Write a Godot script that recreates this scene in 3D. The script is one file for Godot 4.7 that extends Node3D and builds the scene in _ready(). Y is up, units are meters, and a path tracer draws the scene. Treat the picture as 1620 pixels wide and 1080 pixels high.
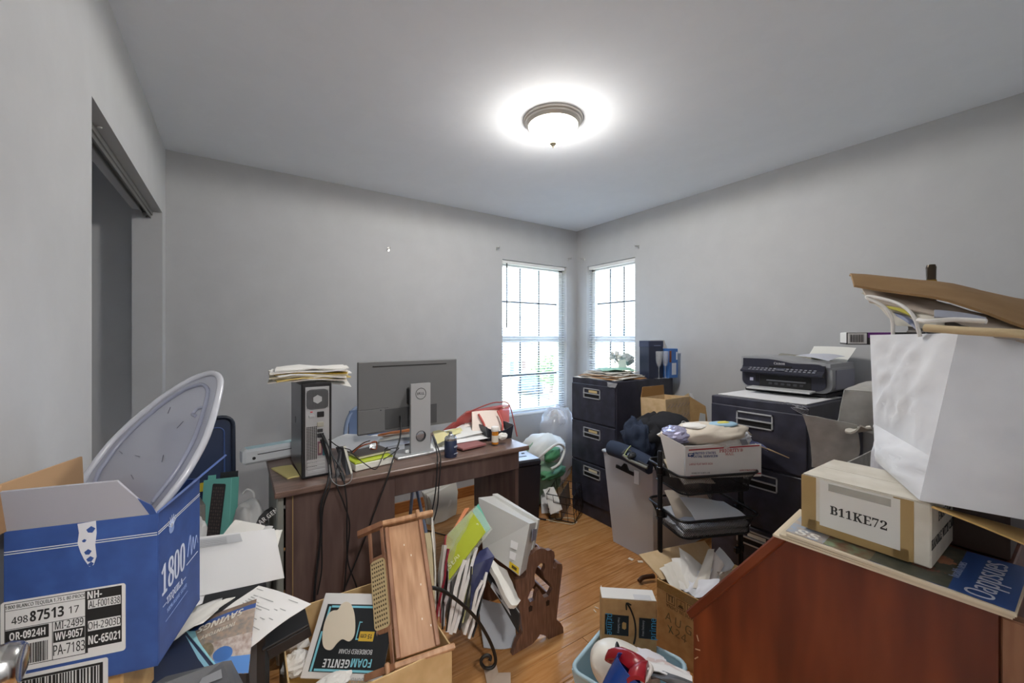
extends Node3D
# A small home office buried in clutter: room shell, then furniture, then every loose thing.

var taken := {}
var mats := {}
var imgs := {}
var meshes := {}

func V(x: float, y: float, z: float) -> Vector3:
	return Vector3(x, y, z)

func T(p: Vector3, yaw := 0.0, pitch := 0.0, roll := 0.0) -> Transform3D:
	return Transform3D(Basis.from_euler(Vector3(deg_to_rad(pitch), deg_to_rad(yaw), deg_to_rad(roll))), p)

# a frame whose x axis is r, y axis as near to u as can be
func F(o: Vector3, r: Vector3, u: Vector3) -> Transform3D:
	var x := r.normalized()
	var z := x.cross(u).normalized()
	return Transform3D(Basis(x, z.cross(x), z), o)

func numbered(p: Node, n: String) -> String:
	var key := str(p.get_instance_id()) + n
	var k: int = taken.get(key, 0)
	taken[key] = k + 1
	return n if k == 0 else "%s_%03d" % [n, k]

func tag(o: Node, label := "", category := "", group := "", kind := "") -> void:
	if label: o.set_meta("label", label)
	if category: o.set_meta("category", category)
	if group: o.set_meta("group", group)
	if kind: o.set_meta("kind", kind)

func thing(n: String, label: String, category: String, xf := Transform3D(), group := "") -> Node3D:
	var o := Node3D.new()
	o.name = numbered(self, n)
	add_child(o, true)
	o.transform = xf
	tag(o, label, category, group)
	return o

func part(p: Node, n: String, m: Mesh, ma: Material, xf := Transform3D()) -> MeshInstance3D:
	var o := MeshInstance3D.new()
	o.name = numbered(p, n)
	o.mesh = m
	o.material_override = ma
	p.add_child(o, true)
	o.transform = xf
	return o

func solo(n: String, label: String, category: String, m: Mesh, ma: Material, xf := Transform3D(), group := "") -> MeshInstance3D:
	var o := part(self, n, m, ma, xf)
	tag(o, label, category, group)
	return o

func struct(n: String, m: Mesh, ma: Material, xf := Transform3D()) -> MeshInstance3D:
	var o := part(self, n, m, ma, xf)
	tag(o, "", "", "", "structure")
	return o

func dup(src: Node3D, label: String, xf: Transform3D) -> Node3D:
	var o := src.duplicate()
	var base := String(src.name)
	o.name = numbered(self, base)
	add_child(o, true)
	o.transform = xf
	if label: o.set_meta("label", label)
	return o

# ---------------------------------------------------------------- materials
func mt(hex: String, rough := 0.6, metal := 0.0) -> StandardMaterial3D:
	var key := "%s %s %s" % [hex, rough, metal]
	if mats.has(key): return mats[key]
	var m := StandardMaterial3D.new()
	m.albedo_color = Color(hex)
	m.roughness = rough
	m.metallic = metal
	mats[key] = m
	return m

func noise_img(kind: String, n1: float, n2: float, seed_: int, size := 256) -> Image:
	# grey image with its own noise; n1/n2 frequencies along u and v
	var nz := FastNoiseLite.new()
	nz.seed = seed_
	nz.frequency = 1.0
	nz.noise_type = FastNoiseLite.TYPE_SIMPLEX
	nz.fractal_octaves = 3
	var im := Image.create(size, size, false, Image.FORMAT_RGB8)
	for y in size:
		for x in size:
			# wrap by blending
			var fx := float(x) / size
			var fy := float(y) / size
			var a := nz.get_noise_2d(fx * n1, fy * n2)
			var b := nz.get_noise_2d((fx - 1.0) * n1, fy * n2)
			var c := nz.get_noise_2d(fx * n1, (fy - 1.0) * n2)
			var d := nz.get_noise_2d((fx - 1.0) * n1, (fy - 1.0) * n2)
			var v: float = lerpf(lerpf(a, b, fx), lerpf(c, d, fx), fy) * 0.9 + 0.5
			v = clampf(v, 0, 1)
			im.set_pixel(x, y, Color(v, v, v))
	return im

func tinted(im: Image, c1: String, c2: String, c3: String) -> ImageTexture:
	var o := Image.create(im.get_width(), im.get_height(), false, Image.FORMAT_RGB8)
	var a := Color(c1)
	var b := Color(c2)
	var c := Color(c3)
	for y in im.get_height():
		for x in im.get_width():
			var v := im.get_pixel(x, y).r
			o.set_pixel(x, y, a.lerp(b, v * 2.0) if v < 0.5 else b.lerp(c, v * 2.0 - 1.0))
	return ImageTexture.create_from_image(o)

# a solid-texture material in the object's own axes; im is one of imgs
func grain(key: String, which: String, c1: String, c2: String, c3: String, scale := 1.0, rough := 0.5, bump := 0.0) -> StandardMaterial3D:
	if mats.has(key): return mats[key]
	var m := StandardMaterial3D.new()
	m.albedo_texture = tinted(imgs[which], c1, c2, c3)
	m.uv1_triplanar = true
	m.uv1_scale = Vector3.ONE * scale
	m.roughness = rough
	if bump > 0.0:
		var nk := which + "_n"
		if not imgs.has(nk):
			var b: Image = imgs[which].duplicate()
			b.convert(Image.FORMAT_RGBA8)
			b.bump_map_to_normal_map(2.0)
			imgs[nk] = ImageTexture.create_from_image(b)
		m.normal_enabled = true
		m.normal_texture = imgs[nk]
		m.normal_scale = bump
	mats[key] = m
	return m

func pic(key: String, im: Image, rough := 0.45) -> StandardMaterial3D:
	if mats.has(key): return mats[key]
	var m := StandardMaterial3D.new()
	m.albedo_texture = ImageTexture.create_from_image(im)
	m.roughness = rough
	mats[key] = m
	return m

func clear_mat(key: String, hex: String, alpha: float, rough := 0.2) -> StandardMaterial3D:
	if mats.has(key): return mats[key]
	var m := StandardMaterial3D.new()
	m.albedo_color = Color(Color(hex), alpha)
	m.transparency = BaseMaterial3D.TRANSPARENCY_ALPHA
	m.roughness = rough
	m.cull_mode = BaseMaterial3D.CULL_DISABLED
	mats[key] = m
	return m

# ---------------------------------------------------------------- meshes
class Mb:
	var st := SurfaceTool.new()
	var g := -1
	func _init() -> void:
		st.begin(Mesh.PRIMITIVE_TRIANGLES)
	func v(p: Vector3, uv: Vector2) -> void:
		st.set_smooth_group(g)
		st.set_uv(uv)
		st.add_vertex(p)
	# corners counter-clockwise seen from outside
	func tri(a: Vector3, b: Vector3, c: Vector3, ua := Vector2.ZERO, ub := Vector2.ZERO, uc := Vector2.ZERO) -> void:
		v(a, ua); v(c, uc); v(b, ub)
	func quad(a: Vector3, b: Vector3, c: Vector3, d: Vector3, ua := Vector2(0, 1), ub := Vector2(1, 1), uc := Vector2(1, 0), ud := Vector2(0, 0)) -> void:
		tri(a, b, c, ua, ub, uc)
		tri(a, c, d, ua, uc, ud)
	# any convex polygon, turned to look along out
	func face(pts: Array, out: Vector3) -> void:
		var n: Vector3 = (pts[1] - pts[0]).cross(pts[2] - pts[0])
		for i in range(1, pts.size() - 1):
			if n.dot(out) >= 0.0: tri(pts[0], pts[i], pts[i + 1])
			else: tri(pts[0], pts[i + 1], pts[i])
	func box(lo: Vector3, hi: Vector3) -> void:
		var c := []
		for i in 8:
			c.append(Vector3(hi.x if i & 1 else lo.x, hi.y if i & 2 else lo.y, hi.z if i & 4 else lo.z))
		quad(c[4], c[5], c[7], c[6]); quad(c[1], c[0], c[2], c[3])
		quad(c[5], c[1], c[3], c[7]); quad(c[0], c[4], c[6], c[2])
		quad(c[6], c[7], c[3], c[2]); quad(c[0], c[1], c[5], c[4])
	func hexa(p: Array) -> void:
		# p: bottom 0..3 counter-clockwise from above, top 4..7 over them
		var mid := Vector3.ZERO
		for q in p: mid += q / 8.0
		for f in [[0, 1, 2, 3], [4, 5, 6, 7], [0, 1, 5, 4], [1, 2, 6, 5], [2, 3, 7, 6], [3, 0, 4, 7]]:
			var q := [p[f[0]], p[f[1]], p[f[2]], p[f[3]]]
			face(q, (q[0] + q[1] + q[2] + q[3]) / 4.0 - mid)
	func tube(pts: Array, r: float, seg := 8, r2 := -1.0) -> void:
		var keep := g
		g = 1
		var n := pts.size()
		var side := Vector3.ZERO
		var rings := []
		for i in n:
			var d: Vector3 = (pts[mini(i + 1, n - 1)] - pts[maxi(i - 1, 0)]).normalized()
			if side == Vector3.ZERO:
				side = d.cross(Vector3.UP if absf(d.y) < 0.9 else Vector3.RIGHT).normalized()
			else:
				side = (side - d * side.dot(d)).normalized()
			var up := side.cross(d)
			var rr := r if r2 < 0.0 else lerpf(r, r2, float(i) / (n - 1))
			var ring := []
			for k in seg:
				var a := TAU * k / seg
				ring.append(pts[i] + (side * cos(a) + up * sin(a)) * rr)
			rings.append(ring)
		for i in n - 1:
			for k in seg:
				var k2 := (k + 1) % seg
				quad(rings[i][k], rings[i + 1][k], rings[i + 1][k2], rings[i][k2])
		g = -1
		for k in range(1, seg - 1):
			tri(rings[0][0], rings[0][k], rings[0][k + 1])
			tri(rings[n - 1][0], rings[n - 1][k + 1], rings[n - 1][k])
		g = keep
	func lathe(prof: Array, seg := 32, at := Vector3.ZERO) -> void:
		# prof: Vector2(radius, height) from the bottom up along the outside
		var grp := 2
		var last := Vector2.ZERO
		for i in prof.size() - 1:
			var d: Vector2 = (prof[i + 1] - prof[i]).normalized()
			if i > 0 and d.dot(last) < 0.82: grp += 1
			last = d
			g = grp
			for k in seg:
				var a := TAU * k / seg
				var b := TAU * (k + 1) / seg
				var ca := Vector3(cos(a), 0, -sin(a))
				var cb := Vector3(cos(b), 0, -sin(b))
				var p: Vector2 = prof[i]
				var q: Vector2 = prof[i + 1]
				var up := Vector3.UP
				if p.x > 0.0: tri(at + ca * p.x + up * p.y, at + cb * p.x + up * p.y, at + cb * q.x + up * q.y)
				if q.x > 0.0: tri(at + ca * p.x + up * p.y, at + cb * q.x + up * q.y, at + ca * q.x + up * q.y)
		g = -1
	func extr(poly: PackedVector2Array, depth: float) -> void:
		# outline in x y, thick along z about 0
		var p := poly
		if Geometry2D.is_polygon_clockwise(p) != true:
			pass
		var area := 0.0
		for i in p.size(): area += p[i].cross(p[(i + 1) % p.size()])
		if area < 0.0: p.reverse()
		var idx := Geometry2D.triangulate_polygon(p)
		var h := depth / 2.0
		for i in range(0, idx.size(), 3):
			var a := p[idx[i]]
			var b := p[idx[i + 1]]
			var c := p[idx[i + 2]]
			if (b - a).cross(c - a) < 0.0:
				var t := b; b = c; c = t
			tri(Vector3(a.x, a.y, h), Vector3(b.x, b.y, h), Vector3(c.x, c.y, h))
			tri(Vector3(a.x, a.y, -h), Vector3(c.x, c.y, -h), Vector3(b.x, b.y, -h))
		for i in p.size():
			var a := p[i]
			var b := p[(i + 1) % p.size()]
			quad(Vector3(a.x, a.y, h), Vector3(a.x, a.y, -h), Vector3(b.x, b.y, -h), Vector3(b.x, b.y, h))
	func out() -> ArrayMesh:
		st.generate_normals()
		return st.commit()

# a box about its centre with chamfered edges
func bx(size: Vector3, b := 0.002) -> ArrayMesh:
	var key := "bx%s %s" % [size, b]
	if meshes.has(key): return meshes[key]
	var m := Mb.new()
	var h := size / 2.0
	b = minf(b, minf(h.x, minf(h.y, h.z)) * 0.45)
	if b <= 0.0:
		m.box(-h, h)
	else:
		var P := func(s: Vector3, ax: int) -> Vector3:
			var q := h - Vector3.ONE * b
			q[ax] = h[ax]
			return q * s
		for ax in 3:
			var u := (ax + 1) % 3
			var w := (ax + 2) % 3
			for s in [-1.0, 1.0]:
				var pts := []
				for k in [[-1, -1], [1, -1], [1, 1], [-1, 1]]:
					var sg := Vector3.ZERO
					sg[ax] = s; sg[u] = k[0]; sg[w] = k[1]
					pts.append(P.call(sg, ax))
				var o := Vector3.ZERO
				o[ax] = s
				m.face(pts, o)
				for t in [-1.0, 1.0]:
					var s1 := Vector3.ZERO
					s1[u] = s; s1[w] = t; s1[ax] = -1
					var s2 := s1
					s2[ax] = 1
					var oo := Vector3.ZERO
					oo[u] = s; oo[w] = t
					m.face([P.call(s1, u), P.call(s2, u), P.call(s2, w), P.call(s1, w)], oo)
		for i in 8:
			var s := Vector3(1 if i & 1 else -1, 1 if i & 2 else -1, 1 if i & 4 else -1)
			m.face([P.call(s, 0), P.call(s, 1), P.call(s, 2)], s)
	meshes[key] = m.out()
	return meshes[key]

func hexm(p: Array) -> ArrayMesh:
	var m := Mb.new()
	m.hexa(p)
	return m.out()

# points along a smooth curve through pts
func curve(pts: Array, n := 6) -> Array:
	var o := []
	var c := pts.size()
	for i in c - 1:
		var p0: Vector3 = pts[maxi(i - 1, 0)]
		var p3: Vector3 = pts[mini(i + 2, c - 1)]
		for k in n:
			var t := float(k) / n
			o.append((pts[i] as Vector3).cubic_interpolate(pts[i + 1], p0, p3, t))
	o.append(pts[c - 1])
	return o

func wire(pts: Array, r: float, n := 6, seg := 6) -> ArrayMesh:
	var m := Mb.new()
	m.tube(curve(pts, n) if n > 1 else pts, r, seg)
	return m.out()

func turned(prof: Array, seg := 32) -> ArrayMesh:
	var m := Mb.new()
	m.lathe(prof, seg)
	return m.out()

func cut(poly: Array, depth: float) -> ArrayMesh:
	var m := Mb.new()
	m.extr(PackedVector2Array(poly), depth)
	return m.out()

# rounded rectangle outline, about the origin
func rrect(w: float, h: float, r: float, k := 4) -> Array:
	var o := []
	for c in [[1, 1, 0], [-1, 1, 90], [-1, -1, 180], [1, -1, 270]]:
		for i in k + 1:
			var a := deg_to_rad(c[2] + 90.0 * i / k)
			o.append(Vector2(c[0] * (w / 2 - r) + r * cos(a), c[1] * (h / 2 - r) + r * sin(a)))
	return o

# a thin sheet through four corners (bottom left, bottom right, top right, top left), bulging in the middle
func sheet(a: Vector3, b: Vector3, c: Vector3, d: Vector3, th := 0.0006, bulge := Vector3.ZERO, wob := 0.0, seed_ := 1, n := 6) -> ArrayMesh:
	var m := Mb.new()
	var nz := FastNoiseLite.new()
	nz.seed = seed_
	nz.frequency = 1.7
	var nor := ((b - a).cross(d - a)).normalized()
	var top := []
	var bot := []
	for j in n + 1:
		for i in n + 1:
			var u := float(i) / n
			var w := float(j) / n
			var p := a.lerp(b, u).lerp(d.lerp(c, u), w)
			p += bulge * (sin(PI * u) * 0.5 + sin(PI * w) * 0.5 if wob >= 0.0 else sin(PI * u) * sin(PI * w))
			# a negative wob keeps the edges where they are and creases the middle
			p += nor * (nz.get_noise_2d(u, w) * wob if wob >= 0.0 else -wob * (0.45 - absf(nz.get_noise_2d(u * 1.6, w * 1.2))) * minf(1.0, 5.0 * minf(minf(u, 1.0 - u), minf(w, 1.0 - w))))
			top.append(p + nor * th * 0.5)
			bot.append(p - nor * th * 0.5)
	var s := n + 1
	for j in n:
		for i in n:
			var k := j * s + i
			var u0 := float(i) / n
			var u1 := float(i + 1) / n
			var w0 := 1.0 - float(j) / n
			var w1 := 1.0 - float(j + 1) / n
			m.g = 1
			m.quad(top[k], top[k + 1], top[k + s + 1], top[k + s], Vector2(u0, w0), Vector2(u1, w0), Vector2(u1, w1), Vector2(u0, w1))
			m.g = 2
			m.quad(bot[k + 1], bot[k], bot[k + s], bot[k + s + 1], Vector2(u1, w0), Vector2(u0, w0), Vector2(u0, w1), Vector2(u1, w1))
	m.g = -1
	for i in n:
		var e := n * s
		m.quad(bot[i], bot[i + 1], top[i + 1], top[i])
		m.quad(bot[e + i + 1], bot[e + i], top[e + i], top[e + i + 1])
		m.quad(bot[(i + 1) * s], bot[i * s], top[i * s], top[(i + 1) * s])
		m.quad(bot[i * s + n], bot[(i + 1) * s + n], top[(i + 1) * s + n], top[i * s + n])
	return m.out()

# a lumpy ball: bags, crumpled paper, clothes
func lump(r: Vector3, amp: float, freq: float, seed_: int, flat := false, su := 28, sv := 18, flatten := -1.0) -> ArrayMesh:
	var m := Mb.new()
	m.g = -1 if flat else 1
	var nz := FastNoiseLite.new()
	nz.seed = seed_
	nz.frequency = freq
	nz.fractal_octaves = 2
	if flat: nz.noise_type = FastNoiseLite.TYPE_CELLULAR
	var p := func(i: int, j: int) -> Vector3:
		var a := TAU * (i % su) / su
		var b := PI * j / sv - PI / 2
		var d := Vector3(cos(b) * cos(a), sin(b), -cos(b) * sin(a))
		var k := 1.0 + amp * nz.get_noise_3dv(d)
		var q := d * k * r
		if flatten >= 0.0 and q.y < -r.y * flatten: q.y = -r.y * flatten
		return q
	for j in sv:
		for i in su:
			var a: Vector3 = p.call(i, j)
			var b: Vector3 = p.call(i + 1, j)
			var c: Vector3 = p.call(i + 1, j + 1)
			var d: Vector3 = p.call(i, j + 1)
			if j > 0: m.tri(a, b, c)
			if j < sv - 1: m.tri(a, c, d)
	return m.out()

# lettering: frame xf has its origin at the middle of the text, facing +z
func text(p: Node, s: String, h: float, xf: Transform3D, ma: Material, style := "bold", squeeze := 1.0, n := "lettering") -> MeshInstance3D:
	var t := TextMesh.new()
	t.text = s
	var f := SystemFont.new()
	f.font_names = PackedStringArray(["Droid Serif" if style.begins_with("serif") else "Droid Sans"])
	f.font_weight = 700 if style.ends_with("bold") else 400
	t.font = f
	t.font_size = 32
	t.pixel_size = h / 23.0
	t.depth = 0.0004
	t.curve_step = 2.0
	var o := part(p, n, t, ma, xf)
	o.scale_object_local(Vector3(squeeze, 1, 1))
	return o

# an open carton standing on y = 0 about the origin: four walls, a floor, and the flaps asked for
# flaps: {"front"/"back"/"left"/"right": [opening in degrees, 0 upright and 90 level outwards, length]}
func carton(o: Node3D, w: float, h: float, d: float, th: float, ma: Material, flaps := {}, inner: Material = null) -> void:
	part(o, "bottom_panel", bx(V(w, th, d), 0), ma, T(V(0, th / 2, 0)))
	for f in [["front_panel", V(w, h, th), V(0, h / 2, d / 2 - th / 2)], ["back_panel", V(w, h, th), V(0, h / 2, -d / 2 + th / 2)], ["side_panel", V(th, h, d - 2 * th), V(-w / 2 + th / 2, h / 2, 0)], ["side_panel", V(th, h, d - 2 * th), V(w / 2 - th / 2, h / 2, 0)]]:
		part(o, f[0], bx(f[1], 0.001), ma, T(f[2]))
	for k in flaps:
		var open: float = flaps[k][0]
		var l: float = flaps[k][1]
		var yaw: float = {"front": 0.0, "right": 90.0, "back": 180.0, "left": 270.0}[k]
		var along := w if k in ["front", "back"] else d
		var off := (d if k in ["front", "back"] else w) / 2 - th / 2
		var xf := T(Vector3.ZERO, yaw) * T(V(0, h, off), 0, open)
		var ins := minf(0.02, along * 0.06)
		var m := cut([Vector2(-along / 2 + th, 0), Vector2(along / 2 - th, 0), Vector2(along / 2 - ins, l), Vector2(-along / 2 + ins, l)], th)
		part(o, "flap", m, inner if inner else ma, xf)

func _ready() -> void:
	# ---- camera: level, just inside the doorway, turned 34 degrees to the right of straight in
	var cam := Camera3D.new()
	cam.name = "camera"
	cam.projection = Camera3D.PROJECTION_FRUSTUM
	cam.near = 0.05
	cam.far = 200.0
	cam.size = 0.05 * 1080.0 / 639.0
	cam.frustum_offset = Vector2(0, -0.05 * 7.0 / 639.0)
	cam.keep_aspect = Camera3D.KEEP_HEIGHT
	add_child(cam)
	cam.position = V(0, 1.355, 0)
	cam.rotation_degrees = V(0, -34.2, 0)
	cam.current = true
	# ---- sky and exposure
	var env := Environment.new()
	env.background_mode = Environment.BG_SKY
	var sky := Sky.new()
	var sm := ProceduralSkyMaterial.new()
	sm.sky_top_color = Color(0.62, 0.76, 0.95)
	sm.sky_horizon_color = Color(0.90, 0.95, 1.0)
	sm.ground_bottom_color = Color(0.5, 0.5, 0.48)
	sm.ground_horizon_color = Color(0.85, 0.88, 0.9)
	sm.sky_curve = 0.2
	sky.sky_material = sm
	env.sky = sky
	env.background_energy_multiplier = 2.5
	env.tonemap_mode = Environment.TONE_MAPPER_LINEAR
	env.tonemap_exposure = 4.0
	env.sdfgi_enabled = true
	env.ssao_enabled = true
	env.ssil_enabled = true
	var we := WorldEnvironment.new()
	we.name = "world_environment"
	we.environment = env
	add_child(we)
	var sun := DirectionalLight3D.new()   # high behind the house: lights the street outside only
	sun.name = "sun"
	sun.light_energy = 3.0
	sun.light_color = Color(1.0, 0.96, 0.9)
	sun.light_angular_distance = 1.0
	sun.shadow_enabled = true
	add_child(sun)
	sun.rotation_degrees = V(-52, -25, 0)

	textures()
	room()
	outside()
	ceiling_lamp(V(1.305, 2.44, -1.555), "round ceiling light with a glowing white glass bowl and brushed nickel rim", 0.068, 0.30)
	ceiling_lamp(V(0.2, 2.44, 1.0), "round ceiling light of the hallway behind the doorway", 0.6, 0.0)
	desk_area()
	desk_top()
	window_corner()
	cabinets()
	cart_and_boxes()
	secretary()
	secretary_top()
	left_heap()
	middle_heap()
	rack_and_files()
	floor_bits()

func textures() -> void:
	imgs.wood = noise_img("wood", 26.0, 2.2, 3)
	imgs.woodx = noise_img("wood", 2.2, 30.0, 5)
	imgs.woodsoft = noise_img("wood", 9.0, 1.4, 4)
	imgs.cloud = noise_img("cloud", 5.0, 5.0, 7)
	imgs.speck = noise_img("speck", 40.0, 40.0, 9)
	grain("floor_a", "woodx", "ae7844", "bf8a56", "cb9a66", 1.3, 0.2, 0.12)
	grain("floor_b", "woodx", "a7713d", "b9824f", "c6925d", 1.7, 0.22, 0.12)
	grain("floor_c", "woodx", "b37e4a", "c3905d", "cea06c", 1.1, 0.2, 0.12)
	grain("desk", "woodsoft", "5c4844", "66524d", "715d57", 1.6, 0.42, 0.05)
	grain("desktop", "woodx", "5f4a42", "6e5950", "836b60", 1.6, 0.33, 0.05)
	grain("cherry", "woodsoft", "5a2411", "6e2f18", "803d20", 1.5, 0.34, 0.0)
	grain("rack", "wood", "5a3f33", "6e4f41", "80604f", 3.5, 0.38, 0.1)
	grain("pine", "woodsoft", "a87c58", "b88c67", "c79d79", 3.2, 0.5, 0.05)
	grain("pinedark", "woodsoft", "82583f", "966a4e", "a87c5f", 3.2, 0.5, 0.05)
	grain("card", "cloud", "b8925f", "c29c69", "caa673", 3.0, 0.8)
	grain("cardpale", "cloud", "cfb389", "d8be96", "dfc8a4", 3.0, 0.8)
	grain("cardin", "cloud", "b59a78", "c2a887", "ccb495", 3.0, 0.85)
	grain("greycard", "cloud", "a2a09b", "acaaa5", "b6b4af", 4.0, 0.85)
	grain("paint", "cloud", "b6b7b9", "b8b9bb", "babbbd", 0.8, 0.85)
	grain("ceil", "cloud", "eff3f9", "f0f4fa", "f1f5fb", 0.8, 0.9)
	grain("metal_black", "cloud", "2b2c38", "333442", "3c3d4c", 1.5, 0.34)
	grain("denim", "speck", "1f2738", "2c374d", "3a475f", 6.0, 0.9)
	grain("blackcloth", "speck", "17181c", "202127", "2b2c33", 6.0, 0.9)
	grain("bagwhite", "cloud", "dcdee4", "e4e6eb", "eceef2", 2.0, 0.75, 0.25)
	grain("kraft", "cloud", "8a6a42", "94734a", "9e7d54", 2.0, 0.8)

func wall_piece(m: Mb, x0: float, y0: float, z0: float, x1: float, y1: float, z1: float) -> void:
	m.box(V(minf(x0, x1), minf(y0, y1), minf(z0, z1)), V(maxf(x0, x1), maxf(y0, y1), maxf(z0, z1)))

func room() -> void:
	var paint: Material = mats.paint
	var xl := -0.345
	var xr := 2.885
	var zb := -3.06
	var zf := 0.10
	var h := 2.44
	var w := 0.14
	# floor: a subfloor slab with every plank laid on it
	var fl := struct("floor", bx(V(4.3, 0.1, 4.9), 0), mt("5a3a1c", 0.7), T(V(0.95, -0.063, -0.85)))
	var rng := RandomNumberGenerator.new()
	rng.seed = 11
	var z := zb
	var row := 0
	while z < zf + 0.13:
		var x := xl - 0.13 - rng.randf() * 0.9
		while x < xr:
			var l := 1.2
			var a := maxf(x, xl - 0.12)
			var b := minf(x + l, xr)
			if b - a > 0.02:
				part(fl, "plank", bx(V(snappedf(b - a, 0.001) - 0.0016, 0.012, 0.1314), 0.0012), mats[["floor_a", "floor_b", "floor_c"][rng.randi() % 3]], T(V((a + b) / 2 - 0.95, 0.057, z + 0.0665 + 0.85)))
			x += l
		z += 0.133
		row += 1
	var m := Mb.new()
	wall_piece(m, xl - 1.0, h, zb - w, xr + w, h + 0.1, 1.7)
	struct("ceiling", m.out(), mats.ceil)
	# back wall round window 1
	m = Mb.new()
	var wx0 := 1.975
	var wx1 := 2.745
	var wy0 := 0.625
	var wy1 := 2.058
	wall_piece(m, xl - 1.0, 0, zb, wx0, h, zb - w)
	wall_piece(m, wx1, 0, zb, xr + w, h, zb - w)
	wall_piece(m, wx0, 0, zb, wx1, wy0, zb - w)
	wall_piece(m, wx0, wy1, zb, wx1, h, zb - w)
	struct("wall_back", m.out(), paint)
	# right wall round window 2
	m = Mb.new()
	var wz0 := -2.915
	var wz1 := -2.325
	wall_piece(m, xr, 0, zb, xr + w, h, wz0)
	wall_piece(m, xr, 0, wz1, xr + w, h, 0.24)
	wall_piece(m, xr, 0, wz0, xr + w, wy0, wz1)
	wall_piece(m, xr, wy1, wz0, xr + w, h, wz1)
	struct("wall_right", m.out(), paint)
	# left wall with the closet opening and the closet behind it
	m = Mb.new()
	wall_piece(m, xl - 0.125, 0, -1.632, xl, h, zf)
	wall_piece(m, xl - 0.125, 0, zb, xl, h, -2.945)
	wall_piece(m, xl - 0.125, 2.045, -2.945, xl, h, -1.632)
	struct("wall_left", m.out(), paint)
	m = Mb.new()
	wall_piece(m, xl - 0.85, 0, zb, xl - 0.80, h, -1.2)
	wall_piece(m, xl - 0.80, 0, -1.25, xl - 0.125, h, -1.2)
	struct("wall_closet", m.out(), mats.ceil)
	m = Mb.new()
	m.box(V(xl - 0.076, 2.022, -2.944), V(xl - 0.040, 2.045, -1.633))
	m.box(V(xl - 0.070, 2.006, -2.944), V(xl - 0.066, 2.024, -1.633))
	m.box(V(xl - 0.050, 2.006, -2.944), V(xl - 0.046, 2.024, -1.633))
	var tr := struct("trim_1", m.out(), mt("8a8a88", 0.35, 0.6))
	part(tr, "track_screw", turned([Vector2(0, -0.004), Vector2(0.006, -0.003), Vector2(0.007, 0)], 10), mt("d8d8d8", 0.3, 0.9), T(V(xl - 0.03, 2.045, -1.86)))
	part(tr, "door_guide", bx(V(0.016, 0.012, 0.05), 0.002), mt("3a3a3a", 0.5), T(V(xl - 0.058, 2.004, -2.84)))
	# front wall round the doorway the photograph was taken from, and the hall behind it
	m = Mb.new()
	wall_piece(m, xl - 0.125, 0, zf, -0.31, h, zf + 0.13)
	wall_piece(m, 0.56, 0, zf, xr + w, h, zf + 0.13)
	wall_piece(m, -0.31, 2.05, zf, 0.56, h, zf + 0.13)
	struct("wall_front", m.out(), paint)
	m = Mb.new()
	wall_piece(m, -0.72, 0, zf + 0.13, -0.6, h, 1.6)
	wall_piece(m, 1.3, 0, zf + 0.13, 1.42, h, 1.6)
	wall_piece(m, -0.72, 0, 1.5, 1.42, h, 1.6)
	struct("wall_hall", m.out(), paint)
	# baseboards, dark reddish wood
	var bb := grain("base", "woodx", "8a5226", "9c6231", "ab713e", 2.0, 0.4)
	struct("baseboard_back", bx(V(xr - xl, 0.085, 0.012), 0.003), bb, T(V((xl + xr) / 2, 0.0425, zb + 0.006)))
	struct("baseboard_right", bx(V(0.012, 0.085, 3.1), 0.003), bb, T(V(xr - 0.006, 0.0425, -1.49)))
	struct("baseboard_left", bx(V(0.012, 0.085, 1.6), 0.003), bb, T(V(xl + 0.006, 0.0425, -0.83)))
	# the room door stands open against the left wall; only its knob reaches into the picture
	var door := struct("door_1", bx(V(0.036, 2.02, 0.88), 0.002), mt("dcdcda", 0.4), T(V(-0.312, 1.012, -0.395)))
	var steel := mt("c9c8c6", 0.18, 1.0)
	part(door, "knob", turned([Vector2(0.031, 0), Vector2(0.033, 0.004), Vector2(0.029, 0.009), Vector2(0.012, 0.012), Vector2(0.011, 0.03), Vector2(0.018, 0.036), Vector2(0.026, 0.046), Vector2(0.0275, 0.058), Vector2(0.024, 0.068), Vector2(0.021, 0.0705), Vector2(0.019, 0.0695), Vector2(0.0, 0.0685)], 40), steel, T(V(0.018, -0.066, -0.372), 0, 0, -90))
	window_unit("window_1", T(V((wx0 + wx1) / 2, wy0, zb)), wx1 - wx0, wy1 - wy0)
	window_unit("window_2", T(V(xr, wy0, (wz0 + wz1) / 2), -90), wz1 - wz0, wy1 - wy0)
	blind("white slatted blind with a dark wand hanging open in the window beside the desk", T(V((wx0 + wx1) / 2, wy0, zb - 0.035)), wx1 - wx0, wy1 - wy0, true)
	blind("white slatted blind hanging open in the narrower window above the paper-topped black file cabinet", T(V(xr + 0.035, wy0, (wz0 + wz1) / 2), -90), wz1 - wz0, wy1 - wy0, false)
	# bare curtain-rod hooks
	var hk := mt("b9b9b6", 0.35, 0.7)
	for q in [[V(1.916,2.144,-3.050), 0, "above the left corner of the window by the desk"], [V(2.767,2.140,-3.050), 0, "above the right corner of the window by the desk"], [V(2.875,2.136,-2.953), -90, "above the left corner of the narrower window"], [V(2.875,2.140,-2.287), -90, "above the right corner of the narrower window"], [V(0.946,2.019,-3.050), 0, "alone on the bare wall above the monitor"]]:
		var o := thing("wall_hook", "small bare metal curtain hook " + q[2], "hook", T(q[0], q[1]), "hooks left in the walls")
		part(o, "plate", bx(V(0.016, 0.03, 0.004), 0.001), hk, T(V(0, 0, -0.007)))
		part(o, "prong", wire([V(0, 0.006, -0.006), V(0, 0.004, 0.02), V(0, -0.002, 0.032), V(0, 0.012, 0.04)], 0.0035), hk)

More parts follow.
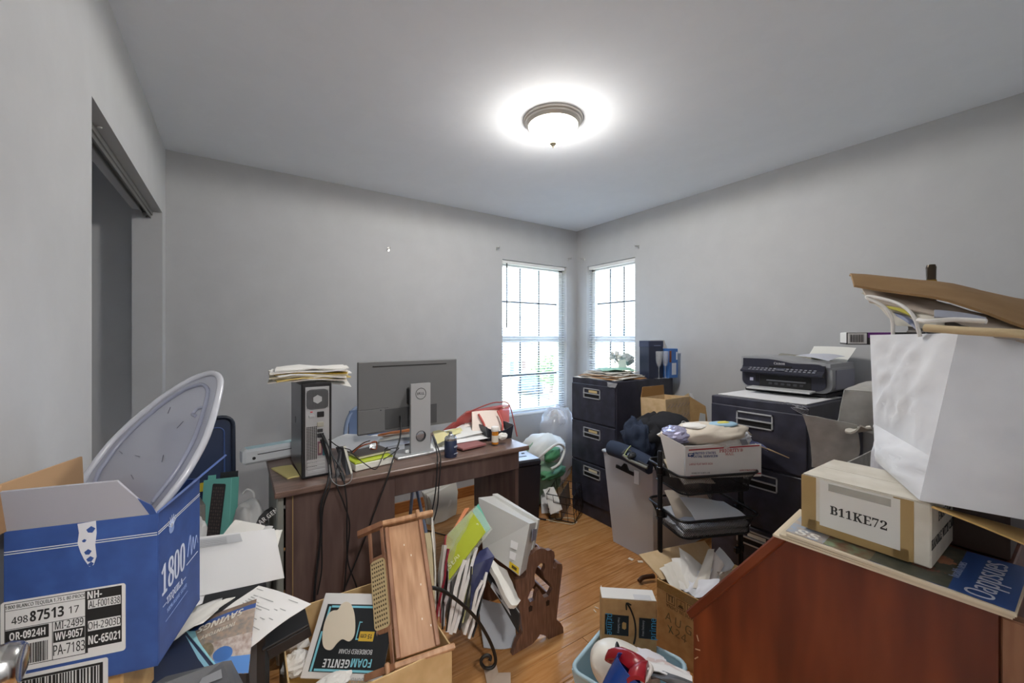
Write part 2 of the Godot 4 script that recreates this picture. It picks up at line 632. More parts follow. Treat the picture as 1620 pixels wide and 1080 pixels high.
func window_unit(n: String, xf: Transform3D, w: float, h: float) -> void:
	# local: x along the wall, y up from the sill, z into the room; wall face at z = 0
	var vinyl := mt("e9ebec", 0.35)
	var o := Node3D.new()
	o.name = n
	add_child(o)
	o.transform = xf
	tag(o, "", "", "", "structure")
	var m := Mb.new()
	var zf := -0.07
	var zk := -0.138
	for s in [-1.0, 1.0]:
		m.box(V(minf(s * w / 2, s * (w / 2 - 0.045)), 0, zk), V(maxf(s * w / 2, s * (w / 2 - 0.045)), h, zf))
	m.box(V(-w / 2, 0, zk), V(w / 2, 0.05, zf))
	m.box(V(-w / 2, h - 0.045, zk), V(w / 2, h, zf))
	part(o, "window_frame", m.out(), vinyl)
	part(o, "meeting_rail", bx(V(w - 0.09, 0.055, 0.05), 0.003), vinyl, T(V(0, h * 0.494, -0.1)))
	part(o, "window_sill", bx(V(w - 0.002, 0.018, 0.075), 0.003), vinyl, T(V(0, 0.009, -0.034)))
	var gl := clear_mat("pane", "eef4f6", 0.06, 0.02)
	var bar := mt("2a353c", 0.5)
	for k in 2:
		var y0 := 0.05 if k == 0 else h * 0.494 + 0.0275
		var y1 := h * 0.494 - 0.0275 if k == 0 else h - 0.045
		part(o, "pane", bx(V(w - 0.09, y1 - y0, 0.004), 0), gl, T(V(0, (y0 + y1) / 2, -0.115)))
		for i in [-1, 1]:
			part(o, "muntin", bx(V(0.014, y1 - y0, 0.008), 0.001), bar, T(V(i * (w - 0.09) / 6.0, (y0 + y1) / 2, -0.108)))
		part(o, "muntin", bx(V(w - 0.09, 0.014, 0.007), 0.001), bar, T(V(0, (y0 + y1) / 2, -0.1075)))

func blind(label: String, xf: Transform3D, w: float, h: float, wand: bool) -> void:
	var o := thing("window_blind", label, "blind", xf, "blinds in the corner windows")
	var white := mt("e8e9e9", 0.45)
	var bw := w - 0.012
	part(o, "headrail", bx(V(bw, 0.03, 0.03), 0.002), white, T(V(0, h - 0.017, 0)))
	part(o, "bottom_rail", bx(V(bw, 0.012, 0.026), 0.003), white, T(V(0, 0.036, 0)))
	var m := Mb.new()
	for k in 4:
		var a := -0.0125 + 0.00625 * k
		var b := a + 0.00625
		var ya := 0.0016 - a * a * 10.0
		var yb := 0.0016 - b * b * 10.0
		m.g = 1
		m.quad(V(-bw / 2, ya, a), V(-bw / 2, yb, b), V(bw / 2, yb, b), V(bw / 2, ya, a))
		m.g = 2
		m.quad(V(bw / 2, ya - 0.0006, a), V(bw / 2, yb - 0.0006, b), V(-bw / 2, yb - 0.0006, b), V(-bw / 2, ya - 0.0006, a))
	var slat := m.out()
	var n := int((h - 0.08) / 0.0235)
	for i in n:
		part(o, "slat", slat, white, T(V(0, 0.056 + i * 0.0235, 0), 0, 14))
	for s in [-0.38, 0.0, 0.38]:
		part(o, "ladder_cord", bx(V(0.0018, h - 0.06, 0.0018), 0), white, T(V(s * bw, h / 2, 0.0135)))
	if wand:
		part(o, "wand", wire([V(-bw / 2 + 0.05, h - 0.03, 0.022), V(-bw / 2 + 0.05, h - 0.3, 0.024), V(-bw / 2 + 0.048, h - 0.62, 0.024)], 0.006), mt("33383a", 0.3))

func ceiling_lamp(at: Vector3, label: String, energy: float, down: float) -> void:
	var o := thing("ceiling_light", label, "ceiling light", T(at), "")
	part(o, "rim", turned([Vector2(0.124, -0.034), Vector2(0.129, -0.030), Vector2(0.131, -0.026), Vector2(0.134, -0.024), Vector2(0.137, -0.020), Vector2(0.1385, -0.014), Vector2(0.146, -0.010), Vector2(0.148, -0.004), Vector2(0.148, 0)], 56), mt("cfcac2", 0.4, 0.45))
	var g := StandardMaterial3D.new()
	g.albedo_color = Color("f4efe4")
	g.roughness = 0.3
	g.emission_enabled = true
	g.emission = Color(1.0, 0.97, 0.90)
	g.emission_energy_multiplier = 2.2
	part(o, "lamp_bowl", turned([Vector2(0, -0.118), Vector2(0.03, -0.116), Vector2(0.06, -0.107), Vector2(0.085, -0.092), Vector2(0.103, -0.072), Vector2(0.114, -0.05), Vector2(0.122, -0.036), Vector2(0.123, -0.030), Vector2(0.0, -0.030)], 48), g)
	part(o, "finial", turned([Vector2(0, -0.14), Vector2(0.004, -0.138), Vector2(0.005, -0.134), Vector2(0.009, -0.130), Vector2(0.011, -0.124), Vector2(0.017, -0.121), Vector2(0.017, -0.1165), Vector2(0, -0.1165)], 20), mt("a8a08f", 0.35, 0.85))
	var l := OmniLight3D.new()
	l.name = "lamp"
	l.light_energy = energy
	l.light_color = Color(1.0, 0.985, 0.965)
	l.light_size = 0.09
	l.omni_range = 12.0
	l.omni_attenuation = 2.0
	l.shadow_enabled = true
	o.add_child(l)
	l.position = V(0, -0.085, 0)
	if down > 0.0:   # the bowl throws most of its light downwards
		var sp := SpotLight3D.new()
		sp.name = "lamp_down"
		sp.light_energy = down
		sp.light_color = l.light_color
		sp.light_size = 0.11
		sp.spot_range = 12.0
		sp.spot_attenuation = 2.0
		sp.spot_angle = 89.5
		sp.spot_angle_attenuation = 0.0
		sp.shadow_enabled = true
		o.add_child(sp)
		sp.position = V(0, -0.123, 0)
		sp.rotation_degrees = V(-90, 0, 0)

func outside() -> void:
	var gy := -2.8
	struct("ground", bx(V(90, 0.2, 90), 0), grain("lawn", "cloud", "8f9a78", "a3a88c", "b4b6a0", 0.15, 0.9), T(V(28, gy - 0.1, -30)))
	struct("street", bx(V(90, 0.04, 7), 0), mt("8d8d8b", 0.9), T(V(24, gy + 0.01, -24), 48))
	house("pale house with a grey hipped roof across the street, left in the window view", T(V(17.5, gy, -31), 40), "c8c2b6", "6f7f92")
	house("cream house with a grey roof across the street, seen through the narrower window", T(V(34, gy, -27), 52), "d8cfb4", "7a8794")
	tree("leafy tree in front of the pale house across the street", V(17.0, gy, -20.5), 3.0, 21)
	tree("leafy tree between the two houses across the street", V(26.0, gy, -29), 3.6, 22)
	car("dark blue car parked along the street", T(V(18.6, gy, -24.6), 48), "44546a")
	car("silver car parked ahead of the dark blue one", T(V(22.4, gy, -21.0), 48), "9aa4ae")

func house(label: String, xf: Transform3D, wall: String, roof: String) -> void:
	var o := thing("house", label, "house", xf)
	part(o, "walls", bx(V(11, 3.0, 8), 0.02), mt(wall, 0.8), T(V(0, 1.5, 0)))
	part(o, "roof", hexm([V(-6, 3, 4.6), V(6, 3, 4.6), V(6, 3, -4.6), V(-6, 3, -4.6), V(-3, 5.6, 0.2), V(3, 5.6, 0.2), V(3, 5.6, -0.2), V(-3, 5.6, -0.2)]), mt(roof, 0.85))
	for x in [-3.6, -1.2]:
		var wi := part(o, "window", bx(V(1.3, 1.3, 0.1), 0.02), mt("f0f0ee", 0.5), T(V(x, 1.7, 4.02)))
		part(wi, "pane", bx(V(1.1, 1.1, 0.04), 0), mt("55636e", 0.15), T(V(0, 0, 0.05)))
	part(o, "garage_door", bx(V(3.6, 2.3, 0.08), 0.02), mt("e6e4de", 0.6), T(V(3, 1.15, 4.02)))
	part(o, "front_door", bx(V(1.0, 2.1, 0.08), 0.02), mt("6b4a3a", 0.6), T(V(0.4, 1.05, 4.02)))

func tree(label: String, at: Vector3, h: float, seed_: int) -> void:
	var o := thing("tree", label, "tree", T(at))
	var m := Mb.new()
	m.tube([V(0, 0, 0), V(0.05, h * 0.3, 0), V(0, h * 0.62, 0.05)], 0.16, 8, 0.09)
	part(o, "trunk", m.out(), mt("6a5644", 0.9))
	var rng := RandomNumberGenerator.new()
	rng.seed = seed_
	m = Mb.new()
	for i in 900:
		var d := V(rng.randfn(), rng.randfn(), rng.randfn()).normalized() * pow(rng.randf(), 0.4)
		var p := V(d.x * h * 0.42, h * 0.68 + d.y * h * 0.34, d.z * h * 0.42)
		var a := V(rng.randfn(), rng.randfn(), rng.randfn()).normalized() * 0.14
		var b := a.cross(V(rng.randfn(), rng.randfn(), rng.randfn()).normalized()) * 0.7
		m.quad(p - a, p + b, p + a, p - b)
	var lf := part(o, "foliage", m.out(), mt("5d7d46", 0.8))
	tag(lf, "", "", "", "stuff")

func car(label: String, xf: Transform3D, paint: String) -> void:
	var o := thing("car", label, "car", xf, "")
	var p := mt(paint, 0.3, 0.3)
	part(o, "body", cut([Vector2(-2.2, 0.3), Vector2(2.2, 0.3), Vector2(2.25, 0.75), Vector2(1.3, 0.92), Vector2(-1.9, 0.95), Vector2(-2.25, 0.8)], 1.75), p)
	part(o, "cabin", cut([Vector2(-1.75, 0.93), Vector2(1.2, 0.92), Vector2(0.5, 1.42), Vector2(-1.1, 1.45)], 1.5), mt("2f3a44", 0.1))
	part(o, "roof", bx(V(1.55, 0.05, 1.42), 0.02), p, T(V(-0.3, 1.46, 0)))
	for x in [-1.4, 1.4]:
		for z in [-0.8, 0.8]:
			part(o, "wheel", turned([Vector2(0, -0.1), Vector2(0.3, -0.1), Vector2(0.33, -0.06), Vector2(0.33, 0.06), Vector2(0.3, 0.1), Vector2(0, 0.1)], 20), mt("26272a", 0.7), T(V(x, 0.33, z), 0, 90))

# a loose pile: each leaf or folder its own thing; rows are [name, label, category, hex, w, d, thick, yaw, dx, dz, curl]
func pile(at: Vector3, rows: Array, group: String) -> void:
	var y := at.y
	var k := 0
	for r in rows:
		var w: float = r[4] / 2.0
		var d: float = r[5] / 2.0
		var th: float = r[6]
		k += 1
		var m := sheet(V(-w, 0, d), V(w, 0, d), V(w, 0, -d), V(-w, 0, -d), th, V(0, r[10], 0), 0.012, k * 7 + int(at.x * 100), 6)
		solo(r[0], r[1], r[2], m, mt(r[3], 0.8), T(V(at.x + r[8], y + th / 2, at.z + r[9]), r[7]), group)
		y += th + 0.0012

func desk_area() -> void:
	var w: Material = mats.desk
	var o := thing("desk", "dark brown wooden desk turned back to front, papers and a monitor on top", "desk", T(V(0, 0, 0)))
	part(o, "desk_top", bx(V(1.252, 0.026, 0.60), 0.004), mats.desktop, T(V(0.746, 0.727, -2.142)))
	part(o, "back_panel", bx(V(0.455, 0.70, 0.018), 0.002), w, T(V(0.392, 0.362, -1.913)))
	part(o, "edge_strip", bx(V(0.004, 0.70, 0.003), 0.0005), mt("a58a5e", 0.5), T(V(0.190, 0.362, -1.9035)))
	part(o, "side_panel", bx(V(0.02, 0.70, 0.5), 0.002), mt("8f9089", 0.5), T(V(0.142, 0.362, -2.155)))
	part(o, "edge_post", bx(V(0.022, 0.70, 0.012), 0.002), mt("8f9089", 0.5), T(V(0.146, 0.362, -1.905)))
	part(o, "side_panel", bx(V(0.018, 0.70, 0.49), 0.002), w, T(V(0.61, 0.362, -2.16)))
	part(o, "modesty_panel", bx(V(0.725, 0.118, 0.016), 0.002), w, T(V(0.982, 0.655, -1.914)))
	part(o, "end_panel", bx(V(0.024, 0.71, 0.49), 0.002), w, T(V(1.336, 0.357, -2.16)))
	for y in [0.14, 0.36, 0.58]:
		var d := part(o, "drawer", bx(V(0.43, 0.2, 0.018), 0.002), w, T(V(0.376, y, -2.41)))
		part(d, "knob", turned([Vector2(0.008, 0), Vector2(0.014, 0.014), Vector2(0.012, 0.02), Vector2(0, 0.022)], 16), mt("8d7a55", 0.35, 0.8), T(V(0, 0, -0.009), 0, -90))
	# folding chair behind the desk
	var bl := mt("8fa0bd", 0.45, 0.0)
	o = thing("folding_chair", "blue-grey folding chair behind the desk, half hidden by the monitor", "chair", T(V(0.79, 0, -2.68)))
	part(o, "backrest", sheet(V(-0.21, 0.62, 0.02), V(0.21, 0.62, 0.02), V(0.2, 0.885, -0.03), V(-0.2, 0.885, -0.03), 0.02, V(0, 0, -0.05)), mt("7186ab", 0.6))
	part(o, "back_frame", wire([V(-0.225, 0.0, -0.12), V(-0.225, 0.55, 0.0), V(-0.225, 0.78, -0.02), V(-0.16, 0.895, -0.04), V(0, 0.91, -0.045), V(0.16, 0.895, -0.04), V(0.225, 0.78, -0.02), V(0.225, 0.55, 0.0), V(0.225, 0.0, -0.12)], 0.012, 5, 8), bl)
	part(o, "seat", bx(V(0.4, 0.03, 0.38), 0.012), mt("7186ab", 0.6), T(V(0, 0.44, 0.16)))
	for s in [-1.0, 1.0]:
		part(o, "leg", wire([V(s * 0.2, 0.47, 0.0), V(s * 0.2, 0.2, 0.19), V(s * 0.2, 0.01, 0.34)], 0.011, 3, 8), bl)
	part(o, "stretcher", wire([V(-0.2, 0.17, 0.21), V(0.2, 0.17, 0.21)], 0.009, 1, 8), bl)
	part(o, "stretcher", wire([V(-0.225, 0.3, -0.055), V(0.225, 0.3, -0.055)], 0.009, 1, 8), bl)
	# bundle of newspaper standing on the floor under the desk
	o = thing("newspaper_bundle", "folded bundle of pale newspapers slumped on the floor under the desk", "newspapers", T(V(1.27, 0, -2.78), 20, -8))
	for k in 6:
		part(o, "newspaper", sheet(V(-0.13, 0.003, 0.012 * k - 0.04), V(0.1, 0.0, 0.012 * k - 0.03), V(0.15, 0.22 + 0.008 * (k % 3), 0.014 * k - 0.05), V(-0.13, 0.235 - 0.006 * k, 0.014 * k - 0.06), 0.006, V(0, 0, 0.03), 0.02, 30 + k), mt(["d9d4c8", "e2ddd2", "cfc9bc"][k % 3], 0.85))

func desk_top() -> void:
	var y := 0.7405
	# ---- computer tower, back towards the camera
	var o := thing("computer_tower", "tall black and silver computer tower standing on the left end of the desk", "computer", T(V(0.283, y, -2.11), 1.5))
	var black := mt("1d1d20", 0.4)
	part(o, "case", bx(V(0.117, 0.405, 0.33), 0.006), mt("6b6c70", 0.3, 0.55), T(V(0, 0.207, 0)))
	part(o, "rear_frame", bx(V(0.121, 0.412, 0.02), 0.004), black, T(V(0, 0.208, 0.158)))
	part(o, "base", bx(V(0.112, 0.01, 0.32), 0.002), black, T(V(0, 0.005, 0)))
	var zf := 0.1685
	var steel := mt("b9bbbd", 0.4, 0.5)
	part(o, "rear_plate", bx(V(0.096, 0.385, 0.003), 0.001), steel, T(V(0.002, 0.205, zf)))
	var grille := part(o, "fan_grille", cut(rrect(0.088, 0.088, 0.02), 0.002), mt("6e7072", 0.5, 0.4), T(V(0.002, 0.343, zf + 0.0025)))
	part(grille, "hub_plate", cut([Vector2(0.017, 0.009), Vector2(0, 0.019), Vector2(-0.017, 0.009), Vector2(-0.017, -0.009), Vector2(0, -0.019), Vector2(0.017, -0.009)], 0.002), steel, T(V(0, 0, 0.0018)))
	var m := Mb.new()
	for i in 20:
		var x := -0.042 + i * 0.0044
		m.box(V(x, -0.04, 0.001), V(x + 0.0016, 0.04, 0.0022))
	tag(part(grille, "grille_bars", m.out(), mt("3c3d40", 0.6)), "", "", "", "stuff")
	for v in [[-0.021, 0.186, 6, 12], [-0.021, 0.097, 6, 17]]:
		m = Mb.new()
		for i in v[2]:
			for j in v[3]:
				var x: float = v[0] + (i - v[2] / 2.0) * 0.0072 + 0.0036
				var yy: float = v[1] + (j - v[3] / 2.0) * 0.0066 + 0.0033
				m.box(V(x - 0.0026, yy - 0.0023, zf), V(x + 0.0026, yy + 0.0023, zf + 0.0019))
		tag(part(o, "vent_holes", m.out(), mt("0c0c0d", 0.9)), "", "", "", "stuff")
	part(o, "power_socket", bx(V(0.028, 0.024, 0.008), 0.002), black, T(V(0.014, 0.276, zf + 0.004)))
	part(o, "lock_tab", bx(V(0.022, 0.012, 0.007), 0.002), steel, T(V(-0.022, 0.271, zf + 0.004)))
	part(o, "voltage_switch", bx(V(0.010, 0.005, 0.004), 0.001), mt("b3282c", 0.5), T(V(-0.022, 0.289, zf + 0.002)))
	for q in [[0.013, 0.232, 0.026, 0.02, "9c9a8e"], [0.012, 0.205, 0.022, 0.014, "2a2a2c"], [0.014, 0.184, 0.026, 0.018, "1f1f22"], [0.012, 0.128, 0.019, 0.06, "7a5360"], [0.028, 0.125, 0.012, 0.062, "3b6f7d"]]:
		part(o, "socket", bx(V(q[2], q[3], 0.006), 0.001), mt(q[4], 0.5), T(V(q[0], q[1], zf + 0.004)))
	part(o, "socket", bx(V(0.008, 0.042, 0.004), 0.001), mt("b7a493", 0.4, 0.4), T(V(0.011, 0.128, zf + 0.008)))
	for k in 4:
		part(o, "slot_cover", bx(V(0.072, 0.0125, 0.003), 0.0015), mt("c4c6c8", 0.35, 0.5), T(V(-0.004, 0.076 - k * 0.0155, zf + 0.002)))
	part(o, "badge", cut(rrect(0.03, 0.03, 0.012), 0.001), mt("55565a", 0.35, 0.5), T(V(-0.0592, 0.23, -0.02), -90))
	# ---- papers lying over its top
	var rows := []
	for k in 9:
		rows.append(["paper_folder", "paper folder %s in the slumped pile on the computer tower" % place_name(k, 9), "folder", ["e8e4da", "d9c27a", "efece6", "e3d9bd", "e6e6e4", "c9a63c", "ece8de", "e9e9e7", "f1efea"][k], 0.31 - 0.01 * (k % 3), 0.235 - 0.012 * (k % 2), 0.0055 if k != 5 else 0.003, [-6.0, 4.0, -10.0, -3.0, 6.0, -8.0, -2.0, -9.0, -5.0][k], 0.008 * (k % 3) - 0.005, 0.006 * (k % 2), 0.012 - 0.001 * k])
	pile(V(0.275, 1.158, -2.075), rows, "folders on top of the computer tower")
	solo("loose_sheet", "single sheet drooping from the right side of the folders on the computer tower", "paper", sheet(V(0.286,1.152,-1.958), V(0.434,1.125,-1.954), V(0.438,1.152,-2.120), V(0.314,1.151,-2.145), 0.001, V(0, 0.01, 0)), mt("cfcfcc", 0.8))
	# ---- white adapter bar at the desk's far left and the yellow note pad before it
	o = thing("white_paper_shredder_head", "long white plastic bar device with a slot at the far left of the desk", "device", T(V(0.2, y + 0.004, -2.36), 12))
	o.name = "label_maker"
	part(o, "housing", bx(V(0.34, 0.075, 0.07), 0.012), mt("dfe3e6", 0.35), T(V(-0.02, 0.038, 0)))
	part(o, "slot", bx(V(0.22, 0.004, 0.003), 0), mt("4a4d50", 0.6), T(V(-0.02, 0.045, 0.0345)))
	part(o, "button", turned([Vector2(0.007, 0), Vector2(0.007, 0.004), Vector2(0, 0.005)], 16), mt("2b2d30", 0.5), T(V(-0.145, 0.03, 0.034), 0, 90))
	part(o, "lid_inlay", bx(V(0.3, 0.003, 0.05), 0.001), mt("bcdde4", 0.3), T(V(-0.02, 0.0755, 0)))
	solo("note_pad", "pale yellow note pad half under the computer tower at the desk's left edge", "note pad", sheet(V(0.179,0.742,-1.992), V(0.226,0.742,-1.999), V(0.215,0.742,-2.187), V(0.130,0.742,-2.189), 0.006, V(0, 0.004, 0)), mt("dccf8c", 0.8))
	# ---- monitor
	o = thing("monitor", "black flat monitor seen from behind on a grey stand with a round logo", "monitor", T(V(0.795, y, -2.05), 3.5))
	var shell := grain("shell", "speck", "646566", "6a6b6c", "707172", 8.0, 0.5)
	part(o, "panel", bx(V(0.562, 0.366, 0.016), 0.004), shell, T(V(-0.018, 0.306, -0.062)))
	part(o, "screen", bx(V(0.548, 0.345, 0.002), 0), mt("0b0c0e", 0.15), T(V(-0.018, 0.308, -0.071)))
	part(o, "vent_slot", bx(V(0.42, 0.004, 0.002), 0), mt("0a0a0b", 0.8), T(V(-0.016, 0.464, -0.0535)))
	part(o, "input_bay", bx(V(0.305, 0.105, 0.004), 0.001), mt("47484a", 0.6), T(V(-0.02, 0.19, -0.0528)))
	part(o, "lower_cover", bx(V(0.135, 0.118, 0.006), 0.002), shell, T(V(-0.232, 0.188, -0.0525)))
	part(o, "seam", bx(V(0.15, 0.0012, 0.001), 0), mt("1a1a1b", 0.8), T(V(-0.22, 0.249, -0.0505)))
	part(o, "lock_hole", bx(V(0.004, 0.006, 0.001), 0), mt("050505", 0.8), T(V(-0.186, 0.24, -0.0492)))
	part(o, "arm", bx(V(0.085, 0.09, 0.07), 0.006), mt("1c1c1e", 0.5), T(V(-0.002, 0.3, -0.03)))
	var cs := CSGBox3D.new()
	cs.name = "stand_column"
	cs.size = V(0.11, 0.362, 0.018)
	cs.material = mt("b2b4b6", 0.4, 0.25)
	o.add_child(cs)
	cs.position = V(0, 0.19, 0.018)
	var hole := CSGCylinder3D.new()
	hole.name = "cable_hole"
	hole.operation = CSGShape3D.OPERATION_SUBTRACTION
	hole.radius = 0.027
	hole.height = 0.05
	hole.sides = 40
	hole.material = mt("55575a", 0.4, 0.5)
	cs.add_child(hole)
	hole.rotation_degrees = V(90, 0, 0)
	hole.position = V(0, -0.095, 0)
	m = Mb.new()
	var ring := []
	for k in 37:
		var a := TAU * k / 36.0
		ring.append(V(cos(a) * 0.027, sin(a) * 0.027, 0))
	m.tube(ring, 0.0016, 6)
	part(o, "hole_rim", m.out(), mt("3a3b3d", 0.4, 0.5), T(V(0, 0.095, 0.0272)))
	m = Mb.new()
	ring = []
	for k in 41:
		var a := TAU * k / 40.0
		ring.append(V(cos(a) * 0.0285, sin(a) * 0.0285, 0))
	m.tube(ring, 0.0013, 6)
	var lg := part(o, "logo_ring", m.out(), mt("1b1b1d", 0.5), T(V(0, 0.318, 0.0272)))
	text(lg, "D", 0.0125, T(V(-0.0165, 0, 0)), mt("1b1b1d", 0.5))
	text(lg, "E", 0.0125, T(V(-0.0055, 0.001, 0), 0, 0, 18), mt("1b1b1d", 0.5))
	text(lg, "LL", 0.0125, T(V(0.0105, 0, 0)), mt("1b1b1d", 0.5))
	part(o, "stand_base", bx(V(0.258, 0.012, 0.2), 0.005), mt("a9abad", 0.35, 0.3), T(V(-0.01, 0.006, -0.04)))
	solo("crumpled_wrapper", "tiny crumpled clear wrapper on the front of the monitor stand base", "wrapper", lump(V(0.018, 0.014, 0.014), 0.6, 2.0, 4, true, 12, 8), mt("d9dcdd", 0.25), T(V(0.727,0.762,-2.037)))
	# ---- dark picture frame on an easel leg next to the tower
	o = thing("picture_frame", "small black picture frame leaning on its easel leg beside the computer tower", "picture frame", Transform3D())
	part(o, "back_board", hexm([V(0.390,0.755,-1.851), V(0.415,0.753,-1.870), V(0.416,0.754,-1.875), V(0.391,0.756,-1.856), V(0.370,0.851,-1.973), V(0.403,0.857,-1.951), V(0.404,0.858,-1.956), V(0.371,0.853,-1.979)]), mt("222226", 0.5))
	part(o, "frame_edge", hexm([V(0.411,0.754,-1.861), V(0.419,0.755,-1.862), V(0.422,0.753,-1.877), V(0.415,0.753,-1.882), V(0.397,0.858,-1.949), V(0.408,0.857,-1.947), V(0.410,0.857,-1.958), V(0.401,0.857,-1.965)]), mt("b7b5aa", 0.5))
	part(o, "easel_leg", hexm([V(0.349,0.747,-1.878), V(0.370,0.749,-1.877), V(0.372,0.748,-1.887), V(0.351,0.746,-1.889), V(0.373,0.851,-1.923), V(0.383,0.851,-1.916), V(0.385,0.851,-1.927), V(0.375,0.851,-1.933)]), mt("2c2c30", 0.5))
	# ---- books and glasses
	solo("book", "thick pale book with lime green covers lying beside the picture frame", "book", bx(V(0.19, 0.03, 0.13), 0.003), mt("e4e4da", 0.7), T(V(0.526,0.757,-2.000), 10), "")
	solo("notebook", "lime green notebook sandwiched under the dark notebook on the desk", "notebook", bx(V(0.185, 0.008, 0.135), 0.002), mt("b4c536", 0.5), T(V(0.524,0.777,-2.006), 9), "")
	o = thing("black_notebook", "dark brown hardback notebook lying on top of the small book stack", "notebook", T(V(0.535,0.790,-2.035), 12))
	part(o, "cover", bx(V(0.165, 0.003, 0.125), 0.001), mt("3b3532", 0.4), T(V(0, 0.007, 0)))
	part(o, "pages", bx(V(0.16, 0.01, 0.12), 0.001), mt("dcd5c3", 0.8), T(V(0, 0.001, 0)))
	o = thing("eyeglasses", "pair of tortoiseshell eyeglasses standing folded on the dark notebook", "glasses", Transform3D())
	var tort := mt("7a3a1e", 0.25)
	part(o, "temple", wire([V(0.453,0.799,-2.026), V(0.493,0.824,-2.035), V(0.549,0.832,-2.045), V(0.573,0.830,-2.053)], 0.0035), tort)
	part(o, "temple", wire([V(0.455,0.800,-2.048), V(0.513,0.829,-2.069), V(0.555,0.829,-2.101)], 0.003), mt("3a2416", 0.25))
	part(o, "rim", wire([V(0.549,0.835,-2.045), V(0.573,0.833,-2.053), V(0.576,0.808,-2.051), V(0.565,0.798,-2.034), V(0.544,0.804,-2.048)], 0.0028), tort)
	part(o, "lens", sheet(V(0.542,0.804,-2.050), V(0.568,0.798,-2.044), V(0.573,0.830,-2.053), V(0.544,0.830,-2.060), 0.0012), clear_mat("lens", "e9eef0", 0.15, 0.05))
	# ---- papers spread over the middle of the desk
	var sheets := [
		[V(0.341,0.800,-2.233), V(0.496,0.775,-2.112), V(0.680,0.790,-2.283), V(0.489,0.830,-2.319), 0.012, "e9eaec", "curled white sheet rising behind the eyeglasses"],
		[V(0.507,0.750,-2.224), V(0.735,0.750,-2.098), V(0.877,0.765,-2.505), V(0.630,0.770,-2.451), 0.004, "eceef2", "white sheet lying left of the monitor stand"],
		[V(0.627,0.757,-2.184), V(0.827,0.757,-2.204), V(0.879,0.770,-2.396), V(0.671,0.780,-2.338), 0.008, "dfe4ee", "bluish white printed sheet left of the monitor stand"],
		[V(0.610,0.780,-2.245), V(0.861,0.780,-2.244), V(0.894,0.790,-2.382), V(0.685,0.790,-2.388), 0.005, "e7e2d6", "cream sheet with an orange edge under the monitor"],
		[V(0.644,0.800,-2.293), V(0.869,0.800,-2.306), V(0.882,0.805,-2.351), V(0.667,0.805,-2.324), 0.002, "d9844a", "orange paper strip peeking out under the monitor"],
		[V(0.832,0.750,-1.989), V(1.151,0.750,-2.016), V(1.247,0.755,-2.306), V(0.963,0.760,-2.273), 0.004, "e8eaee", "white sheet lying right of the monitor stand"],
		[V(0.922,0.760,-2.030), V(1.299,0.760,-2.046), V(1.401,0.775,-2.367), V(1.035,0.780,-2.278), 0.006, "f0f1f3", "broad white sheet behind the navy spray can"],
		[V(1.026,0.775,-2.086), V(1.290,0.780,-2.105), V(1.292,0.800,-2.346), V(1.112,0.800,-2.243), 0.01, "e3e4e3", "white sheet raised near the red folder bag"],
		[V(1.153,0.800,-2.215), V(1.319,0.800,-2.189), V(1.371,0.820,-2.401), V(1.252,0.820,-2.404), 0.01, "eceae6", "topmost printed sheet next to the red folder bag"],
		[V(0.890,0.780,-2.024), V(0.981,0.785,-2.035), V(0.994,0.810,-2.170), V(0.926,0.810,-2.178), 0.01, "d8cf9c", "yellow sheet folded over behind the monitor stand"],
		[V(0.995,0.790,-2.104), V(1.106,0.790,-2.139), V(1.131,0.800,-2.230), V(1.011,0.800,-2.191), 0.006, "d9d49f", "pale yellow slip behind the spray can"]]
	var k := 0
	for s in sheets:
		k += 1
		solo("paper_sheet", s[6], "paper", sheet(s[0], s[1], s[2], s[3], 0.0012, V(0, s[4], 0), 0.006, k), mt(s[5], 0.8), Transform3D(), "papers spread over the desk")
	# ---- navy spray can
	o = thing("spray_can", "short navy can with a silver pump top standing right of the monitor stand", "can", T(V(0.907,0.741,-1.896)))
	part(o, "body", turned([Vector2(0, 0), Vector2(0.031, 0), Vector2(0.032, 0.003), Vector2(0.032, 0.082), Vector2(0.030, 0.086), Vector2(0, 0.086)], 32), mt("2a3450", 0.4))
	part(o, "shoulder", turned([Vector2(0.0305, 0.086), Vector2(0.031, 0.096), Vector2(0.026, 0.103), Vector2(0, 0.105)], 32), mt("c3c6ca", 0.25, 0.8))
	part(o, "pump", turned([Vector2(0.013, 0.104), Vector2(0.013, 0.112), Vector2(0.008, 0.116), Vector2(0.008, 0.126), Vector2(0, 0.128)], 20), mt("c3c6ca", 0.3, 0.8))
	part(o, "print", bx(V(0.03, 0.008, 0.001), 0), mt("aab3c4", 0.5), T(V(0.016, 0.055, 0.0278), 28))
	part(o, "print", bx(V(0.034, 0.004, 0.001), 0), mt("aab3c4", 0.5), T(V(0.016, 0.02, 0.0278), 28))
	# ---- red wire-bound book
	o = thing("spiral_notebook", "red patterned wire-bound notebook lying between the spray can and the black tray", "notebook", T(V(1.068,0.745,-1.998), 8))
	part(o, "cover", bx(V(0.16, 0.012, 0.11), 0.002), grain("redcheck", "speck", "6d3a3e", "94595a", "bf9a90", 12.0, 0.6), T(V(0, 0.008, 0)))
	for i in 15:
		part(o, "wire_ring", wire([V(0, 0, 0.004), V(0, 0.011, 0.0), V(0, 0.013, -0.006), V(0, 0.003, -0.008)], 0.0011, 2, 5), mt("4e4a46", 0.35, 0.7), T(V(-0.074 + i * 0.0105, 0.006, -0.054)))
	# ---- black curved tray with a pill bottle in it
	o = thing("desk_tray", "dark blue-black moulded tray with a scooped front at the right end of the desk", "tray", T(V(1.305,0.741,-2.099), -4))
	var dk := mt("2b2f3a", 0.38)
	var prof := []
	for i in 11:
		var t := i / 10.0
		prof.append(Vector2(-0.088 + t * 0.176, 0.082 - 0.03 * sin(PI * t)))
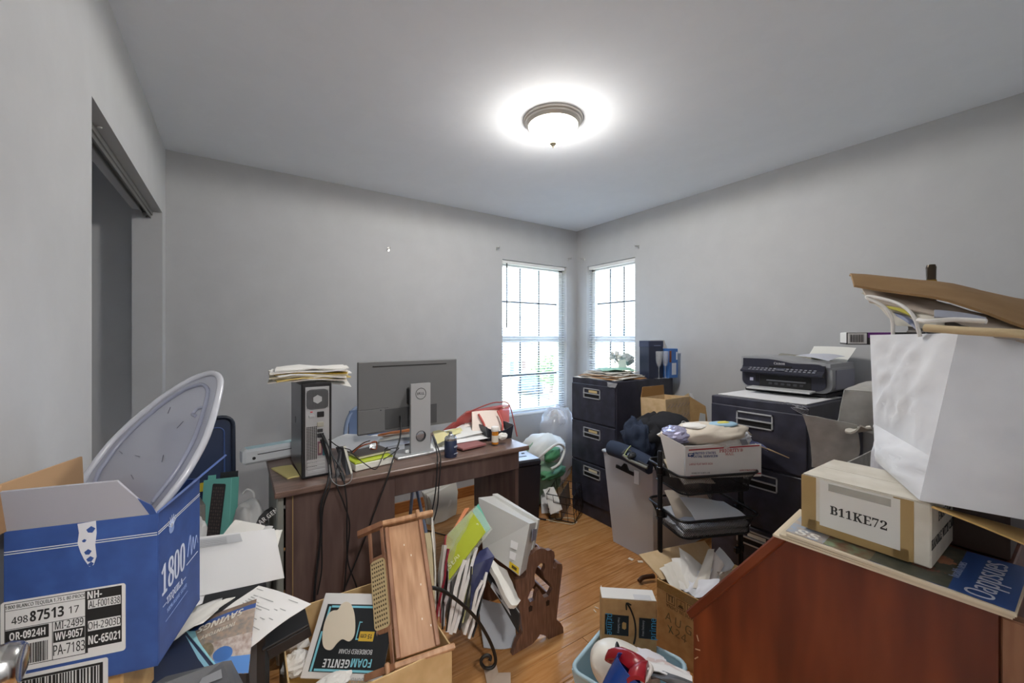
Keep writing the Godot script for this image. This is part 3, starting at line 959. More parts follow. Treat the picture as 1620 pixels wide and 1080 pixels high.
	for q in [0.055, -0.045]:
		var poly := [Vector2(0.078, 0), Vector2(-0.078, 0)]
		poly.append_array(prof)
		part(o, "side_wall", cut(poly, 0.006), dk, T(V(0, 0.0, q), 0, -8 if q < 0 else 8))
	for s in [-1.0, 1.0]:
		part(o, "end_wall", bx(V(0.006, 0.084, 0.105), 0.002), dk, T(V(s * 0.083, 0.042, 0.004), 0, 0, -6 * s))
	part(o, "floor_panel", bx(V(0.156, 0.006, 0.1), 0.001), mt("9ba1a8", 0.5), T(V(0, 0.004, 0.004)))
	o = thing("pill_bottle", "orange pill bottle with a white cap standing up in the dark tray", "bottle", T(V(1.212, 0.748, -1.955)))
	part(o, "body", turned([Vector2(0, 0), Vector2(0.019, 0), Vector2(0.0195, 0.002), Vector2(0.0195, 0.075), Vector2(0, 0.075)], 28), mt("d98a2a", 0.25))
	part(o, "label_band", turned([Vector2(0.0198, 0.012), Vector2(0.0198, 0.05)], 28), mt("e9e2d2", 0.6))
	part(o, "cap", turned([Vector2(0.0215, 0.073), Vector2(0.022, 0.076), Vector2(0.022, 0.094), Vector2(0.0195, 0.098), Vector2(0, 0.098)], 28), mt("eceae6", 0.4))
	solo("folded_tissue", "white crumpled tissue stuffed in the dark tray next to the pill bottle", "tissue", lump(V(0.04, 0.025, 0.03), 0.5, 1.6, 8, true, 18, 12), mt("e4e4e0", 0.8), T(V(1.262, 0.785, -1.955)))
	# ---- red see-through folder bag leaning behind
	o = thing("document_wallet", "red see-through document bag leaning at the back of the desk under the window", "document bag", Transform3D())
	part(o, "bag", hexm([V(1.05,0.7415,-2.33), V(1.43,0.7415,-2.14), V(1.45,0.7415,-2.2), V(1.06,0.7415,-2.39), V(1.172,0.886,-2.226), V(1.470,0.909,-2.193), V(1.477,0.909,-2.249), V(1.200,0.886,-2.279)]), clear_mat("redbag", "c9473f", 0.72, 0.3))
	part(o, "paper_inside", sheet(V(1.147,0.728,-2.122), V(1.373,0.741,-2.090), V(1.398,0.896,-2.242), V(1.208,0.886,-2.226), 0.012, V(0, 0, 0.02)), mt("e6d8cf", 0.8))
	part(o, "seam", wire([V(1.166,0.882,-2.230), V(1.327,0.920,-2.242), V(1.426,0.926,-2.247), V(1.481,0.905,-2.209), V(1.460,0.728,-2.091)], 0.004), mt("9c4540", 0.5))
	for q in [[V(1.234,0.878,-2.184), V(1.234,0.758,-2.100)], [V(1.363,0.886,-2.169), V(1.335,0.770,-2.067)]]:
		part(o, "strap", wire([q[0], q[0].lerp(q[1], 0.5) + V(0.01, 0, 0.01), q[1]], 0.007), mt("b84a42", 0.45))
	cables()

func cable(label: String, pts: Array, r: float, hex := "17171a") -> MeshInstance3D:
	return solo("cable", label, "cable", wire(pts, r, 8, 8), mt(hex, 0.5))

func cables() -> void:
	cable("thick black power cable hanging from the computer tower down the left of the desk back", [V(0.300,0.911,-1.915), V(0.330,0.800,-1.900), V(0.313,0.749,-1.830), V(0.285,0.659,-1.820), V(0.286,0.553,-1.825), V(0.276,0.451,-1.825), V(0.261,0.316,-1.820), V(0.258,0.181,-1.810)], 0.005)
	cable("thin black cable hanging straightest beside the thick power cable on the desk back", [V(0.305,0.924,-1.915), V(0.336,0.787,-1.890), V(0.321,0.731,-1.832), V(0.293,0.642,-1.825), V(0.289,0.524,-1.830), V(0.289,0.392,-1.830), V(0.272,0.296,-1.825)], 0.003)
	var c := cable("black cable with a lump connector hanging over the desk edge by the picture frame", [V(0.310,0.929,-1.915), V(0.344,0.835,-1.890), V(0.371,0.780,-1.845), V(0.377,0.730,-1.825), V(0.386,0.635,-1.820), V(0.387,0.498,-1.825), V(0.392,0.388,-1.825), V(0.424,0.283,-1.825), V(0.446,0.182,-1.820)], 0.0032)
	part(c, "connector", wire([V(0.368,0.776,-1.842), V(0.375,0.743,-1.828)], 0.0075, 1, 10), mt("1f1f22", 0.5))
	cable("black cable curving from the computer tower past the picture frame leg", [V(0.298,0.938,-1.915), V(0.336,0.856,-1.890), V(0.347,0.783,-1.850), V(0.347,0.728,-1.826), V(0.377,0.637,-1.822), V(0.398,0.550,-1.825), V(0.387,0.417,-1.825), V(0.376,0.288,-1.820)], 0.0032)
	cable("long black cable hanging from the monitor socket diagonally down the desk back", [V(0.706,0.940,-2.085), V(0.688,0.882,-2.020), V(0.648,0.843,-1.930), V(0.598,0.781,-1.870), V(0.565,0.727,-1.830), V(0.529,0.642,-1.825), V(0.493,0.553,-1.825), V(0.454,0.450,-1.830), V(0.405,0.344,-1.825), V(0.363,0.253,-1.820)], 0.0036)
	cable("left one of the pair of black cables falling from the monitor stand", [V(0.851,0.838,-2.000), V(0.829,0.791,-1.900), V(0.807,0.753,-1.835), V(0.794,0.646,-1.820), V(0.784,0.572,-1.820), V(0.765,0.486,-1.820)], 0.0032)
	cable("right one of the pair of black cables falling from the monitor stand", [V(0.850,0.833,-1.990), V(0.840,0.784,-1.895), V(0.824,0.744,-1.835), V(0.807,0.628,-1.820), V(0.800,0.538,-1.820), V(0.774,0.453,-1.820)], 0.0032)
	cable("thin black cable looping over the book stack", [V(0.330,0.908,-1.910), V(0.376,0.861,-1.950), V(0.420,0.845,-1.930), V(0.427,0.833,-1.900), V(0.464,0.795,-1.860), V(0.510,0.759,-1.855), V(0.539,0.768,-1.880), V(0.569,0.797,-1.920), V(0.602,0.821,-1.960), V(0.595,0.802,-1.980), V(0.639,0.803,-1.990), V(0.666,0.800,-1.985), V(0.620,0.787,-1.950), V(0.566,0.779,-1.910)], 0.0022)
	cable("grey cable looping below the desk edge under the picture frame", [V(0.327,0.805,-1.880), V(0.326,0.759,-1.835), V(0.348,0.732,-1.820), V(0.376,0.726,-1.820), V(0.403,0.738,-1.825), V(0.414,0.762,-1.850)], 0.002, "77787a")
	cable("black cable trailing over the floor beneath the desk", [V(0.66, 0.006, -2.9), V(0.9, 0.006, -2.86), V(1.05, 0.006, -2.74), V(1.2, 0.006, -2.5), V(1.33, 0.006, -2.55), V(1.42, 0.006, -2.62)], 0.004)

func place_name(k: int, n: int) -> String:
	if k == 0: return "lowest"
	if k == n - 1: return "topmost"
	if k <= n / 2: return ["", "second", "third", "fourth", "fifth", "sixth", "seventh", "eighth"][k] + " from the bottom"
	return ["", "second", "third", "fourth", "fifth", "sixth", "seventh", "eighth"][n - 1 - k] + " from the top"

func window_corner() -> void:
	# ---- paper shredder
	var o := thing("paper_shredder", "black upright paper shredder with a silver-grey top, standing past the right end of the desk", "shredder", T(V(1.71, 0, -2.49), -9))
	var dark := mt("1e1f2a", 0.38)
	part(o, "bin", hexm([V(-0.155, 0, 0.1), V(0.155, 0, 0.1), V(0.155, 0, -0.1), V(-0.155, 0, -0.1), V(-0.167, 0.41, 0.112), V(0.167, 0.41, 0.112), V(0.167, 0.41, -0.112), V(-0.167, 0.41, -0.112)]), dark)
	var hd := part(o, "cutter_head", bx(V(0.34, 0.045, 0.235), 0.012), dark, T(V(0, 0.433, 0)))
	part(hd, "top_plate", bx(V(0.315, 0.006, 0.215), 0.002), mt("a9adb4", 0.35, 0.3), T(V(0, 0.0235, 0)))
	part(hd, "feed_slot", bx(V(0.23, 0.004, 0.016), 0.001), mt("15161a", 0.8), T(V(-0.02, 0.0255, 0.02)))
	part(hd, "switch", bx(V(0.024, 0.008, 0.014), 0.002), mt("2c2e36", 0.5), T(V(0.1, 0.027, -0.05)))
	# ---- bags
	o = thing("rubbish_bag", "clear plastic bag of crumpled white waste wedged in the corner under the window", "bag", T(V(2.43, 0, -2.84)))
	part(o, "waste", lump(V(0.15, 0.17, 0.13), 0.45, 1.8, 61, true, 26, 16), mt("d9dae0", 0.8), T(V(-0.01, 0.56, 0)))
	part(o, "film", lump(V(0.185, 0.36, 0.16), 0.22, 1.4, 62, false, 24, 16), clear_mat("film", "d8dbe2", 0.42, 0.2), T(V(0, 0.36, 0)))
	o = thing("carrier_bag", "white and green plastic carrier bag bulging between the shredder and the black file cabinet", "bag", T(V(2.06, 0, -2.62), 20))
	part(o, "bag_body", lump(V(0.20, 0.26, 0.16), 0.25, 1.3, 63, false, 32, 22, 0.95), mt("8fb39a", 0.6), T(V(0, 0.25, 0)))
	part(o, "white_panel", lump(V(0.205, 0.135, 0.165), 0.18, 1.2, 64, false, 30, 16), mt("e6e9e8", 0.55), T(V(0.04, 0.42, 0.01)))
	part(o, "green_band", lump(V(0.1, 0.05, 0.05), 0.2, 1.2, 65), mt("4f9467", 0.55), T(V(-0.06, 0.43, 0.15), 0, 0, 10))
	part(o, "green_band", lump(V(0.19, 0.045, 0.05), 0.3, 1.6, 66), mt("5d9d72", 0.55), T(V(-0.02, 0.27, 0.135), 0, 0, -6))
	part(o, "handle", wire([V(-0.19, 0.36, 0.05), V(-0.17, 0.47, 0.15), V(-0.06, 0.52, 0.2), V(0.03, 0.46, 0.21), V(-0.05, 0.37, 0.21), V(-0.13, 0.34, 0.18)], 0.011), mt("eef0ef", 0.5))
	# ---- wire basket, tipped against the cabinet
	o = thing("wire_basket", "black wire basket tipped on its side against the foot of the file cabinet", "basket", T(V(2.06, 0.03, -2.30), 28, 0, 14))
	var wr := mt("1c1d20", 0.4, 0.4)
	for y in [0.0, 0.07, 0.14, 0.2]:
		part(o, "hoop", wire([V(-0.1, y, 0.1), V(0.1, y, 0.1), V(0.1, y, -0.1), V(-0.1, y, -0.1), V(-0.1, y, 0.1)], 0.0035 if y in [0.0, 0.2] else 0.0022, 1), wr)
	for k in 5:
		var a := -0.1 + 0.05 * k
		for s in [-0.1, 0.1]:
			part(o, "rod", wire([V(a, 0, s), V(a, 0.2, s)], 0.002, 1), wr)
			part(o, "rod", wire([V(s, 0, a), V(s, 0.2, a)], 0.002, 1), wr)
	part(o, "liner", bx(V(0.19, 0.19, 0.004), 0.001), clear_mat("smoke", "50545c", 0.6, 0.3), T(V(0, 0.1, 0.0)))
	# ---- papers leaning at its foot
	var k := 0
	for s in [[V(1.931,0.001,-2.436), V(2.010,0.023,-2.321), V(2.080,0.143,-2.455), V(1.997,0.161,-2.536), "f0f0f1", "crumpled white bag flat on the floor behind the shredder"], [V(1.878,0.067,-2.266), V(1.950,0.103,-2.217), V(1.975,0.224,-2.346), V(1.908,0.205,-2.391), "e3e2de", "white printed envelope leaning on the tipped wire basket"], [V(2.008,0.124,-2.565), V(2.092,0.139,-2.508), V(2.120,0.209,-2.549), V(2.039,0.234,-2.605), "dcdcd2", "pale folder standing behind the printed envelope near the shredder"]]:
		k += 1
		solo("paper_sheet", s[5], "paper", sheet(s[0], s[1], s[2], s[3], 0.003, V(0, 0.01, 0.01), 0.02, 70 + k), mt(s[4], 0.8))
	solo("charging_cable", "cream charging cable with a black plug looped on the floor beside the file cabinet", "cable", wire([V(1.866,0.005,-2.354), V(1.910,0.005,-2.311), V(2.008,0.005,-2.282), V(2.063,0.005,-2.232), V(2.047,0.005,-2.181), V(1.996,0.005,-2.167), V(1.953,0.005,-2.220), V(1.893,0.007,-2.305)], 0.0035), mt("d6c6a4", 0.6))
	part(get_node("charging_cable"), "plug", wire([V(1.855,0.006,-2.371), V(1.885,0.006,-2.325)], 0.006, 1, 8), mt("26211e", 0.5))

func file_cabinet(label: String, xf: Transform3D, w: float, dp: float, holders: Array) -> Node3D:
	# local: front faces +z, standing on y = 0
	var o := thing("file_cabinet", label, "file cabinet", xf, "")
	var bk: Material = mats.metal_black
	part(o, "case", bx(V(w, 1.04, dp), 0.004), bk, T(V(0, 0.52, -dp / 2)))
	var fr := mt("cfd1d6", 0.35, 0.5)
	for k in 3:
		var y0: float = [0.105, 0.412, 0.717][k]
		var hgt: float = [0.302, 0.3, 0.285][k]
		var d := part(o, "drawer", bx(V(w - 0.012, hgt - 0.006, 0.016), 0.003), bk, T(V(0, y0 + hgt / 2, 0.004)))
		var hx: float = holders[k][0]
		var hy: float = holders[k][1] - (y0 + hgt / 2)
		var m := Mb.new()
		var hw := 0.085
		var hh := 0.037
		m.box(V(-hw, hh - 0.006, 0), V(hw, hh, 0.007))
		m.box(V(-hw, -hh, 0), V(hw, -hh + 0.006, 0.007))
		m.box(V(-hw, -hh, 0), V(-hw + 0.006, hh, 0.007))
		m.box(V(hw - 0.006, -hh, 0), V(hw, hh, 0.007))
		m.box(V(-hw, -0.004, 0), V(hw, 0.002, 0.010))
		part(d, "handle", m.out(), fr, T(V(hx, hy, 0.008)))
		part(d, "pull_recess", bx(V(0.15, 0.03, 0.003), 0.001), mt("0c0d12", 0.6), T(V(hx, hy - 0.02, 0.0085)))
		if holders[k][2] != "": part(d, "label_card", bx(V(0.085, 0.018, 0.002), 0), mt(holders[k][2], 0.8), T(V(hx + 0.01, hy + 0.015, 0.0095)))
	return o

func cabinets() -> void:
	var o := file_cabinet("three-drawer black metal file cabinet in the corner, papers and a navy gift box on top", T(V(2.195, 0, -2.153), -90), 0.45, 0.655, [[0.0, 0.345, "e6dfc2"], [0.0, 0.638, "dac48e"], [0.0, 0.934, "dac48e"]])
	part(o, "packing_tape", sheet(V(0.15, 1.035, 0.012), V(0.235, 1.03, 0.002), V(0.225, 1.0, 0.012), V(0.16, 1.0, 0.014), 0.001, V(0, 0, 0.006), 0.01, 3), mt("8f9095", 0.4))
	var c2 := file_cabinet("three-drawer black metal file cabinet beside the cart, with the printer on top", T(V(2.135, 0, -0.982), -90), 0.455, 0.72, [[0.0, 0.35, "e6e0d0"], [0.02, 0.648, ""], [0.0, 0.942, ""]])
	for k in 5:
		part(c2, "peeling_film", wire([V(0.12 + 0.02 * k, 1.04, 0.0), V(0.15 + 0.02 * k, 1.05 - 0.006 * k, 0.012), V(0.2 - 0.01 * k, 1.03, 0.014), V(0.225, 1.025 - 0.008 * k, 0.0)], 0.0012, 4, 5), mt("9a9ba0", 0.4))
	# ---- papers on the corner cabinet
	var rows := []
	var cols := ["d6d4cd", "b98d62", "e3e1db", "c9c6c0", "a98a6b", "dedbd3", "cfd2d4", "e4e2de", "d3cfc5", "c7c9c6"]
	for k in 10:
		rows.append(["paper_folder", "paper layer %s in the messy pile on the corner file cabinet" % place_name(k, 10), "papers", cols[k], 0.36 - 0.012 * k, 0.4 - 0.015 * k, 0.004, [4, -8, 10, -14, 6, 0, -10, 12, -4, 8][k], -0.02 + 0.012 * (k % 4), 0.012 * (k % 3) - 0.01, 0.004 + 0.001 * (k % 3)])
	pile(V(2.40, 1.042, -2.155), rows, "papers piled on the corner file cabinet")
	solo("mint_folder", "mint green folder on top of the papers on the corner file cabinet", "folder", sheet(V(-0.13, 0, 0.1), V(0.13, 0, 0.1), V(0.13, 0, -0.1), V(-0.13, 0, -0.1), 0.004, V(0, 0.012, 0), 0.01, 5), mt("9fd0bd", 0.7), T(V(2.41, 1.104, -2.13), -28))
	o = thing("gift_bow", "spiky silver foil gift bow on top of the paper-covered file cabinet", "bow", T(V(2.48, 1.19, -2.19)))
	var rng := RandomNumberGenerator.new()
	rng.seed = 4
	for i in 34:
		var d := V(rng.randfn(), rng.randfn() * 0.8 + 0.2, rng.randfn()).normalized()
		var s := d.cross(V(rng.randfn(), rng.randfn(), rng.randfn())).normalized() * 0.008
		part(o, "ribbon_loop", sheet(-s, s, d * 0.055 + s, d * 0.055 - s, 0.001, d.cross(s).normalized() * 0.012, 0, i, 3), mt("dadcda", 0.35, 0.15))
	solo("tissue_paper", "crumpled silvery gift tissue between the bow and the navy box", "tissue paper", lump(V(0.085, 0.06, 0.07), 0.6, 1.8, 71, true, 22, 14), mt("b9c5c8", 0.4, 0.05), T(V(2.575, 1.175, -2.15)))
	solo("gift_tag", "small pale mint card standing in front of the silver bow", "card", sheet(V(-0.035, 0, 0.01), V(0.035, 0, 0), V(0.03, 0.075, -0.02), V(-0.03, 0.07, -0.015), 0.002), mt("d2e4de", 0.7), T(V(2.46, 1.105, -2.10), -30))
	# ---- navy box with champagne flutes in its window, blue box behind
	o = thing("navy_gift_box", "tall navy box standing on the corner file cabinet behind two clear flutes", "box", T(V(2.655, 1.04, -1.985), -8))
	part(o, "box_body", bx(V(0.15, 0.275, 0.1), 0.004), mt("262d44", 0.4), T(V(0, 0.138, 0)))
	part(o, "box_lid", bx(V(0.154, 0.05, 0.104), 0.004), mt("2b3350", 0.35), T(V(0, 0.262, 0)))
	part(o, "printed_line", bx(V(0.07, 0.006, 0.001), 0), mt("6b7490", 0.5), T(V(0.01, 0.25, 0.0525)))
	var glass := clear_mat("flute", "eef2f8", 0.13, 0.03)
	for q in [[V(2.625, 1.043, -1.895), "champagne flute standing left, in front of the navy box"], [V(2.69, 1.043, -1.885), "champagne flute standing right, in front of the navy box"]]:
		var g := thing("champagne_flute", "clear " + q[1], "glass", T(q[0]), "flutes on the file cabinet")
		part(g, "bowl", turned([Vector2(0.004, 0.085), Vector2(0.014, 0.097), Vector2(0.02, 0.12), Vector2(0.023, 0.16), Vector2(0.024, 0.205), Vector2(0.0235, 0.205), Vector2(0.022, 0.16), Vector2(0.018, 0.12), Vector2(0.003, 0.092)], 24), glass)
		part(g, "stem", turned([Vector2(0.004, 0.004), Vector2(0.0035, 0.05), Vector2(0.004, 0.086)], 14), glass)
		part(g, "foot", turned([Vector2(0, 0), Vector2(0.028, 0), Vector2(0.028, 0.002), Vector2(0.005, 0.006), Vector2(0, 0.006)], 24), glass)
	o = thing("blue_carton", "bright blue carton with an open grey flap at the right of the corner cabinet", "box", T(V(2.785, 1.04, -1.93), -4))
	part(o, "box_body", bx(V(0.1, 0.225, 0.11), 0.002), mt("3f6fb5", 0.5), T(V(0, 0.113, 0)))
	part(o, "flap", sheet(V(-0.12, 0.215, -0.05), V(0.05, 0.225, -0.05), V(0.05, 0.29, -0.075), V(-0.11, 0.29, -0.075), 0.003), mt("b5b4b0", 0.8))
	part(o, "printed_panel", bx(V(0.022, 0.09, 0.001), 0), mt("8a4a1f", 0.6), T(V(-0.038, 0.165, 0.0556)))
	part(o, "label_sticker", bx(V(0.05, 0.09, 0.001), 0), mt("cfd6e2", 0.6), T(V(0.004, 0.07, 0.0556)))
	part(o, "label_sticker", bx(V(0.016, 0.06, 0.001), 0), mt("dfe3ea", 0.6), T(V(0.036, 0.17, 0.0556)))
	# ---- sheet and printer on the other cabinet
	solo("cover_sheet", "large white board sheet lying under the printer on its cabinet", "sheet", bx(V(0.42, 0.004, 0.42), 0.001), mt("e0e0e2", 0.8), T(V(2.39, 1.0425, -0.985), -1))
	printer(T(V(2.455, 1.046, -0.99), -90))

func printer(xf: Transform3D) -> void:
	var o := thing("printer", "black and silver inkjet printer with white paper standing in it, on the black file cabinet", "printer", xf)
	var silver := mt("a6a8ac", 0.35, 0.3)
	var dk := mt("2c2d3a", 0.3)
	var dk2 := mt("17181e", 0.4)
	part(o, "base", bx(V(0.40, 0.02, 0.33), 0.006), dk2, T(V(0.0, 0.01, -0.17)))
	part(o, "shell", cut(rrect(0.44, 0.158, 0.045, 6), 0.32), silver, T(V(0, 0.099, -0.165)))
	part(o, "front_fascia", cut(rrect(0.405, 0.138, 0.038, 6), 0.02), dk, T(V(-0.004, 0.1, 0.003)))
	var pts := []
	for i in 13:
		var t := i / 12.0
		pts.append(Vector2(-0.215 + 0.43 * t, 0.196 - 0.026 * smoothstep(0.3, 0.8, t)))
	pts.append(Vector2(0.215, 0.15))
	pts.append(Vector2(-0.215, 0.15))
	part(o, "lid", cut(pts, 0.33), silver, T(V(0, 0.003, -0.16)))
	pts = []
	for i in 13:
		var t := i / 12.0
		pts.append(Vector2(-0.2 + 0.395 * t, 0.188 - 0.026 * smoothstep(0.3, 0.8, t)))
	pts.append(Vector2(0.195, 0.135))
	pts.append(Vector2(-0.2, 0.135))
	var ld := part(o, "lid_front", cut(pts, 0.012), dk, T(V(0, 0.0, 0.011)))
	text(ld, "Canon", 0.0125, T(V(-0.01, 0.165, 0.0065)), mt("d8d8da", 0.35, 0.5), "serif_bold")
	part(ld, "lift_notch", bx(V(0.11, 0.01, 0.004), 0.001), mt("0d0d10", 0.7), T(V(-0.005, 0.147, 0.006)))
	var cp := part(o, "control_panel", hexm([V(-0.2, 0.112, 0.05), V(0.195, 0.108, 0.05), V(0.195, 0.1, 0.0), V(-0.2, 0.104, 0.0), V(-0.2, 0.122, 0.05), V(0.195, 0.117, 0.05), V(0.195, 0.141, 0.005), V(-0.2, 0.145, 0.005)]), dk)
	for i in 16:
		for j in 2:
			if i in [7, 8]: continue
			part(cp, "key", bx(V(0.012, 0.003, 0.008), 0.001), mt("8e909a", 0.4), T(V(-0.155 + i * 0.0208, 0.1275 + j * 0.0085, 0.039 - j * 0.016), 0, 27))
	part(cp, "display", bx(V(0.045, 0.002, 0.022), 0.001), mt("4a4f5e", 0.2), T(V(0.001, 0.1335, 0.032), 0, 27))
	part(o, "paper_bay", bx(V(0.25, 0.064, 0.006), 0.002), mt("0b0b0e", 0.6), T(V(0.012, 0.066, 0.0115)))
	part(o, "roller_bar", bx(V(0.19, 0.008, 0.008), 0.002), mt("74767c", 0.35, 0.5), T(V(0.02, 0.07, 0.015)))
	for i in 6:
		part(o, "roller", bx(V(0.018, 0.012, 0.008), 0.003), mt("3b3c42", 0.5), T(V(-0.055 + i * 0.03, 0.053, 0.014)))
	part(o, "output_tray", hexm([V(-0.15, 0.022, 0.085), V(0.155, 0.022, 0.085), V(0.155, 0.026, 0.0), V(-0.15, 0.026, 0.0), V(-0.15, 0.03, 0.085), V(0.155, 0.03, 0.085), V(0.155, 0.034, 0.0), V(-0.15, 0.034, 0.0)]), mt("c3c4c4", 0.4))
	part(o, "card_slot_door", bx(V(0.014, 0.04, 0.006), 0.003), dk2, T(V(-0.126, 0.078, 0.014)))
	part(o, "sticker", bx(V(0.018, 0.018, 0.001), 0), mt("b9bbd0", 0.5), T(V(-0.155, 0.07, 0.0136)))
	part(o, "side_vent", bx(V(0.01, 0.1, 0.26), 0.005), mt("8d8fa0", 0.4), T(V(0.219, 0.09, -0.18)))
	part(o, "rear_tray", hexm([V(-0.13, 0.19, -0.26), V(0.16, 0.17, -0.26), V(0.16, 0.17, -0.3), V(-0.13, 0.19, -0.3), V(-0.13, 0.205, -0.27), V(0.16, 0.185, -0.27), V(0.16, 0.19, -0.3), V(-0.13, 0.21, -0.3)]), mt("8c8a80", 0.5))
	solo("printer_paper", "white sheet standing up in the back of the printer", "paper", sheet(xf * V(0.03, 0.196, -0.235), xf * V(0.205, 0.168, -0.235), xf * V(0.225, 0.25, -0.33), xf * V(0.03, 0.255, -0.33), 0.001, xf.basis * V(0, 0.005, -0.02)), mt("e9e9e4", 0.8))
	solo("printer_paper_folded", "bluish white sheet bending forward over the printer lid", "paper", sheet(xf * V(0.03, 0.206, -0.08), xf * V(0.19, 0.186, -0.05), xf * V(0.205, 0.205, -0.23), xf * V(0.1, 0.215, -0.23), 0.001, xf.basis * V(0, 0.012, 0)), mt("cfd2de", 0.8))

func mesh_tray(o: Node3D, y: float, l: float, w: float, h: float) -> void:
	# o's local frame, x along the length; y is the rim height
	var blk := mt("18181b", 0.35, 0.4)
	var rim := []
	for q in rrect(l, w, 0.045, 5): rim.append(V(q.x, y, q.y))
	rim.append(rim[0])
	var foot := []
	for q in rrect(l - 0.05, w - 0.05, 0.04, 5): foot.append(V(q.x, y - h, q.y))
	foot.append(foot[0])
	var tr := part(o, "tray_rim", wire(rim, 0.006, 1), blk)
	part(tr, "tray_foot_ring", wire(foot, 0.0045, 1), blk)
	var m := Mb.new()
	# diamond mesh of the walls
	var n := rim.size() - 1
	var tot := 0.0
	var acc := [0.0]
	for i in n:
		tot += (rim[i + 1] - rim[i]).length()
		acc.append(tot)
	var at_ := func(line: Array, s: float) -> Vector3:
		s = fposmod(s, tot)
		var i := 0
		while i < n - 1 and acc[i + 1] < s: i += 1
		return (line[i] as Vector3).lerp(line[i + 1], (s - acc[i]) / maxf(acc[i + 1] - acc[i], 1e-6))
	var cnt := int(tot / 0.0085)
	for i in cnt:
		var s := tot * i / cnt
		for dr in [-1.0, 1.0]:
			var a: Vector3 = at_.call(rim, s)
			var b: Vector3 = at_.call(foot, s + dr * h * 0.7)
			m.tube([a, b], 0.0009, 4)
	var c2 := int((l + w) / 0.01)
	for i in c2:
		var s := -(l + w) / 2 + (l + w) * i / c2
		for dr in [-1.0, 1.0]:
			# lines of slope +-1 across the floor rectangle
			var lo := maxf(-l / 2 + 0.03, s - w / 2 + 0.03)
			var hi := minf(l / 2 - 0.03, s + w / 2 - 0.03)
			if hi - lo < 0.01: continue
			m.tube([V(lo, y - h, dr * (lo - s)), V(hi, y - h, dr * (hi - s))], 0.0009, 4)
	tag(part(tr, "wire_mesh", m.out(), blk), "", "", "", "stuff")

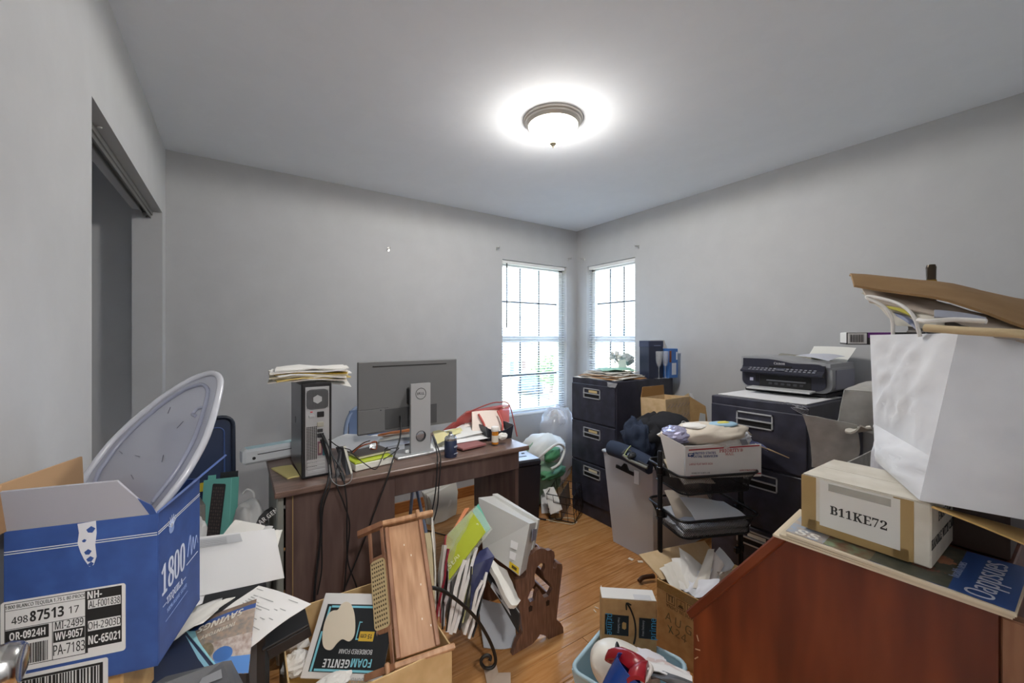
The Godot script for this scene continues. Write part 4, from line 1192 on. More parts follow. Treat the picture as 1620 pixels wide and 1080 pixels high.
func cart_and_boxes() -> void:
	# ---- three-tier mesh cart
	var cx := T(V(1.815, 0, -1.078), -23.3)
	var o := thing("mesh_cart", "black two-post cart with rounded wire-mesh trays full of paper", "cart", cx)
	var blk := mt("18181b", 0.35, 0.4)
	for s in [-1.0, 1.0]:
		part(o, "post", turned([Vector2(0.0, 0.05), Vector2(0.0115, 0.05), Vector2(0.0115, 0.822), Vector2(0.009, 0.828), Vector2(0, 0.829)], 16), blk, T(V(s * 0.213, 0, 0.0)))
		for y in [0.34, 0.545, 0.738]:
			part(o, "collar", turned([Vector2(0.0115, -0.018), Vector2(0.0155, -0.015), Vector2(0.0155, 0.015), Vector2(0.0115, 0.018)], 16), blk, T(V(s * 0.213, y, 0)))
			part(o, "bracket", bx(V(0.03, 0.03, 0.02), 0.004), blk, T(V(s * 0.196, y - 0.012, 0)))
		part(o, "foot_bar", bx(V(0.022, 0.018, 0.22), 0.004), blk, T(V(s * 0.213, 0.056, -0.04)))
		for z in [0.05, -0.13]:
			part(o, "caster", turned([Vector2(0, -0.009), Vector2(0.02, -0.009), Vector2(0.022, -0.005), Vector2(0.022, 0.005), Vector2(0.02, 0.009), Vector2(0, 0.009)], 16), blk, T(V(s * 0.213, 0.023, z), 0, 0, 90))
	mesh_tray(o, 0.557, 0.40, 0.29, 0.085)
	mesh_tray(o, 0.75, 0.40, 0.29, 0.085)
	# papers in the trays
	var k := 0
	for s in [
		[V(-0.16, 0.478, 0.1), V(0.16, 0.478, 0.11), V(0.16, 0.478, -0.11), V(-0.16, 0.478, -0.1), "e8eaf0", 0.004, "stack of white sheets at the bottom of the cart's lower tray", 0.02],
		[V(-0.16, 0.505, 0.11), V(0.165, 0.505, 0.115), V(0.165, 0.515, -0.1), V(-0.13, 0.515, -0.11), "d9dbe2", 0.006, "second layer of white sheets in the cart's lower tray", 0.014],
		[V(-0.1, 0.535, 0.105), V(0.165, 0.53, 0.11), V(0.16, 0.545, -0.05), V(-0.1, 0.60, -0.02), "eceef3", 0.006, "bluish white topmost sheet rising out of the cart's lower tray", 0.002],
		[V(-0.15, 0.52, 0.03), V(-0.06, 0.53, 0.05), V(-0.02, 0.585, -0.1), V(-0.13, 0.60, -0.1), "cbbfb0", 0.012, "red-headed newspaper page curled at the left of the cart's lower tray", 0.002],
		[V(-0.02, 0.535, -0.02), V(0.08, 0.53, 0.0), V(0.06, 0.625, -0.12), V(-0.03, 0.63, -0.11), "d3bfb2", 0.012, "pinkish newspaper page standing at the back of the cart's lower tray", 0.002],
		[V(-0.15, 0.7, 0.09), V(0.0, 0.7, 0.1), V(0.0, 0.735, -0.05), V(-0.16, 0.765, -0.05), "e6dfd6", 0.006, "white sheets sticking out of the upper tray left of the postal box", 0.004],
		[V(-0.18, 0.71, 0.02), V(-0.08, 0.71, 0.0), V(-0.08, 0.80, -0.09), V(-0.18, 0.80, -0.07), "3a342f", 0.0, "dark-backed card standing at the left end of the cart's upper tray", 0.004],
		[V(-0.175, 0.722, 0.035), V(-0.1, 0.722, 0.02), V(-0.1, 0.775, -0.05), V(-0.175, 0.775, -0.035), "d9cdb4", 0.0, "cream card propped before the dark one in the cart's upper tray", 0.003]]:
		k += 1
		solo("paper_sheet", s[6], "paper", sheet(s[0], s[1], s[2], s[3], s[7], V(0, s[5], 0), 0.008, 80 + k), mt(s[4], 0.8), cx, "papers in the mesh cart")
	# ---- postal box on the cart
	var ux := T(V(1.650,0.724,-1.055), -29.06)
	o = thing("postal_box", "white postal box with red stripes resting on the cart's upper tray, stuffed with mailers", "box", ux)
	var wht := mt("e2e0de", 0.6)
	part(o, "front_panel", bx(V(0.36, 0.146, 0.004), 0.001), wht, T(V(0.18, 0.073, 0)))
	part(o, "back_panel", bx(V(0.35, 0.13, 0.004), 0.001), wht, T(V(0.18, 0.065, -0.19)))
	part(o, "side_panel", bx(V(0.004, 0.14, 0.19), 0.001), wht, T(V(0.004, 0.07, -0.095)))
	part(o, "side_panel", bx(V(0.004, 0.14, 0.19), 0.001), wht, T(V(0.356, 0.07, -0.095)))
	part(o, "bottom_panel", bx(V(0.355, 0.004, 0.19), 0.001), mt("cbb795", 0.8), T(V(0.18, 0.002, -0.095)))
	part(o, "flap", sheet(V(-0.004, 0.146, 0.0), V(-0.004, 0.0, 0.0), V(-0.055, 0.0, -0.03), V(-0.085, 0.19, -0.07), 0.004), wht)
	part(o, "flap", sheet(V(0.34, 0.135, -0.19), V(0.36, 0.135, 0.0), V(0.48, 0.085, 0.02), V(0.42, 0.12, -0.19), 0.004), mt("cdb28c", 0.8))
	var red := mt("b03038", 0.6)
	part(o, "red_stripe", bx(V(0.335, 0.0055, 0.001), 0), red, T(V(0.183, 0.134, 0.0024), 0, 0, 2.2))
	part(o, "red_stripe", bx(V(0.335, 0.0055, 0.001), 0), red, T(V(0.19, 0.0125, 0.0024), 0, 0, 0.6))
	var navy := mt("2c4580", 0.6)
	var em := part(o, "eagle_emblem", cut([Vector2(-0.014, 0.007), Vector2(0.015, 0.008), Vector2(0.011, -0.008), Vector2(-0.014, -0.008)], 0.001), navy, T(V(0.026, 0.106, 0.0026)))
	part(em, "eagle_stroke", cut([Vector2(-0.012, 0.004), Vector2(0.003, 0.005), Vector2(0.012, 0.001), Vector2(0.0, 0.001), Vector2(-0.006, -0.004)], 0.0008), wht, T(V(0, 0, 0.0008)))
	text(o, "UNITED STATES", 0.0105, T(V(0.09, 0.1125, 0.0024)), navy)
	text(o, "POSTAL SERVICE®", 0.0105, T(V(0.09, 0.098, 0.0024)), navy)
	text(o, "PRIORITY®", 0.014, T(V(0.215, 0.121, 0.0024), 0, 0, 1), red, "serif_bold")
	text(o, "MAIL", 0.0115, T(V(0.208, 0.106, 0.0024)), red, "serif")
	text(o, "LARGE FLAT RATE BOX", 0.008, T(V(0.072, 0.064, 0.0024)), red, "sans")
	text(o, "DOMESTIC & INT'L USE", 0.006, T(V(0.072, 0.024, 0.0024)), mt("5a5a62", 0.6), "sans")
	text(o, "USPS.COM/FLATRATE", 0.0065, T(V(0.298, 0.03, 0.0024)), red, "sans")
	# mailers in it
	o = thing("bubble_mailer", "plump printed mailer in cream, blue and silver lying across the top of the postal box", "mailer", ux * T(V(0.155, 0.178, -0.1), -4, 0, 3))
	part(o, "pouch", lump(V(0.205, 0.046, 0.105), 0.18, 1.6, 91, false, 32, 16), mt("d9cfc0", 0.45))
	part(o, "silver_end", lump(V(0.075, 0.047, 0.1), 0.3, 2.2, 92, true, 22, 14), mt("a9a7c4", 0.22, 0.5), T(V(-0.145, 0.003, 0.008)))
	part(o, "yellow_print", lump(V(0.07, 0.01, 0.045), 0.2, 1.0, 93, false, 18, 8), mt("9fc3d9", 0.5), T(V(0.075, 0.04, 0.015)))
	part(o, "yellow_print", lump(V(0.03, 0.006, 0.02), 0.2, 1.0, 94, false, 14, 8), mt("d8cf66", 0.5), T(V(0.078, 0.0475, 0.018)))
	part(o, "pale_print", lump(V(0.055, 0.01, 0.05), 0.2, 1.0, 95, false, 18, 8), mt("eceae6", 0.5), T(V(-0.06, 0.04, 0.02)))
	o = thing("plastic_mailer", "crumpled white and silver plastic mailer spilling over the front of the postal box", "mailer", ux * T(V(0.2, 0.145, -0.035), 0, 0, 4))
	part(o, "pouch", lump(V(0.16, 0.035, 0.055), 0.55, 1.7, 96, true, 30, 16), mt("d6d4d0", 0.35))
	part(o, "barcode_patch", bx(V(0.03, 0.001, 0.024), 0), mt("55555a", 0.6), T(V(0.07, 0.01, 0.048), 0, 60))
	part(o, "torn_corner", lump(V(0.05, 0.04, 0.035), 0.7, 1.8, 97, true, 18, 12), mt("c9ccd4", 0.3), T(V(0.1, 0.015, 0.0)))
	solo("foil_strip", "strip of blue, silver and orange foil poking out at the postal box's right corner", "foil strip", sheet(V(0.28, 0.165, -0.06), V(0.3, 0.17, -0.09), V(0.41, 0.12, -0.03), V(0.40, 0.105, -0.01), 0.002, V(0, 0.012, 0), 0.02, 5), mt("8b93c4", 0.25, 0.4), ux)
	# ---- clear tote with clothes
	var plas := clear_mat("tote", "eef0f6", 0.4, 0.35)
	o = thing("storage_tote", "tall cloudy clear plastic tote with a black handle clip, overfilled with dark clothes", "tote", T(V(2.31, 0, -1.68), 0))
	var b0 := [V(-0.25, 0.004, 0.155), V(0.25, 0.004, 0.155), V(0.25, 0.004, -0.155), V(-0.25, 0.004, -0.155)]
	var t0 := [V(-0.325, 0.6, 0.205), V(0.3, 0.6, 0.205), V(0.3, 0.6, -0.2), V(-0.295, 0.6, -0.2)]
	for i in 4:
		var j := (i + 1) % 4
		part(o, "wall", sheet(b0[i], b0[j], t0[j], t0[i], 0.004), plas)
	part(o, "bottom", sheet(b0[0], b0[1], b0[2], b0[3], 0.004), plas)
	part(o, "rim", wire([t0[0], t0[1], t0[2], t0[3], t0[0]], 0.013, 1, 8), clear_mat("toterim", "d8dbe2", 0.85, 0.3))
	var hdl := part(o, "handle_clip", bx(V(0.012, 0.022, 0.14), 0.004), mt("18191d", 0.4), T(V(-0.322, 0.53, 0.0), 0, 6))
	part(hdl, "clip_tooth", hexm([V(-0.005, 0.008, 0.03), V(0.005, 0.008, 0.03), V(0.005, 0.008, -0.03), V(-0.005, 0.008, -0.03), V(-0.005, 0.04, 0.008), V(0.005, 0.04, 0.008), V(0.005, 0.04, -0.008), V(-0.005, 0.04, -0.008)]), mt("18191d", 0.4))
	part(o, "size_sticker", bx(V(0.002, 0.08, 0.035), 0), mt("e6e8ec", 0.6), T(V(-0.323, 0.51, 0.09)))
	solo("folded_linen", "yellowish white linen showing through the lower half of the cloudy tote", "linen", lump(V(0.21, 0.14, 0.13), 0.25, 1.5, 101, false, 24, 16), mt("d8d2b8", 0.8), T(V(2.3, 0.16, -1.68)))
	solo("pink_cloth", "pinkish cloth bundle inside the cloudy tote", "cloth", lump(V(0.16, 0.09, 0.12), 0.3, 1.5, 102), mt("a8787f", 0.85), T(V(2.36, 0.37, -1.66)))
	o = thing("black_jacket", "heap of black clothing with a round white badge on top of the cloudy tote", "clothing", T(V(2.245, 0.685, -1.645), -20))
	part(o, "cloth_heap", lump(V(0.16, 0.15, 0.16), 0.35, 1.5, 103, false, 36, 22), mats.blackcloth)
	part(o, "cap_crown", lump(V(0.13, 0.07, 0.11), 0.12, 1.2, 104), mats.blackcloth, T(V(0.06, 0.115, 0.06), 0, 12))
	var rg := []
	for i in 21: rg.append(V(cos(TAU * i / 20.0) * 0.018, sin(TAU * i / 20.0) * 0.013, 0))
	part(o, "badge", wire(rg, 0.002, 1), mt("d8d8da", 0.5), T(V(0.09, 0.14, 0.163), 10, -30))
	solo("denim_trousers", "dark blue denim spilling over the left side of the black clothing on the tote", "trousers", lump(V(0.07, 0.14, 0.10), 0.35, 1.8, 105, false, 26, 18), mats.denim, T(V(2.09, 0.70, -1.66), 0, 0, 12))
	solo("navy_roll", "rolled navy cloth lying on the front rim of the cloudy tote", "cloth roll", wire([V(2.008,0.637,-1.803), V(1.988,0.639,-1.672), V(1.970,0.630,-1.563), V(1.965,0.614,-1.470)], 0.05, 4, 14), mats.denim)
	o = thing("goggles", "swimming goggles on a twisted dark strap resting on the navy roll", "goggles", Transform3D())
	part(o, "strap", wire([V(1.924,0.649,-1.642), V(1.946,0.671,-1.627), V(1.952,0.660,-1.575), V(1.927,0.634,-1.520), V(1.919,0.624,-1.453)], 0.010, 6, 8), mt("2b2c2e", 0.5))
	part(o, "strap", wire([V(1.912,0.647,-1.627), V(1.908,0.632,-1.581), V(1.899,0.629,-1.515), V(1.905,0.620,-1.450)], 0.009, 6, 8), mt("7a7d78", 0.5))
	part(o, "cord", wire([V(1.981,0.693,-1.628), V(1.938,0.674,-1.621), V(1.910,0.650,-1.616), V(1.911,0.651,-1.579)], 0.004, 6, 6), mt("a3ab7a", 0.6))
	part(o, "lens", lump(V(0.03, 0.018, 0.025), 0.1, 1.0, 106), mt("34373c", 0.15), T(V(1.923,0.659,-1.571)))
	# ---- striped carton leaning behind
	o = thing("striped_carton", "open tan carton printed with diagonal lines of text, between the two file cabinets", "box", T(V(2.43, 0.62, -1.69), -1, -3))
	carton(o, 0.26, 0.325, 0.2, 0.004, grain("cardstripe", "cloud", "c9a97e", "d2b48a", "dabd95", 3.0, 0.8), {"back": [-6, 0.07]}, mt("a97f4c", 0.85))
	var pr := mt("9a8a94", 0.7)
	for i in 7:
		for j in 4:
			var x := -0.115 + i * 0.036 + (0.018 if j % 2 else 0.0)
			if x > 0.12: continue
			part(o, "printed_line", bx(V(0.038, 0.0022, 0.0005), 0), pr, T(V(x, 0.06 + j * 0.072, 0.1003), 0, 0, 38))
	part(o, "flap", sheet(V(0.13, 0.06, 0.1), V(0.24, 0.10, 0.16), V(0.25, 0.25, 0.14), V(0.13, 0.325, 0.1), 0.004), mats.card)
	part(o, "flap", sheet(V(0.19, 0.2, 0.05), V(0.32, 0.1, 0.05), V(0.345, 0.32, -0.05), V(0.21, 0.3, -0.02), 0.004), mats.cardpale)
	part(o, "paper_label", sheet(V(0.165, 0.11, 0.13), V(0.215, 0.11, 0.155), V(0.225, 0.2, 0.152), V(0.19, 0.21, 0.135), 0.002), mt("c3c6c4", 0.7))
	part(o, "tape_scrap", sheet(V(0.3, 0.26, 0.02), V(0.33, 0.25, 0.02), V(0.345, 0.32, -0.02), V(0.315, 0.325, -0.02), 0.002), mt("d2d2d4", 0.3))
	# ---- carton of envelopes
	o = thing("envelope_carton", "open brown carton of white envelopes with care symbols on its side, on the floor", "box", T(V(1.625, 0.002, -0.955), -85.8))
	carton(o, 0.30, 0.306, 0.22, 0.005, mats.card, {}, mats.cardpale)
	var inv := o.transform.affine_inverse()
	part(o, "flap", sheet(V(1.523,0.300,-1.087), V(1.864,0.272,-0.982), V(1.863,0.372,-1.091), V(1.511,0.364,-1.198), 0.005, V(0, 0.004, 0)), mats.cardpale, inv)
	part(o, "flap", sheet(V(1.724,0.327,-0.908), V(1.666,0.361,-0.803), V(1.707,0.412,-0.798), V(1.773,0.375,-0.899), 0.005), mats.card, inv)
	var ink := mt("5a4326", 0.7)
	for i in 3:
		var m := Mb.new()
		var s := 0.019
		m.box(V(-s, -s, 0), V(s, -s + 0.002, 0.0006)); m.box(V(-s, s - 0.002, 0), V(s, s, 0.0006))
		m.box(V(-s, -s, 0), V(-s + 0.002, s, 0.0006)); m.box(V(s - 0.002, -s, 0), V(s, s, 0.0006))
		if i == 0:
			for q in [-0.007, 0.007]:
				m.box(V(q - 0.002, -0.01, 0), V(q + 0.002, 0.012, 0.0006))
			m.box(V(-0.012, 0.012, 0), V(0.012, 0.015, 0.0006))
		elif i == 1:
			m.box(V(-0.012, -0.013, 0), V(0.012, -0.008, 0.0006)); m.box(V(-0.008, -0.008, 0), V(0.008, -0.002, 0.0006)); m.box(V(-0.001, -0.002, 0), V(0.001, 0.013, 0.0006))
		else:
			m.box(V(-0.01, -0.012, 0), V(0.01, -0.009, 0.0006)); m.box(V(-0.0015, -0.009, 0), V(0.0015, 0.0, 0.0006)); m.box(V(-0.008, 0, 0), V(0.008, 0.014, 0.0006))
		part(o, "care_symbol", m.out(), ink, T(V(-0.085 + 0.046 * i, 0.248, 0.1105)))
	text(o, "MADE IN CHINA", 0.013, T(V(-0.04, 0.218, 0.1105), 0, 0, 180), ink, "sans")
	text(o, "A U G", 0.034, T(V(-0.05, 0.165, 0.1105), 0, 0, -4), mt("7a6a4a", 0.7), "sans")
	text(o, "X", 0.03, T(V(-0.085, 0.12, 0.1105), 0, 0, 12), mt("3d5b46", 0.7), "sans")
	text(o, "24", 0.032, T(V(-0.04, 0.12, 0.1105), 0, 0, -4), mt("7a6a4a", 0.7), "sans")
	part(o, "tape", bx(V(0.298, 0.035, 0.0006), 0), clear_mat("tape", "b48f55", 0.5, 0.15), T(V(0, 0.288, 0.1104)))
	k = 0
	for s in [
		[V(1.523,0.300,-1.044), V(1.531,0.285,-0.990), V(1.581,0.352,-1.078), V(1.552,0.324,-1.121), "e4e1d8"], [V(1.541,0.300,-1.032), V(1.539,0.285,-0.961), V(1.613,0.361,-1.068), V(1.580,0.335,-1.115), "e9e6de"],
		[V(1.539,0.299,-1.010), V(1.548,0.285,-0.955), V(1.652,0.372,-1.053), V(1.626,0.350,-1.108), "eceae6"], [V(1.559,0.306,-1.008), V(1.592,0.311,-0.949), V(1.696,0.347,-0.999), V(1.663,0.396,-1.095), "e6e4e0"],
		[V(1.536,0.298,-0.988), V(1.547,0.291,-0.944), V(1.675,0.367,-0.941), V(1.627,0.330,-1.022), "dfe1e8"], [V(1.564,0.311,-0.968), V(1.595,0.311,-0.923), V(1.738,0.422,-0.971), V(1.734,0.406,-0.998), "e2ddd4"],
		[V(1.605,0.312,-0.965), V(1.623,0.311,-0.928), V(1.735,0.375,-0.925), V(1.743,0.411,-0.992), "e8e2e0"], [V(1.612,0.313,-0.984), V(1.660,0.325,-0.928), V(1.773,0.369,-0.899), V(1.796,0.412,-0.980), "d6dae0"],
		[V(1.533,0.298,-0.941), V(1.561,0.310,-0.898), V(1.642,0.363,-0.891), V(1.595,0.337,-0.959), "e9ecf5"], [V(1.561,0.309,-1.055), V(1.572,0.299,-0.987), V(1.663,0.336,-0.986), V(1.631,0.349,-1.068), "ece6da"]]:
		k += 1
		solo("envelope", "white envelope, number %s from the left in the brown carton" % ["one", "two", "three", "four", "five", "six", "seven", "eight", "nine", "ten"][k - 1], "envelope", sheet(s[0], s[1], s[2], s[3], 0.0015, V(0.004, 0.006, 0.004), 0.01, 110 + k), mt(s[4], 0.8), Transform3D(), "envelopes in the brown carton")
	solo("plastic_sleeve", "brownish see-through plastic sleeve in the right of the envelope carton", "sleeve", sheet(V(1.568,0.323,-0.869), V(1.624,0.373,-0.831), V(1.707,0.407,-0.847), V(1.653,0.374,-0.908), 0.012, V(0.01, 0.01, 0.02), 0.02, 3), clear_mat("sleeve", "7d6f62", 0.75, 0.2))
	# ---- smile-arrow delivery box
	o = thing("delivery_box", "brown delivery box with black tape strips and a curved arrow, standing in the blue tub", "box", T(V(1.117, 0.008, -1.052), -40))
	var S := Transform3D(Basis.from_scale(V(0.88, 0.88, 0.88)), V(0, 0.171, 0))
	var bt: Material = mats.card
	part(o, "carton_body", bx(V(0.225, 0.430, 0.075), 0.003), bt, S * T(V(0.1125, 0.021, -0.0375)))
	part(o, "top_flap", bx(V(0.223, 0.003, 0.073), 0.001), mt("dcdad6", 0.7), S * T(V(0.1125, 0.2375, -0.0375)))
	part(o, "shipping_label", bx(V(0.07, 0.0006, 0.03), 0), mt("c8c8ca", 0.7), S * T(V(0.17, 0.2393, -0.02)))
	var tape := mt("15191d", 0.45)
	var cyan := mt("4aa8d8", 0.5)
	var tp := part(o, "tape_strip", bx(V(0.098, 0.085, 0.0006), 0), tape, S * T(V(0.062, 0.128, 0.0004), 0, 0, -1))
	text(tp, "prime", 0.024, T(V(-0.027, 0.002, 0.0004), 0, 0, -90), cyan, "sans", 1.05)
	part(tp, "swoosh", wire([V(-0.037, 0.034, 0.0006), V(-0.043, 0.005, 0.0006), V(-0.038, -0.028, 0.0006), V(-0.033, -0.034, 0.0006)], 0.0012, 5, 4), cyan)
	text(tp, "Free Delivery", 0.008, T(V(0.008, 0.0, 0.0004), 0, 0, -90), mt("b9bcc0", 0.6), "sans")
	part(tp, "parcel_icon", cut([Vector2(-0.008, -0.012), Vector2(0.003, -0.016), Vector2(0.009, -0.010), Vector2(0.009, 0.012), Vector2(-0.003, 0.016), Vector2(-0.008, 0.01)], 0.0008), mt("c8a468", 0.7), T(V(0.03, 0.0, 0.0004)))
	tp = part(o, "tape_strip", bx(V(0.07, 0.085, 0.0006), 0), tape, S * T(V(0.188, 0.122, 0.0004), 0, 0, -1))
	text(tp, "prime", 0.024, T(V(0.022, 0.0, 0.0004), 0, 0, 90), cyan, "sans", 1.05)
	text(tp, "Free Delivery", 0.008, T(V(-0.018, 0.0, 0.0004), 0, 0, 90), mt("b9bcc0", 0.6), "sans")
	part(o, "arrow", wire([V(0.104, 0.222, 0.0005), V(0.118, 0.2, 0.0005), V(0.133, 0.16, 0.0005), V(0.139, 0.12, 0.0005), V(0.138, 0.085, 0.0005), V(0.132, 0.055, 0.0005)], 0.0038, 6, 6), mt("221f1c", 0.7), S)
	part(o, "arrow", wire([V(0.102, 0.195, 0.0005), V(0.102, 0.223, 0.0005), V(0.121, 0.216, 0.0005)], 0.0032, 3, 6), mt("221f1c", 0.7), S)
	# ---- light blue tub and what lies in it
	tub()

func tub() -> void:
	var tb := mt("b7d5e2", 0.4)
	var o := thing("plastic_tub", "pale blue plastic tub with a rolled rim on the floor holding the delivery box", "tub", T(V(0.963, 0, -1.045), 16.5))
	# local: x along the visible rim, z towards the camera
	var b0 := [V(0.03, 0.003, 0.27), V(0.25, 0.003, 0.27), V(0.25, 0.003, 0.03), V(0.03, 0.003, 0.03)]
	var t0 := [V(0.0, 0.2, 0.30), V(0.275, 0.2, 0.30), V(0.275, 0.2, 0.0), V(0.0, 0.2, 0.0)]
	for i in 4:
		var j := (i + 1) % 4
		part(o, "wall", sheet(b0[i], b0[j], t0[j], t0[i], 0.004), tb)
	part(o, "bottom", sheet(b0[0], b0[1], b0[2], b0[3], 0.004), tb)
	var rm := []
	for q in rrect(0.285, 0.31, 0.04, 5): rm.append(V(0.1375 + q.x, 0.2, 0.15 + q.y))
	rm.append(rm[0])
	part(o, "rim", wire(rm, 0.008, 1, 8), tb)
	o = thing("white_helmet", "smooth white plastic helmet with two black slots lying in the pale blue tub", "helmet", T(V(0.983,0.328,-0.831), 38, 20, -12))
	var wp := mt("e6e2d8", 0.35)
	part(o, "shell", lump(V(0.088, 0.07, 0.11), 0.05, 0.8, 121, false, 36, 22), wp)
	for q in [[V(-0.036, 0.06, -0.045), 20.0], [V(-0.072, 0.028, 0.05), 60.0]]:
		part(o, "vent_slot", lump(V(0.026, 0.005, 0.009), 0.1, 1.0, 122, false, 16, 8), mt("101012", 0.5), T(q[0], q[1], 10, 30))
	part(o, "rivet", turned([Vector2(0.005, 0), Vector2(0.004, 0.002), Vector2(0, 0.003)], 12), mt("bcb8ae", 0.4), T(V(-0.018, 0.067, 0.025), 0, 8, 10))
	o = thing("red_scoop", "dark red plastic scoop with a white rolled edge lying over the white helmet", "scoop", Transform3D())
	var rd := mt("8e1722", 0.3)
	part(o, "scoop_body", sheet(V(0.873,0.427,-0.809), V(0.869,0.459,-0.703), V(0.924,0.470,-0.702), V(0.900,0.435,-0.815), 0.006, V(0.0, 0.035, 0.0), 0.01, 7, 8), rd)
	part(o, "scoop_lip", sheet(V(0.873,0.427,-0.809), V(0.899,0.439,-0.779), V(0.921,0.438,-0.789), V(0.900,0.435,-0.815), 0.004, V(0, -0.02, 0)), mt("a8443e", 0.4))
	part(o, "scoop_neck", sheet(V(0.830,0.468,-0.694), V(0.859,0.477,-0.662), V(0.917,0.477,-0.694), V(0.873,0.464,-0.713), 0.01, V(0, 0.02, 0)), rd)
	part(o, "white_edge", wire([V(0.921,0.443,-0.789), V(0.927,0.454,-0.748), V(0.920,0.470,-0.705), V(0.915,0.471,-0.684), V(0.892,0.468,-0.675), V(0.862,0.465,-0.672)], 0.006, 6, 8), mt("e2dcd6", 0.4))
	solo("blue_cup", "glossy dark blue plastic cup beside the red scoop in the tub", "cup", turned([Vector2(0, -0.05), Vector2(0.035, -0.05), Vector2(0.042, 0.0), Vector2(0.046, 0.05), Vector2(0.043, 0.05), Vector2(0.039, 0.0), Vector2(0.032, -0.045), Vector2(0, -0.045)], 28), mt("1f3f86", 0.2), T(V(0.849,0.427,-0.729), 0, 20, -30))
	var k := 0
	for s in [[V(0.992,0.387,-0.801), V(0.992,0.423,-0.680), V(1.065,0.387,-0.751), V(1.048,0.371,-0.836), "ded9dc", "white flyer standing in the tub behind the red scoop"], [V(0.960,0.420,-0.750), V(0.951,0.485,-0.587), V(1.035,0.424,-0.650), V(1.033,0.387,-0.773), "d7c4bf", "pink-edged leaflet slanting down the right of the tub"], [V(0.917,0.448,-0.707), V(0.932,0.493,-0.576), V(0.987,0.464,-0.611), V(0.999,0.411,-0.748), "e8e4e0", "white leaflet under the pink-edged one in the tub"], [V(0.898,0.458,-0.672), V(0.895,0.503,-0.552), V(0.932,0.502,-0.576), V(0.932,0.444,-0.697), "4a4542", "dark glossy magazine lowest among the leaflets in the tub"]]:
		k += 1
		solo("leaflet", s[5], "leaflet", sheet(s[0], s[1], s[2], s[3], 0.002, V(0, 0.01, 0), 0.01, 130 + k), mt(s[4], 0.5), Transform3D(), "leaflets in the tub")

func secretary() -> void:
	# drop-front desk: its side is the plane x = 0.829, its slanted front faces the back wall
	var ch: Material = mats.cherry
	var o := thing("secretary_desk", "reddish cherry wood drop-front desk close on the right, its sloping lid turned away", "desk")
	var side := [Vector2(0.510, 0.0), Vector2(0.510, 0.737), Vector2(0.315, 1.0), Vector2(0.080, 1.0), Vector2(0.080, 0.0)]
	for x in [0.839, 1.541]:
		part(o, "side_panel", cut(side, 0.02), ch, F(V(x, 0, 0), V(0, 0, -1), V(0, 1, 0)))
	part(o, "top_board", bx(V(0.68, 0.02, 0.235), 0.002), ch, T(V(1.19, 0.989, -0.198)))
	part(o, "back_board", bx(V(0.68, 0.98, 0.012), 0.001), ch, T(V(1.19, 0.5, -0.09)))
	part(o, "rear_stile", bx(V(0.022, 0.985, 0.024), 0.002), mats.pinedark, T(V(0.848, 0.4925, -0.067)))
	var up := (V(0, 1.0, -0.315) - V(0, 0.737, -0.510)).normalized()
	part(o, "drop_lid", bx(V(0.728, 0.327, 0.018), 0.003), ch, F((V(1.19, 0.868, -0.4125) + V(0, 0.0, -0.012)), V(-1, 0, 0), up))
	part(o, "desk_floor", bx(V(0.68, 0.018, 0.4), 0.001), ch, T(V(1.19, 0.72, -0.3)))
	for i in 3:
		var d := part(o, "drawer", bx(V(0.676, 0.215, 0.02), 0.003), ch, T(V(1.19, 0.13 + 0.222 * i, -0.5)))
		for s in [-0.2, 0.2]:
			part(d, "drawer_pull", wire([V(s - 0.04, 0, -0.01), V(s - 0.035, -0.01, -0.03), V(s + 0.035, -0.01, -0.03), V(s + 0.04, 0, -0.01)], 0.004), mt("9a7a3e", 0.3, 0.9))
	for q in [[V(0.8285, 0.79, -0.488), 30.0], [V(0.8285, 0.70, -0.5), -20.0], [V(0.8285, 0.675, -0.5), 70.0], [V(0.8285, 0.655, -0.503), 40.0]]:
		part(o, "scratch", bx(V(0.0006, 0.012, 0.002), 0), mt("c9a98c", 0.7), T(q[0], 0, q[1]))

func mag_cover() -> Image:
	var im := Image.create(512, 256, false, Image.FORMAT_RGB8)
	var nz := FastNoiseLite.new()
	nz.seed = 17
	nz.frequency = 0.02
	for y in 256:
		for x in 512:
			var v := nz.get_noise_2d(x, y * 1.4) * 0.5 + 0.5
			var c := Color("3c4440").lerp(Color("6d6a58"), v)
			if x > 395: c = Color("31518f").lerp(Color("3f63a8"), y / 255.0)
			elif x < 110: c = Color("b9a48e").lerp(Color("8fa3c0"), clampf(v * 1.6 - 0.3, 0, 1))
			elif x < 230: c = Color("7a4f3c").lerp(Color("7f9a7c"), clampf(v * 1.8 - 0.4, 0, 1))
			var dx := (x - 325.0) / 62.0
			var dy := (y - 150.0) / 30.0
			if dx * dx + dy * dy + nz.get_noise_2d(x * 3, y * 3) * 0.6 < 1.0 and x <= 395: c = Color("c08a66").lerp(Color("8f4f3c"), v * 0.7)
			if Vector2((x - 335.0) / 40.0, (y - 70.0) / 14.0).length() + nz.get_noise_2d(x * 4, y * 4) < 0.8 and x <= 395: c = Color("8a5a4c")
			im.set_pixel(x, y, c)
	return im

